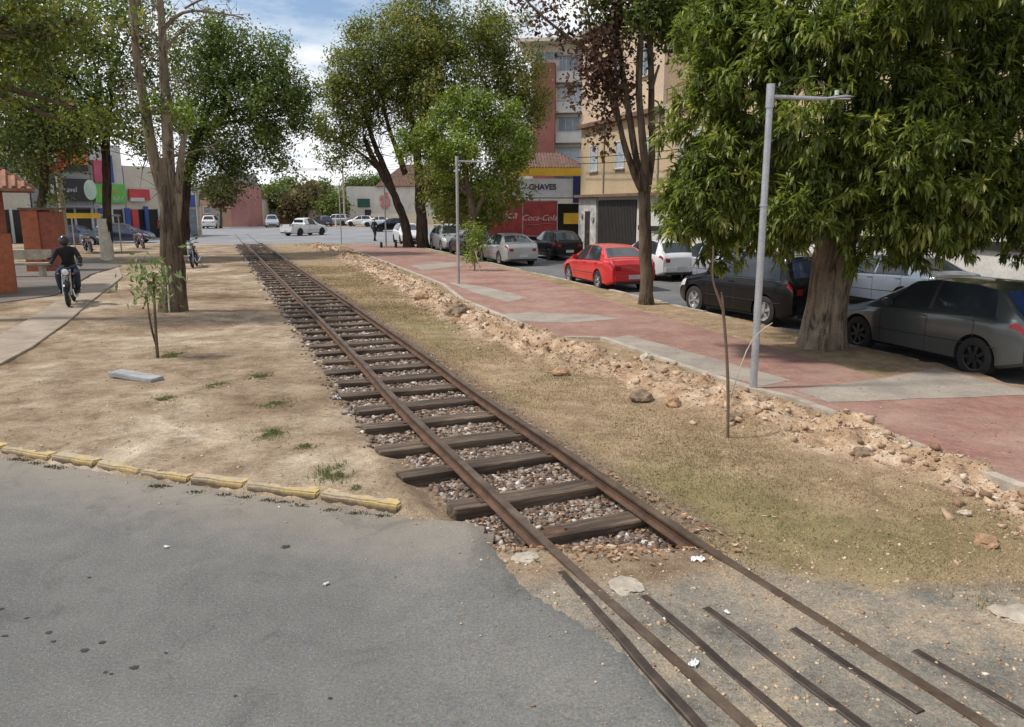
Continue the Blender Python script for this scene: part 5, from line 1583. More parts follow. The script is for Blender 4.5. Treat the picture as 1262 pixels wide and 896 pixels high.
MB().box((4.95, .01, 1.5), (4.6, .04, 2.95)).build('shutter_back', MT['dark'], bb)
for (x0, x1) in ((7.6, 40),):
    MB().box(((x0 + x1) / 2, -.02, 1.55), (x1 - x0, .10, .24)).build('black_stripe', MT['black'], bb)
    MB().box(((x0 + x1) / 2, -.03, .35), (x1 - x0, .12, .70)).build('dark_base', MT['black'], bb)
window(bb, 1.85, 5.35, 1.05, 1.45, pane='winpale', nx=2, frame='white')
window(bb, 5.2, 5.35, 1.05, 1.45, pane='winpale'); window(bb, 8.3, 5.35, 1.05, 1.45, pane='winpale')
window(bb, 4.7, 9.8, .95, 1.6, pane='winglass', nx=2, sill=True, frame='white')
window(bb, 7.6, 9.8, .95, 1.6, pane='winglass', nx=2)
for x in (13, 17, 21.5, 26): window(bb, x, 5.3, 1.1, 1.4)
MB().box((12.4, -.02, 5.0), (1.9, .3, 1.1)).build('grey_panel', MT['greywall'], bb)
for x in (3.25, 9.4): MB().cyl((x, -.06, 3.35), (x, -.06, 7.05), .045, 8).build('drain_pipe', MT['kerbc'], bb)
rl = MB()
for i in range(30): rl.cyl((9.8 + i * .5, .1, 7.33), (9.8 + i * .5, .1, 8.1), .015, 5)
rl.cyl((9.7, .1, 8.1), (24.6, .1, 8.1), .02, 6); rl.build('terrace_railing', MT['gate'], bb)

# --- shop with the yellow fascia
ys = thing('corner_shop', 'low shop with yellow fascia, tiled roof and pale banner beside the beige building', 'shop', tuple(up(648, 297, 58)[:2]) + (0,), R(4))
sx0, sx1 = 0.0, 4.55
wall_box('wall', MT['dark'], ys, sx0 - 6, sx1 + 1, .9, 7, 0, 4.5)
MB().box(((sx0 + sx1) / 2 - .4, 0, 5.1), (5.6, .5, .55)).build('yellow_fascia', MT['yellow'], ys)
MB().box((.95, -.03, 3.95), (6.0, .3, 1.35)).build('banner', MT['signgrey'], ys)
MB().box((.95, -.05, 3.02), (6.0, .35, .38)).build('banner_lower_edge', MT['white'], ys)
MB().box((4.02, -.1, 3.85), (1.15, .4, 1.9)).build('navy_panel', MT['navy'], ys)
text_mesh('lettering', 'CHAVES', .55, MT['signblue'], ys, (1.2, -.19, 3.85), (PI / 2, 0, 0), 0, .01, bold=.02)
MB().box((3.7, .6, 1.75), (1.6, .3, .8)).build('yellow_wall', MT['yellow'], ys)
tile_roof('roof', ys, -1.0, 4.6, .2, 5.2, 5.42, 6.6, MT['tile_dark'], 1.9)
# --- apartment tower behind
tw = thing('apartment_block', 'tall cream apartment block with dark red stair tower behind the low shop', 'building', tuple(up(648, 250, 76)[:2]) + (0,), R(-6))
wall_box('wall', MT['creamwall'], tw, 0.4, 16, .5, 12, 0, 17.4)
wall_box('left_wing', MT['creamwall'], tw, -3.2, .39, 2, 12, 0, 10.6)
wall_box('stair_tower', MT['brickred'], tw, .75, 2.75, -.9, 1.2, 0, 15.6)
MB().box((6.5, 4, 17.55), (14.6, 10.5, .3)).build('cornice', MT['creamwall'], tw)
for k in range(6):
    z = 1.8 + k * 2.72
    MB().box((4.05, .18, z - .95), (2.5, .62, .95)).build('balcony', MT['white'], tw, bevel=.02)
    window(tw, 4.05, z + .28, 2.1, 1.3, .5, pane='winglass' if k % 2 else 'winpale', nx=3, frame='white', sill=False)
    MB().box((4.05, .3, z + .98), (2.6, .5, .07)).build('shade_ledge', MT['greywall'], tw)
    if k < 4: window(tw, -1.4, z + .1, 1.6, 1.2, 2.0, pane='winglass', nx=2)
window(tw, 2.1, 16.4, 2.6, .8, .5, pane='winglass', nx=3, sill=False)
MB().cyl((5.5, .4, 0), (5.5, .4, 17), .09, 8).build('drain_pipe', MT['tile_dark'], tw)
for k in range(5):
    window(tw, 7.4, 2.1 + k * 2.72, 1.5, 1.3, .5, pane='winglass'); window(tw, 10.5, 2.1 + k * 2.72, 1.5, 1.3, .5, pane='winglass')

# --- pale house with the brown roof beyond the junction
ph = thing('pale_house', 'pale house with brown hipped roof, green billboard and red mural beyond the junction', 'building', tuple(up(428, 262, 122)[:2]) + (0,), R(3))
wall_box('wall', MT['white'], ph, 0, 13, 0, 9, -.2, 5.7)
tile_roof('roof', ph, 4.5, 17, -.3, 9.3, 5.75, 9.2, MT['tile_dark'], 4)
MB().box((1.7 + .9, -.1, 3.2), (1.9, .1, 1.3)).build('billboard', surf('dark_green_board', (.02, .09, .06), (.015, .06, .045), 2, .6), ph)
mu = MB().ball((5.9, -.03, 3.2), (.75, .03, 1.0), 14, 9, .25).ball((5.4, -.03, 3.9), (.4, .03, .5), 10, 7, .3).ball((6.1, -.03, 4.3), (.35, .03, .45), 10, 7, .3)
mu.build('red_mural', surf('faded_red_paint', (.45, .14, .14), (.5, .3, .28), 2, .9), ph)
wall_box('garden_wall', MT['creamwall'], ph, 4, 13.5, -3.2, -3.0, -.2, 1.6)
MB().box((3.2, -.02, 1.1), (1.0, .06, 2.2)).build('door', MT['gate'], ph)
# --- pink building and neighbours at the left end of the junction
pk = thing('pink_building', 'pink and salmon building at the far left corner of the junction', 'building', tuple(up(262, 270, 104)[:2]) + (0,), R(4))
wall_box('wall', MT['pink'], pk, 2.55, 4.6, -.3, 8, 0, 5.4)
wall_box('side_wall', MT['salmon'], pk, -1.5, 2.54, 0, 8, 0, 3.5)
wall_box('upper_wall', MT['greywall'], pk, 0.5, 4.1, 1.2, 8, 3.5, 7.0)
MB().box((.5, -.03, 1.1), (1.3, .05, 2.2)).build('door', MT['greywall'], pk)
window(pk, -.6, 2.2, 1.0, .9, 0, pane='winglass'); window(pk, 1.9, 5.2, 1.1, 1.0, 1.2, pane='winglass')
lw = thing('low_house', 'low cream house with a brown roof right of the pink building', 'building', tuple(up(303, 264, 112)[:2]) + (0,), R(2))
wall_box('wall', MT['creamwall'], lw, 0, 1.9, 0, 6, 0, 3.8); MB().box((.95, 2.8, 3.9), (2.5, 6.8, .2)).build('roof', MT['tile_dark'], lw)
window(lw, .9, 2.4, .9, .9, 0, pane='winglass')
bw_ = thing('boundary_wall', 'low beige boundary wall right of the low cream house', 'wall', tuple(up(306, 268, 118)[:2]) + (0,), R(1))
wall_box('wall', MT['creamwall'], bw_, 1.8, 14, 0, .25, 0, 2.1); wall_box('coping', MT['kerbc'], bw_, 1.75, 14.05, -.05, .30, 2.11, 2.22)
wall_box('brown_base', MT['salmon'], bw_, 1.8, 14, -.02, -.002, 0, .9)

# --- row of shops behind the left trees
a = Vector((-36.5, 56.0, 0)); b = Vector((-28.2, 72.5, 0)); hs = math.atan2(b.y - a.y, b.x - a.x)
def on_row(px):            # where this column meets the shop front
    u = (px - CX) / (FPX * math.cos(PITCH) ) 
    d_ = b - a
    # a + t d, with x = u*y (roughly, near the horizon)
    t = (u * a.y - a.x) / (d_.x - u * d_.y)
    return t * d_.length
DI = lambda px, py: up(px, py, a.y + (b - a).y * on_row(px) / (b - a).length).z
MT['signblack'] = surf('black_sign', (.02, .02, .022), (.012, .012, .014), 2, .5, 0, 0, 0)
MT['signgreen'] = surf('bright_green_sign', (.16, .48, .07), (.08, .36, .06), 1.6, .5, 0, 0, 0)
MT['signorange'] = surf('orange_sign', (.68, .2, .04), (.55, .13, .03), 1.6, .5, 0, 0, 0)
MT['signred'] = surf('red_sign', (.55, .05, .05), (.4, .04, .05), 1.6, .5, 0, 0, 0)
MT['signpink'] = surf('magenta_sign', (.5, .10, .16), (.4, .06, .10), 1.6, .5, 0, 0, 0)
MT['signdblue'] = surf('blue_paint', (.04, .09, .32), (.03, .06, .22), 1.6, .6, 0, 0, 0)
MT['palegreen'] = surf('pale_green_shape', (.5, .62, .5), (.4, .5, .42), 1.6, .6, 0, 0, 0)
def shop(px0, px1, top_py, wallmat, label, name='shop', front='gate'):
    x0, x1 = on_row(px0), on_row(px1); d_ = (b - a).normalized()
    o = thing(name, label, 'shop', tuple(a + d_ * x0), hs)
    w_ = x1 - x0; h_ = DI((px0 + px1) / 2, top_py)
    wall_box('wall', MT[wallmat], o, 0, w_ - .02, 0, 8, 0, h_)
    wall_box('shop_front', MT[front], o, .3, w_ - .3, -.04, -.003, 0, 2.4)
    n = max(1, int(w_ / 1.3))
    for i in range(n + 1):
        MB().box((.3 + (w_ - .6) * i / n, -.08, 1.25), (.16, .14, 2.5)).build('pillar', MT['white'], o)
    return o, w_, h_
def board(o, x, z, w_, h_, mat, y=-.18, name='sign_board', th=.16):
    return MB().box((x, y, z), (w_, th, h_)).build(name, MT[mat], o, bevel=.01)
o, w_, h_ = shop(-40, 62, 150, 'creamwall', 'cream shop front at the far left behind the kiosk')
for i in range(3): window(o, 2 + i * 2.2, 5.2, 1.2, 1.2, 0, pane='winglass')
o, w_, h_ = shop(64, 136, 165, 'greywall', 'grey shop with black sign board and orange upper sign behind the whitewashed trunk')
zc = (DI(105, 220) + DI(105, 247)) / 2; hh = DI(105, 220) - DI(105, 247)
bd = board(o, w_ * .56, zc, w_ * .8, hh, 'signblack')
text_mesh('lettering', 'Travel', .55, MT['white'], bd, (w_ * .56, -.275, zc - .18), (PI / 2, 0, 0), 0, .005)
MB().box((w_ * .30, -.28, zc), (.22, .02, .7)).box((w_ * .25, -.28, zc - .1), (.2, .02, .3)).build('emblem', MT['white'], bd)
MB().ball((w_ * .93, -.28, zc), (.55, .02, hh * .48), 16, 10).build('leaf_emblem', MT['palegreen'], bd)
zc2 = (DI(105, 180) + DI(105, 214)) / 2; h2 = DI(105, 182) - DI(105, 212)
board(o, w_ * .72, zc2 + .25, w_ * .44, h2 * .7, 'signorange'); board(o, w_ * .72, zc2 - h2 * .3, w_ * .44, h2 * .28, 'signblack')
rg = MB().cyl((w_ * .34, -.28, zc2), (w_ * .34, -.36, zc2), h2 * .55, 26); r1_ = rg.build('round_sign', MT['signred'], o)
vs = []; N = 28
tr = MB().tube([(w_ * .34 + h2 * .58 * math.cos(2 * PI * k / N), -.36, zc2 + h2 * .58 * math.sin(2 * PI * k / N)) for k in range(N + 1)], .07, 6)
tr.build('sign_ring', MT['signorange'], r1_, True)
MB().ball((w_ * .34, -.37, zc2 + .1), (.45, .03, .35), 12, 8, .2).build('pale_emblem', MT['palegreen'], r1_)
board(o, w_ * .09, zc2 - .2, w_ * .16, h2 * .7, 'signpink')
wall_box('awning', MT['greywall'], o, .2, w_ - .2, -.9, -.045, 2.55, 2.7)
o, w_, h_ = shop(137, 174, 178, 'white', 'shop with the bright green sign board and blue door jambs')
zc = (DI(155, 227) + DI(155, 250)) / 2; hh = DI(155, 227) - DI(155, 250)
bd = board(o, w_ * .48, zc, w_ * .98, hh, 'signgreen')
MB().box((w_ * .42, -.27, zc + hh * .08), (w_ * .6, .02, hh * .10)).build('sign_stripe', MT['signorange'], bd)
text_mesh('lettering', 'AZUL', .42, MT['palegreen'], bd, (w_ * .72, -.275, zc - hh * .36), (PI / 2, 0, 0), 0, .005)
board(o, w_ * .22, DI(140, 211), w_ * .38, DI(140, 197) - DI(140, 224), 'signpink'); board(o, w_ * .55, DI(150, 208), w_ * .18, DI(150, 190) - DI(150, 224), 'signdblue')
board(o, w_ * .15, 1.3, .5, 2.4, 'signdblue', -.2); board(o, w_ * .3, 1.0, .5, 1.6, 'signorange', -.2); board(o, w_ * .97, 1.3, .45, 2.4, 'signdblue', -.2)
o, w_, h_ = shop(175, 215, 205, 'creamwall', 'cream shop with red and white boards left of the big trunk', front='dark')
board(o, w_ * .35, DI(190, 240), w_ * .6, .9, 'signred'); board(o, w_ * .25, DI(185, 246), w_ * .4, .3, 'white', -.3); board(o, .5, 1.3, .6, 2.2, 'signred', -.25); board(o, w_ * .5, 1.4, .35, 2.5, 'signdblue', -.2)
o, w_, h_ = shop(216, 262, 226, 'white', 'white and blue shop right of the big trunk', front='winglass')
board(o, w_ * .55, DI(240, 247), w_ * .8, 1.1, 'signdblue'); board(o, w_ * .4, DI(240, 234), w_ * .8, .9, 'signgrey')

# --- kiosk with the tiled roof
ks = thing('kiosk', 'small kiosk with clay tile roof and orange brick pillars at the left edge', 'kiosk', tuple(at(21, 360, .12)), R(30))
ks.location.z = .12
Mk = MB()
def kp_(px, py_b, py_t): return
wall_box('pillar', MT['orange'], ks, -.42, 0.02, -.2, .22, 0, 1.72, .01)
wall_box('upper_post', MT['orangedark'], ks, -.34, -.06, -.12, .14, 1.72, 2.95)
wall_box('pillar', MT['orange'], ks, -3.6, -3.16, -.2, .22, 0, 1.72, .01)
wall_box('upper_post', MT['orangedark'], ks, -3.5, -3.22, -.12, .14, 1.72, 2.95)
wall_box('pillar', MT['orange'], ks, -2.0, -1.6, 1.6, 2.0, 0, 1.72, .01)
wall_box('upper_post', MT['orangedark'], ks, -1.9, -1.66, 1.66, 1.92, 1.72, 2.95)
wall_box('counter', MT['orangedark'], ks, -3.15, -.43, -.1, .1, 0, 1.1); wall_box('counter_top', MT['kerbc'], ks, -3.15, -.43, -.2, .2, 1.105, 1.16)
wall_box('beam', MT['tile_dark'], ks, -3.7, .1, -.1, .12, 2.96, 3.1); wall_box('beam', MT['tile_dark'], ks, -3.7, .1, 1.7, 1.92, 2.96, 3.1)
tile_roof('roof', ks, -4.6, .72, -.7, 2.4, 3.0, 4.0, MT['tile'], 1.4)
# brick box and bench further back
bxo = thing('brick_pillar', 'stout orange brick pillar block beyond the kiosk, behind the motorcycle rider', 'pillar', tuple(at(60, 333, .12)), R(14))
wall_box('shaft', MT['orange'], bxo, -.62, -.02, -.5, .5, -.05, 2.35, .01); wall_box('shaft_side', MT['orangedark'], bxo, -.015, .62, -.44, .5, -.05, 2.3); wall_box('cap', MT['tile_dark'], bxo, -.68, .68, -.56, .56, 2.36, 2.45)
bn = thing('concrete_bench', 'pale concrete bench between the kiosk and the orange brick block', 'bench', tuple(at(30, 341, .12)), R(10))
wall_box('seat', MT['kerbc'], bn, -.9, .9, -.2, .2, .42, .5, .01); wall_box('leg', MT['kerbc'], bn, -.7, -.56, -.16, .16, -.03, .42); wall_box('leg', MT['kerbc'], bn, .56, .7, -.16, .16, -.03, .42)
wall_box('backrest', MT['kerbc'], bn, -.9, .9, .21, .27, .6, .95)
# canopy with the yellow edge on posts
cn = thing('canopy', 'flat canopy with a yellow edge held by thin posts, left of the whitewashed trunk', 'canopy', tuple(up(62, 300, 42)[:2]) + (0.05,), R(4))
cw = up(125, 268, 42).x - up(62, 268, 42).x
wall_box('yellow_edge', MT['yellow'], cn, 0, cw, 0, .1, 1.95, 2.22)
wall_box('roof_sheet', MT['greywall'], cn, 0, cw, .11, 2.6, 2.02, 2.12)
for x in (.08, cw - .1):
    for y in (.16, 2.5): MB().cyl((x, y, 0), (x, y, 2.02), .04, 8).build('post', MT['galv'], cn)
pl = thing('grey_post', 'thick pale grey post left of the whitewashed trunk', 'post', tuple(up(84, 320, 41)[:2]) + (0.05,))
MB().tube([(0, 0, 0), (0, 0, 4.3)], [.17, .15], 14).build('shaft', MT['kerbc'], pl, True)
MB().cyl((0, 0, 4.31), (0, 0, 4.4), .18, 14).build('cap', MT['kerbc'], pl)

# ------------------------------------------------------------------ lamp posts
def lamp(label, base, h_, arm, ang, lean=0.0, thick=.045):
    r = thing('lamp_post', label, 'lamp post', tuple(base), ang, 'galvanised lamp posts along the pavement')
    r.rotation_euler = (0, lean, ang)
    MB().tube([(0, 0, -.05), (0, 0, h_)], [thick * 1.15, thick * .95], 16).build('pole', MT['galv'], r, True)
    MB().cyl((0, 0, h_ - .28), (0, 0, h_ + .015), thick * 1.2, 16).build('collar', MT['galv'], r, True)
    MB().cyl((0, 0, h_ * .62), (0, 0, h_ * .62 + .03), thick * 1.25, 16).build('clamp', MT['galv'], r, True)
    MB().tube([(0, 0, h_ - .14), (arm * .68, 0, h_ - .16)], thick * .62, 10).build('arm', MT['galv'], r, True)
    hd = MB().tube([(arm * .64, 0, h_ - .155), (arm * .72, 0, h_ - .15), (arm * .9, 0, h_ - .13), (arm, 0, h_ - .125)], [.03, .06, .07, .02], 12, sq=.35).build('lamp_head', MT['galv'], r, True)
    MB().box((arm * .85, 0, h_ - .158), (arm * .2, .09, .012)).build('lens', MT['lampglass'], hd)
    MB().cyl((arm * .8, 0, h_ - .11), (arm * .8, 0, h_ - .05), .028, 10).build('photocell', MT['palegreen'], hd)
    pts = [(arm * .05 + arm * .7 * k / 10, 0, h_ - .05 + .16 * math.sin(PI * k / 10)) for k in range(11)]
    MB().tube(pts, .006, 5).build('cable', MT['black'], r)
    return r
p = at(928, 480, .1); pt = up(948, 105, p.y)
lamp('nearest and tallest looking galvanised lamp post, in front of the ficus', (p.x, p.y, .1), pt.z - .1, 1.15, R(8), math.atan2(pt.x - p.x - .0, pt.z) * .5)
p = at(565, 350, .12); pt = up(565, 193, p.y)
lamp('middle galvanised lamp post at the pavement edge, arm over the bright green tree', (p.x, p.y, .12), pt.z - .12, 1.25, R(8))
p = at(476, 305, .1); pt = up(476, 214, p.y)
lamp('farthest galvanised lamp post, left of the dark leaning trunk', (p.x, p.y, .1), pt.z - .1, 1.35, R(8), thick=.045)
po = thing('thin_post', 'thin grey metal post at the far end of the grass verge', 'post', tuple(at(421, 302, .05)))
MB().cyl((0, 0, 0), (0, 0, 4.0), .04, 8).build('shaft', MT['galv'], po, True); MB().ball((0, 0, 4.0), .055, 8, 6).build('cap', MT['galv'], po)
po = thing('marker_post', 'short pale marker post beyond the junction near the white pickup', 'post', tuple(at(414, 281, 0)))
MB().cyl((0, 0, 0), (0, 0, 1.3), .1, 8).build('shaft', MT['white'], po, True)
for px, py, lab, hh in ((470, 306, 'short dark bollard left of the far lamp post', .35), (488, 306, 'short dark bollard right of the far lamp post', .35)):
    po = thing('bollard', lab, 'bollard', tuple(at(px, py, .08)), 0, 'short dark bollards at the pavement end')
    MB().tube([(0, 0, 0), (0, 0, hh), (0, 0, hh + .05)], [.09, .08, .03], 10).build('body', MT['black'], po, True)
# telegraph poles and wires by the junction
def cable(name, p0, p1, sag, label, group=None):
    pts = [Vector(p0).lerp(Vector(p1), k / 20) - Vector((0, 0, sag * 4 * (k / 20) * (1 - k / 20))) for k in range(21)]
    tag(MB().tube(pts, .022, 5).build(name, MT['black']), label, 'cable', group)
def upole(loc, hh, label):
    r = thing('utility_pole', label, 'utility pole', loc, R(20))
    MB().tube([(0, 0, 0), (0, 0, hh)], [.16, .11], 12).build('shaft', MT['kerbc'], r, True)
    MB().box((0, 0, hh - .4), (1.8, .1, .1)).build('crossarm', MT['kerbc'], r)
    m_ = MB()
    for x in (-.8, -.3, .3, .8): m_.ball((x, 0, hh - .28), (.06, .06, .09), 8, 6)
    m_.build('insulator', MT['black'], r); return r
u1 = up(246, 285, 68); upole((u1.x, 68, 0), 7.6, 'slim concrete utility pole between the big trunk and the pink building')
u2 = up(425, 275, 112); upole((u2.x, 112, 0), 8.4, 'utility pole left of the pale house')
u3 = up(600, 275, 80)
WN = ['lowest', 'middle', 'topmost']
for k, dz in enumerate((0, .5, 1.0)):
    cable('power_line', (u1.x, 68, 7.2 + dz * .3), (u2.x, 112, 8.0 + dz * .3), .9, WN[k] + ' of three power lines from the slim pole to the pale house pole', 'power lines over the junction')
    cable('power_line', (u2.x, 112, 8.0 + dz * .3), (u3.x, 80, 7.8 + dz), .8, WN[k] + ' of the three power lines from the pale house pole towards the broad tree', 'power lines over the junction')
for dz in (0, .35):
    fx = lambda y, o_=-.6: facade_x(y) + o_
    cable('service_cable', (fx(47), 47, 5.1 + dz), (fx(24), 24, 5.0 + dz), .25, ('upper' if dz else 'lower') + ' thin service cable running along the beige facade', 'service cables along the facade')

# ================================================================== TREES
MT['lf_ficus'] = leafmat('ficus_leaf', (0.055, 0.082, 0.016), (0.195, 0.235, 0.046), (0.40, 0.41, 0.12), .42, .34)
MT['lf_dark'] = leafmat('dark_leaf', (0.045, 0.078, 0.017), (0.15, 0.20, 0.042), (0.30, 0.31, 0.085), .5, .36)
MT['lf_olive'] = leafmat('olive_leaf', (0.075, 0.098, 0.02), (0.21, 0.235, 0.05), (0.37, 0.30, 0.085), .55, .38)
MT['lf_mid'] = leafmat('mid_green_leaf', (0.055, 0.085, 0.022), (0.15, 0.18, 0.042), (0.25, 0.25, 0.07), .55, .32)
MT['lf_bright'] = leafmat('bright_leaf', (0.08, 0.13, 0.02), (0.21, 0.28, 0.035), (0.33, 0.34, 0.07), .5, .3)
MT['lf_brown'] = leafmat('brown_leaf', (0.06, 0.028, 0.022), (0.14, 0.065, 0.04), (0.12, 0.10, 0.04), .6, .2)
MT['lf_bush'] = leafmat('brown_scrub_leaf', (0.09, 0.075, 0.035), (0.19, 0.14, 0.07), (0.12, 0.14, 0.05), .7, .2)

def leaf_cloud(name, clumps, mat, parent, seed, size=.25, asp=.5, shell=.62, droop=0.0, origin=(0, 0, 0), kind=None, fray=True, rosette=0):
    """clumps: (centre, radii, count). Leaves are single bent blades spread through each clump's volume, denser to the outside"""
    r = np.random.default_rng(seed); Ps = []; Ns = []; As = []
    tone = []
    more = []
    for (c, rad, n) in clumps:
        more.append((c, tuple(q * .86 for q in rad), n * .62))
        for k in range(5):
            d = r.normal(size=3); d /= np.linalg.norm(d)
            s_ = r.uniform(.22, .42)
            more.append((tuple(np.array(c) + d * np.array(rad) * r.uniform(.75, 1.12)), tuple(q * s_ for q in rad), n * .42 / 5))
    for (c, rad, n) in (more if fray else clumps):
        n = int(n)
        if n < 3: continue
        # sprays: small groups of leaves, so that the crown has lumps and holes
        ns = max(2, n // (rosette or 18))
        d = r.normal(size=(ns, 3)); d /= np.linalg.norm(d, axis=1)[:, None]
        q = shell + (1 - shell) * r.random(ns) ** .6
        q *= 1 + .16 * r.normal(size=ns)
        sp_ = np.array(c) + d * q[:, None] * np.array(rad)
        idx = r.integers(0, ns, n)
        spread = size * 1.3
        P = sp_[idx] + r.normal(size=(n, 3)) * spread
        if rosette:
            P = sp_[idx] + r.normal(size=(n, 3)) * size * .22
        Ps.append(P); Ns.append(d[idx] * (1.3 if rosette else 1) + r.normal(size=(n, 3)) * .5)
        As.append(d[idx])
        tone.append(np.clip(.45 + .27 * r.normal(size=ns), 0, 1)[idx] + r.uniform(-.25, .25, n) + r.uniform(-.12, .12))
    P = np.concatenate(Ps); N = np.concatenate(Ns); tone = np.clip(np.concatenate(tone), 0, 1)
    n = len(P)
    P -= np.array(origin)
    N[:, 2] += .35; N /= np.linalg.norm(N, axis=1)[:, None]
    T = r.normal(size=(n, 3)); T[:, 2] -= droop
    if rosette:
        A_ = np.concatenate(As); T = r.normal(size=(n, 3)) * .8 + A_ * .75; T[:, 2] -= droop * .5
        N = np.cross(np.cross(T, np.array([0, 0, 1.0])), T) * -1 + r.normal(size=(n, 3)) * .35; N *= np.sign(N[:, 2:3] + 1e-6); N /= np.linalg.norm(N, axis=1)[:, None]
    T -= N * (T * N).sum(1)[:, None]; T /= np.linalg.norm(T, axis=1)[:, None]
    Bv = np.cross(N, T)
    L = size * r.uniform(.6, 1.35, n)[:, None]; Wd = L * asp
    tip = P + T * L - N * L * .22; mid = P + T * L * .45
    V = np.stack([P, mid + Bv * Wd / 2, tip, mid - Bv * Wd / 2], 1).reshape(-1, 3)
    F = np.arange(n * 4).reshape(n, 4)
    c4 = np.repeat(tone, 4)
    o = np_mesh(name, V, F, mat, parent, attr={'leaf': np.stack([c4, c4, c4, np.ones_like(c4)], 1)})
    if kind: o['kind'] = kind
    return o

def limb(mb, pts, r0, r1, n=10, wob=.0, seed=0, flare=None, rib=0):
    P = [Vector(p) for p in pts]; out = []; rad = []
    # resample
    segs = []
    for i in range(len(P) - 1):
        k = max(3, int((P[i + 1] - P[i]).length / .35)); k = min(k, 14)
        segs += [P[i].lerp(P[i + 1], j / k) for j in range(k)]
    segs.append(P[-1])
    # smooth
    for _ in range(3):
        segs = [segs[0]] + [(segs[i - 1] + segs[i] * 2 + segs[i + 1]) / 4 for i in range(1, len(segs) - 1)] + [segs[-1]]
    m_ = len(segs)
    for i, p in enumerate(segs):
        t = i / (m_ - 1)
        q = p + Vector((mnoise.noise(p * .9 + Vector((seed, 0, 0))), mnoise.noise(p * .9 + Vector((0, seed, 5))), 0)) * wob
        out.append(q); rr_ = r0 + (r1 - r0) * t
        if flare: rr_ *= 1 + flare * math.exp(-(p.z - P[0].z) / .28)
        rad.append(rr_)
    b0 = len(mb.v)
    mb.tube(out, rad, n)
    for i in range(b0, len(mb.v)):
        v = Vector(mb.v[i]); q = v * 5; q.z *= .35
        ring = (i - b0) // n
        if ring < m_:
            cdir = (v - out[ring]); ang = math.atan2(cdir.y, cdir.x)
            rb_ = rib * (math.sin(ang * 9 + 1.5 * mnoise.noise(Vector((0, 0, v.z)))) + .6 * math.sin(ang * 17 + 2)) if rib else 0
            mb.v[i] = tuple(v + cdir * (rb_ + .28 * mnoise.noise(q) + .16 * mnoise.noise(q * 2.6)))
    return out

def twigs(mb, base, n, length, seed, updir=.4, r0=.02, depth=1):
    r = random.Random(seed)
    for i in range(n):
        d = Vector((r.gauss(0, 1), r.gauss(0, 1), r.gauss(updir, .6))).normalized()
        L = length * r.uniform(.5, 1.1)
        a = Vector(base); m1 = a + d * L * .5 + Vector((r.gauss(0, .06), r.gauss(0, .06), r.gauss(0, .06))) * L; e = a + d * L + Vector((r.gauss(0, .15), r.gauss(0, .15), .1)) * L
        mb.tube([a, m1, e], [r0, r0 * .6, r0 * .2], 5)
        if depth > 0: twigs(mb, m1, 2, length * .55, seed * 7 + i, updir, r0 * .55, depth - 1)

def auto_limbs(mb, fork, clumps, r0, seed, n_=7, wob=.25):
    """a limb from the fork to the heart of every clump"""
    for k, (c, rad, n) in enumerate(clumps):
        c = Vector(c); f = Vector(fork); d = c - f
        m1 = f + Vector((d.x * .35, d.y * .35, d.z * .55)); 
        limb(mb, [f, m1, f + d * .95], r0 * random.uniform(.7, 1), r0 * .18, n_, wob, seed + k)
        twigs(mb, f + d * .8, 4, max(rad) * .7, seed * 3 + k, .3, r0 * .16, 1)

def C3(px, py, Y, dz=0): 
    p = up(px, py, Y); return (p.x, p.y, p.z + dz)
def CL(px, py, Y, rpx, n, ry=None, dy=None):
    """a clump whose middle shows at px,py at distance Y, rpx photograph pixels in radius"""
    p = up(px, py, Y); k = Y / FPX * 1.02
    rz = (ry if ry else rpx) * k
    return ((p.x, p.y, p.z), (rpx * k, (dy if dy else rpx * k), rz), n)

# ---- the big ficus on the right
fb = at(1014, 428, .1); fb.z = .05
ft = thing('ficus_tree', 'huge dense dark green tree with drooping pointed leaves and a stout fluted trunk', 'tree', tuple(fb))
mb = MB()
o_ = Vector(fb)
def rel(p): return tuple(Vector(p) - o_)
limb(mb, [(0, 0, -.1), (.02, 0, .9), (.12, .1, 1.9), (.2, .2, 3.0)], .355, .31, 72, .05, 3, flare=.28, rib=.07)
for e in [(-2.2, -.6, 4.2), (-.8, -1.6, 5.2), (1.5, -1.2, 5.0), (3.3, .2, 4.3), (.6, 1.8, 6.2), (-1.5, 1.2, 5.8), (2.4, 1.6, 6.6)]:
    limb(mb, [(.2, .2, 2.7), (e[0] * .45, e[1] * .45, 3.4), e], .22, .05, 9, .2, int(e[0] * 9))
tr_ = mb.build('trunk', MT['bark_pale'], ft, True)
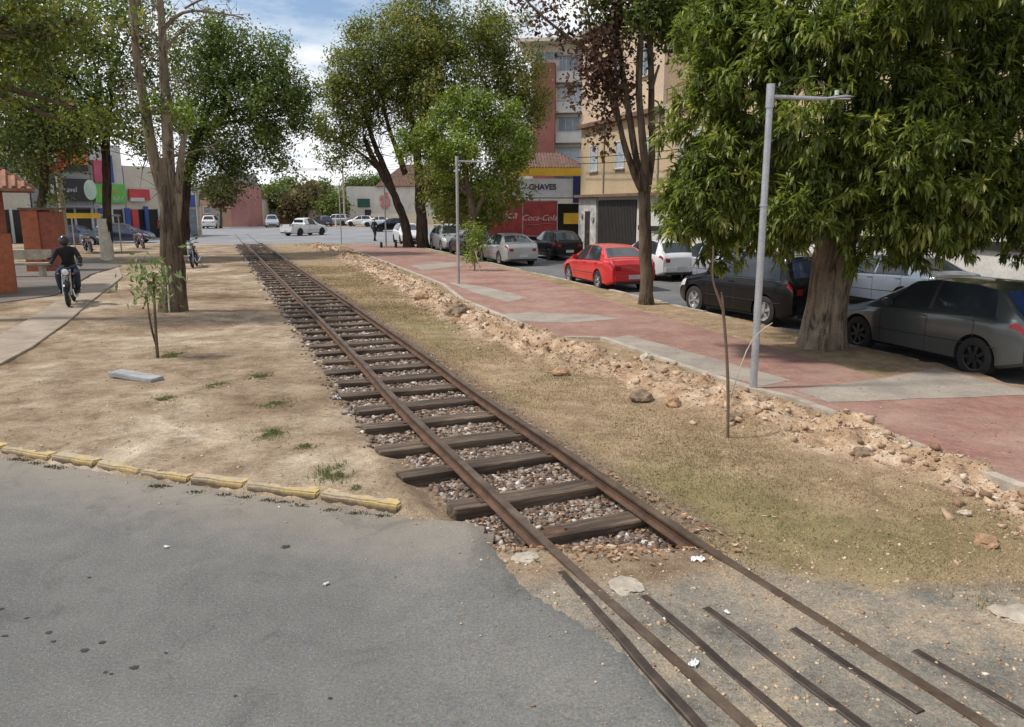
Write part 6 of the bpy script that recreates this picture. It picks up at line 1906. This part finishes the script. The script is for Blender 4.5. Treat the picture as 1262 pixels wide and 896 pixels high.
# ribs down the trunk
rng2 = random.Random(4)
CF = Vector((2.1, .5, 5.5))
cl = []
def shellp(th, ph, R_=(4.25, 3.7, 4.6)):
    return (CF.x + R_[0] * math.cos(ph) * math.cos(th), CF.y + R_[1] * math.cos(ph) * math.sin(th), CF.z + R_[2] * math.sin(ph))
for k in range(74):
    th = rng2.uniform(0, 2 * PI); 
    ph = math.asin(rng2.uniform(-.93, .98))
    c = shellp(th, ph)
    front = c[1] < CF.y + 1
    z = max(c[2], 1.9)
    rr_ = rng2.uniform(.75, 1.25)
    cl.append(((c[0] * .93 + .07 * CF.x, c[1] * .93 + .07 * CF.y, max(z, 1.62 + rr_)), (rr_, rr_, rr_ * .9), (2500 if front else 1000)))
for (px, py, Y, rp, n) in [(1100, 90, 12.2, 55, 2600), (1160, 120, 12.2, 50, 2400), (1230, 90, 12.2, 55, 2600), (1130, 150, 11.9, 50, 2400), (1190, 190, 11.8, 50, 2400), (1250, 30, 12.6, 60, 2600), (950, 40, 12.8, 55, 2400), (1110, 10, 12.4, 60, 2500), (1250, 240, 12.0, 45, 2000), (850, 266, 13.2, 42, 1445), (880, 231, 12.6, 50, 1870), (900, 288, 13.4, 36, 1190), (960, 276, 12.4, 45, 1700), (1080, 276, 12.2, 48, 1700), (1150, 261, 12.0, 55, 2040), (1215, 236, 12.2, 50, 1870), (870, 150, 13.0, 45, 1530), (880, 205, 12.8, 45, 1615), (930, 100, 12.6, 55, 1870), (1010, 246, 12.0, 50, 1785), (1240, 180, 12.4, 60, 2040), (1120, 294, 12.8, 30, 765), (1180, 286, 12.8, 34, 935), (1250, 266, 12.8, 26, 595), (835, 235, 13.4, 26, 595), (890, 40, 13.2, 50, 1700), (1180, 30, 12.5, 60, 2040), (1060, 40, 12.0, 60, 2040), (1000, 150, 11.9, 60, 2040), (1100, 200, 11.7, 60, 2210)]:
    c, r_3, n = CL(px, py, Y, rp, n); cl.append((rel(c), r_3, n))
leaf_cloud('crown', cl, MT['lf_ficus'], ft, 21, size=.17, asp=.25, shell=.45, droop=1.5, rosette=15)
# ---- slender tree with brown leaves, splitting into upright stems
sb = at(797, 374, .1); sb.z = .05; o_ = Vector(sb)
stt = thing('slender_tree', 'slender tree with several upright stems and sparse brown leaves, right of the bright red car', 'tree', tuple(sb))
mb = MB(); Y = sb.y
R3 = lambda px, py, dy=0: rel(C3(px, py, Y + dy))
limb(mb, [(0, 0, -.1), R3(796, 300), R3(793, 236)], .17, .16, 14, .03, 2, flare=.45)
for pts, r0, r1 in [([R3(793, 240), R3(776, 205), R3(762, 150), R3(752, 100)], .10, .05), ([R3(793, 240), R3(782, 190), R3(774, 130), R3(764, 60, .2), R3(758, -30, .3)], .10, .05),
                    ([R3(795, 240), R3(792, 180, -.2), R3(787, 100, -.2), R3(790, 20, -.3), R3(792, -60)], .11, .05), ([R3(797, 240), R3(804, 195, .2), R3(803, 110, .2), R3(800, 30), R3(808, -50)], .11, .05),
                    ([R3(752, 100), R3(735, 70), R3(700, 45, -.3), R3(660, 15, -.4), R3(640, -10, -.4)], .06, .02), ([R3(752, 100), R3(738, 80, .4), R3(715, 55, .6)], .05, .02), ([R3(803, 110), R3(812, 80)], .05, .03),
                    ([R3(762, 150), R3(748, 110), R3(728, 40), R3(715, -30)], .06, .02), ([R3(764, 60), R3(750, 30), R3(735, -20)], .05, .02), ([R3(776, 140), R3(760, 100), R3(745, 105)], .04, .02)]:
    limb(mb, pts, r0, r1, 9, .06, int(r0 * 999))
for px, py in ((740, 90), (730, 60), (700, 45), (665, 18), (755, 120), (745, 140), (718, 60), (775, 60), (790, 30), (750, 30), (725, 30), (800, 30), (812, 5)):
    twigs(mb, R3(px, py), 4, .7, px, .2, .018, 1)
mb.build('trunk', MT['bark'], stt, True)
cl = [CL(px, py, Y + dy, rp, n) for px, py, rp, n, dy in ((740, 110, 28, 520, 0), (752, 85, 26, 420, .3), (735, 75, 22, 300, -.2), (760, 60, 26, 300, 0), (665, 15, 20, 110, 0), (645, 2, 16, 70, 0), (690, 45, 16, 90, -.2), (700, 30, 14, 60, .1), (650, 40, 12, 25, 0), (745, 150, 20, 220, 0), (742, 175, 12, 60, 0), (725, 40, 24, 220, .4), (770, 20, 30, 380, 0), (735, -10, 36, 400, 0), (690, 0, 22, 140, 0), (775, 110, 20, 200, .3), (800, 60, 14, 60, .3), (812, 155, 9, 40, .3), (826, 150, 7, 25, .3), (750, 40, 20, 200, 0))]
cl = [(rel(c), r, n) for c, r, n in cl]
leaf_cloud('crown', cl, MT['lf_brown'], stt, 31, size=.13, asp=.6, shell=.2)
cl = [CL(px, py, Y + dy, rp, n) for px, py, rp, n, dy in ((800, 20, 34, 1300, 0), (830, 35, 30, 1300, .3), (850, 10, 34, 1500, .4), (790, -20, 40, 1500, 0), (740, 5, 20, 350, 0), (860, 50, 20, 500, .6), (820, -20, 40, 1200, 0))]
leaf_cloud('green_foliage', [(rel(c), r, n) for c, r, n in cl], MT['lf_dark'], stt, 32, size=.13, asp=.55, shell=.2)

# ---- the multi-trunk tree in the middle distance
tb = at(510, 305, .1); tb.z = .0; o_ = Vector(tb); Y = tb.y
mt_ = thing('spreading_tree', 'tall broad tree with dark leaning trunks and olive crown in the middle of the view', 'tree', tuple(tb))
mb = MB()
limb(mb, [R3(505, 308), R3(497, 265), R3(484, 235), R3(465, 205), R3(448, 170)], .33, .13, 12, .1, 5, flare=.2)
limb(mb, [R3(522, 308), R3(520, 265), R3(516, 220), R3(512, 170), R3(500, 120)], .40, .16, 12, .1, 6, flare=.2)
limb(mb, [R3(520, 250), R3(545, 205), R3(580, 150), R3(600, 110)], .26, .1, 10, .1, 7)
limb(mb, [R3(484, 235), R3(462, 180), R3(450, 140), R3(430, 100)], .22, .07, 9, .1, 8)
limb(mb, [R3(500, 215), R3(480, 160), R3(470, 120)], .2, .07, 9, .1, 9)
limb(mb, [R3(512, 170), R3(530, 120), R3(535, 60)], .2, .07, 9, .1, 10)
limb(mb, [R3(475, 215), R3(440, 185), R3(420, 170)], .12, .04, 8, .1, 11)
for px, py in ((448, 170), (430, 100), (470, 120), (500, 120), (535, 60), (600, 110), (455, 195), (440, 150), (420, 170), (560, 120), (480, 160)):
    twigs(mb, R3(px, py), 5, 2.2, px, .4, .045, 1)
mb.build('trunk', MT['bark_dark'], mt_, True)
cl = [CL(*a) for a in ((500, 40, Y, 44, 5200), (470, 75, Y - 1, 40, 4300), (430, 85, Y, 34, 3000), (530, 55, Y, 42, 4600), (555, 100, Y - 1, 46, 5000), (600, 75, Y + 1, 44, 4600), (635, 100, Y + 1, 36, 3600), (645, 140, Y + 1, 30, 2600), (615, 40, Y, 34, 2200), (570, 35, Y, 38, 3000), (500, 95, Y, 46, 5000), (430, 125, Y, 34, 2600), (420, 160, Y, 28, 1500), (415, 190, Y, 22, 900), (455, 120, Y + 1, 34, 2200), (530, 130, Y, 40, 3600), (440, 185, Y, 22, 700), (455, 35, Y, 24, 800), (520, 10, Y, 30, 2000), (650, 75, Y, 22, 900), (540, 200, Y, 26, 1300), (520, 170, Y + 1, 28, 1200), (635, 180, Y + 1, 24, 1300), (410, 115, Y, 20, 700), (470, 150, Y, 22, 600), (628, 210, Y + 1, 16, 600))]
leaf_cloud('crown', [(rel(c), r, n * 1.25) for c, r, n in cl], MT['lf_olive'], mt_, 41, size=.18, asp=.5, shell=.45)
# ---- the small bright green tree in front of it
gb = at(583, 333, .1); gb.z = .05; o_ = Vector(gb); Y = gb.y + 3; gb2 = at(583, 322, .1); gb2.z = .03; o_ = Vector(gb2); Y = gb2.y
gt = thing('bright_green_tree', 'small bright yellow green tree behind the middle lamp post', 'tree', tuple(gb2))
mb = MB()
limb(mb, [R3(583, 325), R3(585, 280), R3(578, 240), R3(572, 190)], .2, .12, 10, .1, 3, flare=.2)
limb(mb, [R3(584, 270), R3(600, 235), R3(620, 190)], .1, .05, 8, .1, 4); limb(mb, [R3(580, 245), R3(555, 215), R3(535, 180)], .1, .05, 8, .1, 5)
for px, py in ((572, 190), (620, 190), (535, 180), (600, 235), (555, 215)): twigs(mb, R3(px, py), 5, 1.4, px, .4, .03, 1)
mb.build('trunk', MT['bark'], gt, True)
cl = [CL(*a) for a in ((505, 183, Y, 14, 1000), (528, 166, Y, 17, 1500), (556, 143, Y, 19, 1900), (588, 126, Y, 17, 1700), (617, 148, Y, 18, 1700), (647, 168, Y, 13, 700), (640, 196, Y, 14, 800), (598, 162, Y, 21, 2300), (568, 176, Y - 1, 21, 2400), (540, 188, Y, 15, 1200), (612, 192, Y, 17, 1300), (578, 205, Y, 16, 1200), (494, 168, Y, 8, 250), (632, 135, Y, 10, 400), (560, 118, Y, 9, 350), (600, 225, Y, 13, 700), (550, 215, Y, 12, 500))]
leaf_cloud('crown', [(rel(c), r, n * 1.3) for c, r, n in cl], MT['lf_bright'], gt, 42, size=.13, asp=.5, shell=.4)
cl = [CL(*a) for a in ((560, 240, Y + 2, 30, 2200), (605, 245, Y + 2, 26, 1500), (540, 225, Y + 2, 24, 1400), (590, 270, Y + 1, 18, 900), (628, 232, Y + 1, 20, 900), (545, 262, Y + 1, 18, 700))]
leaf_cloud('lower_foliage', [(rel(c), r, n) for c, r, n in cl], MT['lf_olive'], gt, 43, size=.18, asp=.5, shell=.3)
# a small leafy bush at its foot
bu = at(585, 334, .1); bu.z = .05; o_ = Vector(bu); Y = bu.y
bs = thing('leafy_sapling', 'narrow leafy sapling right of the middle lamp post, before the dark car', 'sapling', tuple(bu))
mb = MB(); limb(mb, [(0, 0, 0), (.02, 0, .8), (.05, 0, 1.6)], .03, .015, 6, .02, 3); mb.build('stem', MT['bark'], bs, True)
leaf_cloud('foliage', [(rel(c), r, n) for c, r, n in [CL(582, 285, Y, 14, 500, 14), CL(585, 302, Y, 13, 450, 12), CL(580, 318, Y, 10, 260, 10)]], MT['lf_bright'], bs, 44, size=.10, asp=.5, shell=.1)

# ---- left: big trunk with pale bare stems rising from it
lb = at(216, 384, .09); lb.z = .05; o_ = Vector(lb); Y = lb.y
lt = thing('bare_stemmed_tree', 'big trunked tree at the left splitting into two pale nearly bare stems', 'tree', tuple(lb))
mb = MB()
limb(mb, [(0, 0, -.1), R3(214, 330), R3(210, 270), R3(206, 222), R3(205, 195)], .275, .15, 30, .04, 2, flare=.28, rib=.05)
mb.build('trunk', MT['bark'], lt, True)
mb = MB()
limb(mb, [R3(211, 300), R3(201, 235), R3(186, 175), R3(172, 100), R3(163, 20), R3(158, -60)], .17, .05, 14, .04, 3)
limb(mb, [R3(163, 20), R3(172, 0), R3(180, -30)], .05, .03, 8, .05, 6)
mb.build('stem', MT['bark_pale'], lt, True)
mb = MB()
limb(mb, [R3(212, 300), R3(210, 230), R3(206, 160), R3(201, 80), R3(197, 0), R3(196, -60)], .18, .05, 14, .03, 4)
limb(mb, [R3(214, 290), R3(218, 225), R3(224, 190), R3(234, 150)], .13, .04, 10, .05, 5)
mb.build('stem', MT['bark_pale'], lt, True)
mb = MB()
for k in range(26):
    py = 10 + k * 8; px = 197 + (py) * .045 if k % 2 else 163 + py * .11
    twigs(mb, R3(px, py), 2, .8 + .4 * (k % 3), 100 + k, .35, .02, 1)
limb(mb, [R3(200, 40), R3(225, 10), R3(260, 15), R3(300, 22)], .05, .012, 7, .08, 7); limb(mb, [R3(225, 10), R3(255, -5), R3(285, 2)], .03, .008, 6, .08, 8)
limb(mb, [R3(205, 60), R3(230, 35), R3(250, 20)], .03, .008, 6, .08, 9)
for px, py in ((260, 15), (285, 18), (240, 12), (300, 22), (255, -3)): twigs(mb, R3(px, py), 3, .6, px + 7, .1, .01, 1)
mb.build('twigs', MT['bark_pale'], lt, True)
cl = [CL(*a) for a in ((200, 135, Y, 16, 260), (226, 140, Y - .3, 14, 200), (188, 128, Y, 10, 100), (215, 120, Y, 10, 90))]
leaf_cloud('foliage', [(rel(c), r, n) for c, r, n in cl], MT['lf_bright'], lt, 51, size=.11, asp=.5, shell=.1)
# stake beside it
sk = at(209, 386, .09); st_ = thing('wooden_stake', 'thin pale wooden stake leaning beside the foot of the big trunk', 'stake', tuple(sk))
MB().tube([(0, 0, -.02), (.02, 0, .62), (.0, 0, 1.15)], [.022, .02, .018], 6).build('shaft', MT['lime'], st_, True); MB().cyl((0, 0, .7), (0.01, 0, .74), .03, 8).build('tie', MT['black'], st_)

def crown_tree(name, label, base, trunk_px, rt, clumps, leafm, barkm, seed, size=.2, shell=.42, white=None, asp=.5, group=None, fork=None, limbs=True, dens=1.0):
    global o_, Y
    o_ = Vector(base); Y = base[1]
    t = thing(name, label, 'tree', tuple(base), 0, group)
    mb = MB()
    pts = [R3(px, py) for px, py in trunk_px]; pts[0] = (0, 0, -.1)
    limb(mb, pts, rt, rt * .75, 12, 0.0 if white else .06, seed, flare=.2)
    cl = [(rel(c), r, n) for c, r, n in [CL(px, py, Y + dy, rp, n * dens) for px, py, rp, n, dy in clumps]]
    if limbs: auto_limbs(mb, pts[-1], cl[::2], rt * .5, seed)
    mb.build('trunk', barkm, t, True)
    if white:
        m2 = MB(); hw = white; m2.tube([(0, 0, -.05), (.0, 0, .15), (0, 0, hw)], [rt * 1.5, rt * 1.36, rt * 1.32], 16); m2.build('lime_washed_base', MT['lime'], t, True)
    leaf_cloud('crown', cl, leafm, t, seed, size=size, asp=asp, shell=shell)
    return t
b1 = at(227, 315, .05); b1.z = 0
crown_tree('round_tree', 'dark leafed round tree behind the big trunk, crown reaching over the track', tuple(b1), [(227, 315), (226, 260), (232, 200), (250, 160)], .3,
           [(300, 75, 46, 5200, 0), (340, 110, 40, 4200, 0), (360, 140, 30, 2300, 0), (290, 130, 46, 5200, -1), (250, 100, 46, 4800, 0), (325, 165, 34, 2700, 0), (270, 175, 38, 3300, 0), (235, 160, 34, 2600, 0), (330, 75, 34, 2200, 0), (265, 60, 36, 2600, 0), (375, 115, 18, 600, 0), (345, 195, 20, 900, 0), (300, 200, 26, 1300, 0), (225, 60, 34, 2200, 0), (240, 205, 24, 1000, 0), (380, 155, 14, 350, 0), (290, 225, 18, 380, 0), (262, 225, 16, 300, 0)],
           MT['lf_dark'], MT['bark_dark'], 61, size=.17, dens=.92)
b2 = at(133, 321, .05); b2.z = 0
crown_tree('whitewashed_tree', 'dark straight trunk whitewashed at the base, with a wide dark crown', tuple(b2), [(133, 321), (132, 270), (131.3, 220), (130.5, 160)], .22,
           [(60, 60, 56, 4300, 0), (120, 40, 50, 3600, 0), (30, 120, 50, 4200, 0), (90, 120, 46, 3900, -1), (150, 110, 40, 2600, 0), (10, 30, 50, 3200, 0), (70, 160, 34, 2000, 0), (120, 160, 28, 1400, 0), (160, 155, 26, 1100, 0), (180, 60, 34, 1500, 0), (20, 175, 32, 1500, 0), (-20, 150, 40, 2000, 0), (100, 5, 50, 2400, 0), (45, 5, 50, 2400, 0), (180, 180, 20, 500, 0), (-10, 80, 50, 2600, 0), (170, 15, 30, 700, 0)],
           MT['lf_dark'], MT['bark_dark'], 62, size=.18, white=2.05, dens=.8)
b3 = at(50, 324, .1); b3.z = .05
crown_tree('kiosk_tree', 'dark tree close behind the kiosk with branches over its tiled roof', tuple(b3), [(50, 324), (50, 290), (52, 240), (56, 190)], .2,
           [(20, 150, 44, 1900, 0), (60, 175, 36, 1500, 0), (15, 195, 30, 900, 0), (45, 215, 22, 450, 0), (60, 120, 44, 1500, 0), (5, 100, 46, 1500, 0), (90, 150, 30, 800, 0), (30, 60, 48, 1300, 0), (60, 245, 16, 200, 0), (-30, 170, 40, 1000, 0)],
           MT['lf_mid'], MT['bark_dark'], 63, size=.17, dens=1.0)
# nearer overhanging boughs at the upper left, of a tree standing outside the frame
b4 = Vector((-14.5, 17.0, .05))
crown_tree('overhanging_tree', 'yellowish green boughs hanging in at the upper left corner, trunk outside the view', tuple(b4), [(-200, 420), (-180, 250), (-130, 120), (-80, 60)], .3,
           [(20, 20, 46, 1500, 0), (60, 80, 30, 420, 0), (80, 40, 40, 800, 0), (20, 85, 34, 700, 0), (130, 20, 30, 320, 0), (-40, 60, 60, 2000, 0), (-60, -20, 80, 2500, 0), (40, -40, 60, 1500, 0), (110, 140, 22, 260, 1), (135, 150, 18, 240, 1), (85, 155, 14, 120, 1), (175, 150, 16, 110, 1.5)],
           MT['lf_olive'], MT['bark'], 64, size=.12, dens=.8)
# ---- scrub and trees beyond the junction
sc = [(338, 247, 120, 15, 'lf_mid', 'mid green bushy tree beyond the junction, right of the low cream house'), (365, 250, 118, 15, 'lf_bush', 'brownish bushy tree beyond the white pickup'), (385, 246, 125, 15, 'lf_bush', 'brownish tree beyond the junction, second left of the pale house'),
      (408, 256, 118, 12, 'lf_mid', 'green bush beyond the junction beside the pale house'), (352, 236, 135, 12, 'lf_dark', 'dark tree rising behind the scrub beyond the pickup'), (398, 240, 135, 13, 'lf_dark', 'dark tree rising behind the scrub, left of the pale house'), (322, 253, 128, 11, 'lf_bush', 'small brown bush behind the beige boundary wall'),
      (440, 232, 160, 12, 'lf_dark', 'dark tree behind the left end of the pale house'), (462, 230, 160, 12, 'lf_dark', 'dark tree behind the pale house roof'), (285, 240, 118, 14, 'lf_bush', 'brown leafed tree in front of the pink building'), (272, 232, 98, 12, 'lf_bush', 'rust brown sparse tree left of the pink building')]
for i, (px, py, Yd, rp, lm, lab) in enumerate(sc):
    gpt = up(px, 272, Yd); base = (gpt.x, Yd, -.05)
    crown_tree('far_tree', lab, base, [(px, 279), (px, py + rp)], .16, [(px + random.uniform(-.5, .5) * rp, py + random.uniform(-.35, .35) * rp, rp * random.uniform(.6, .9), 750, random.uniform(-1.5, 1.5)) for _ in range(4)] + [(px, py, rp * .95, 1000, 0), (px, py + rp * .8, rp * .7, 450, 0)],
               MT[lm], MT['bark'], 70 + i, size=.5, group='trees beyond the junction', limbs=True)
# a far wood that reads as one mass
wd = []
for k in range(60):
    x = -300 + k * 11 + random.uniform(-4, 4); y = 260 + random.uniform(-30, 60); r0 = random.uniform(5, 8)
    wd.append(((x, y, r0 * .55), (r0, r0, r0 * .7), 420))
leaf_cloud('far_wood', wd, MT['lf_mid'], None, 90, size=1.5, asp=.6, shell=.5, kind='stuff')

# ---- saplings
def sapling_bare():
    b = at(897, 537, .1); b.z = float(height(np.array([b.x]), np.array([b.y]))[0]); 
    global o_, Y
    o_ = Vector(b); Y = b.y
    t = thing('bare_sapling', 'leafless crooked sapling standing in the grass before the near lamp post', 'sapling', tuple(b))
    mb = MB()
    limb(mb, [(0, 0, -.03), R3(898, 470), R3(893, 400), R3(890, 366)], .019, .013, 8, .01, 3)
    limb(mb, [R3(892, 385), R3(885, 365), R3(877, 345), R3(879, 320), R3(879, 303)], .014, .007, 7, .0, 4)
    limb(mb, [R3(891, 375), R3(889, 360)], .010, .006, 6, .0, 5)
    mb.build('stem', surf('reddish_bark', (.20, .125, .085), (.12, .08, .055), 12, .9, .6, .005, 60), t, True)
    mb = MB(); limb(mb, [(0.01, 0, .45), R3(920, 425), R3(940, 405), R3(952, 398)], .006, .004, 6, 0, 6); mb.build('side_shoot', MT['lime'], t, True)
sapling_bare()
def sapling_leafy():
    b = at(194, 440, .1); b.z = float(height(np.array([b.x]), np.array([b.y]))[0])
    global o_, Y
    o_ = Vector(b); Y = b.y
    t = thing('leafy_sapling', 'young sapling with a tuft of pale green leaves on the bare dirt', 'sapling', tuple(b))
    mb = MB()
    limb(mb, [(0, 0, -.03), R3(192, 405), R3(190, 370), R3(189, 335)], .03, .018, 8, .01, 3)
    limb(mb, [R3(194, 430), R3(185, 400), R3(181, 365)], .02, .012, 7, .01, 4)
    for px, py in ((189, 340), (181, 368), (190, 355), (184, 350)): twigs(mb, R3(px, py), 4, .3, px, .5, .008, 0)
    mb.build('stem', MT['bark'], t, True)
    cl = [CL(*a) for a in ((188, 340, Y, 11, 90), (178, 350, Y, 8, 40), (200, 350, Y, 8, 45), (192, 362, Y, 8, 30), (184, 333, Y, 7, 35))]
    leaf_cloud('leaves', [(rel(c), r, n) for c, r, n in cl], leafmat('pale_sapling_leaf', (.10, .15, .05), (.24, .30, .12), (.34, .36, .18), .5, .25), t, 81, size=.14, asp=.34, shell=.1, droop=1.0, fray=False)
    leaf_cloud('red_leaf', [((-.13, 0, .92), (.02, .02, .06), 8)], MT['redlens'], t, 82, size=.07, asp=.5, shell=.1)
sapling_leafy()
# two thin stems by the silver sedan
for px, py, tp, lab in ((592, 335, 308, 'thin leaning bare sapling at the rear wheel of the silver sedan'),):
    b = at(px, py, .1); b.z = .08; o_ = Vector(b); Y = b.y
    t = thing('thin_sapling', lab, 'sapling', tuple(b)); mb = MB(); limb(mb, [(0, 0, -.02), R3(px - 3, (py + tp) / 2), R3(px - 7, tp)], .03, .02, 6, .02, 2); mb.build('stem', MT['lime'], t, True)
    mb = MB(); twigs(mb, R3(px - 6, tp + 4), 3, .35, 4, .6, .012, 1); mb.build('twig', MT['lime'], t)
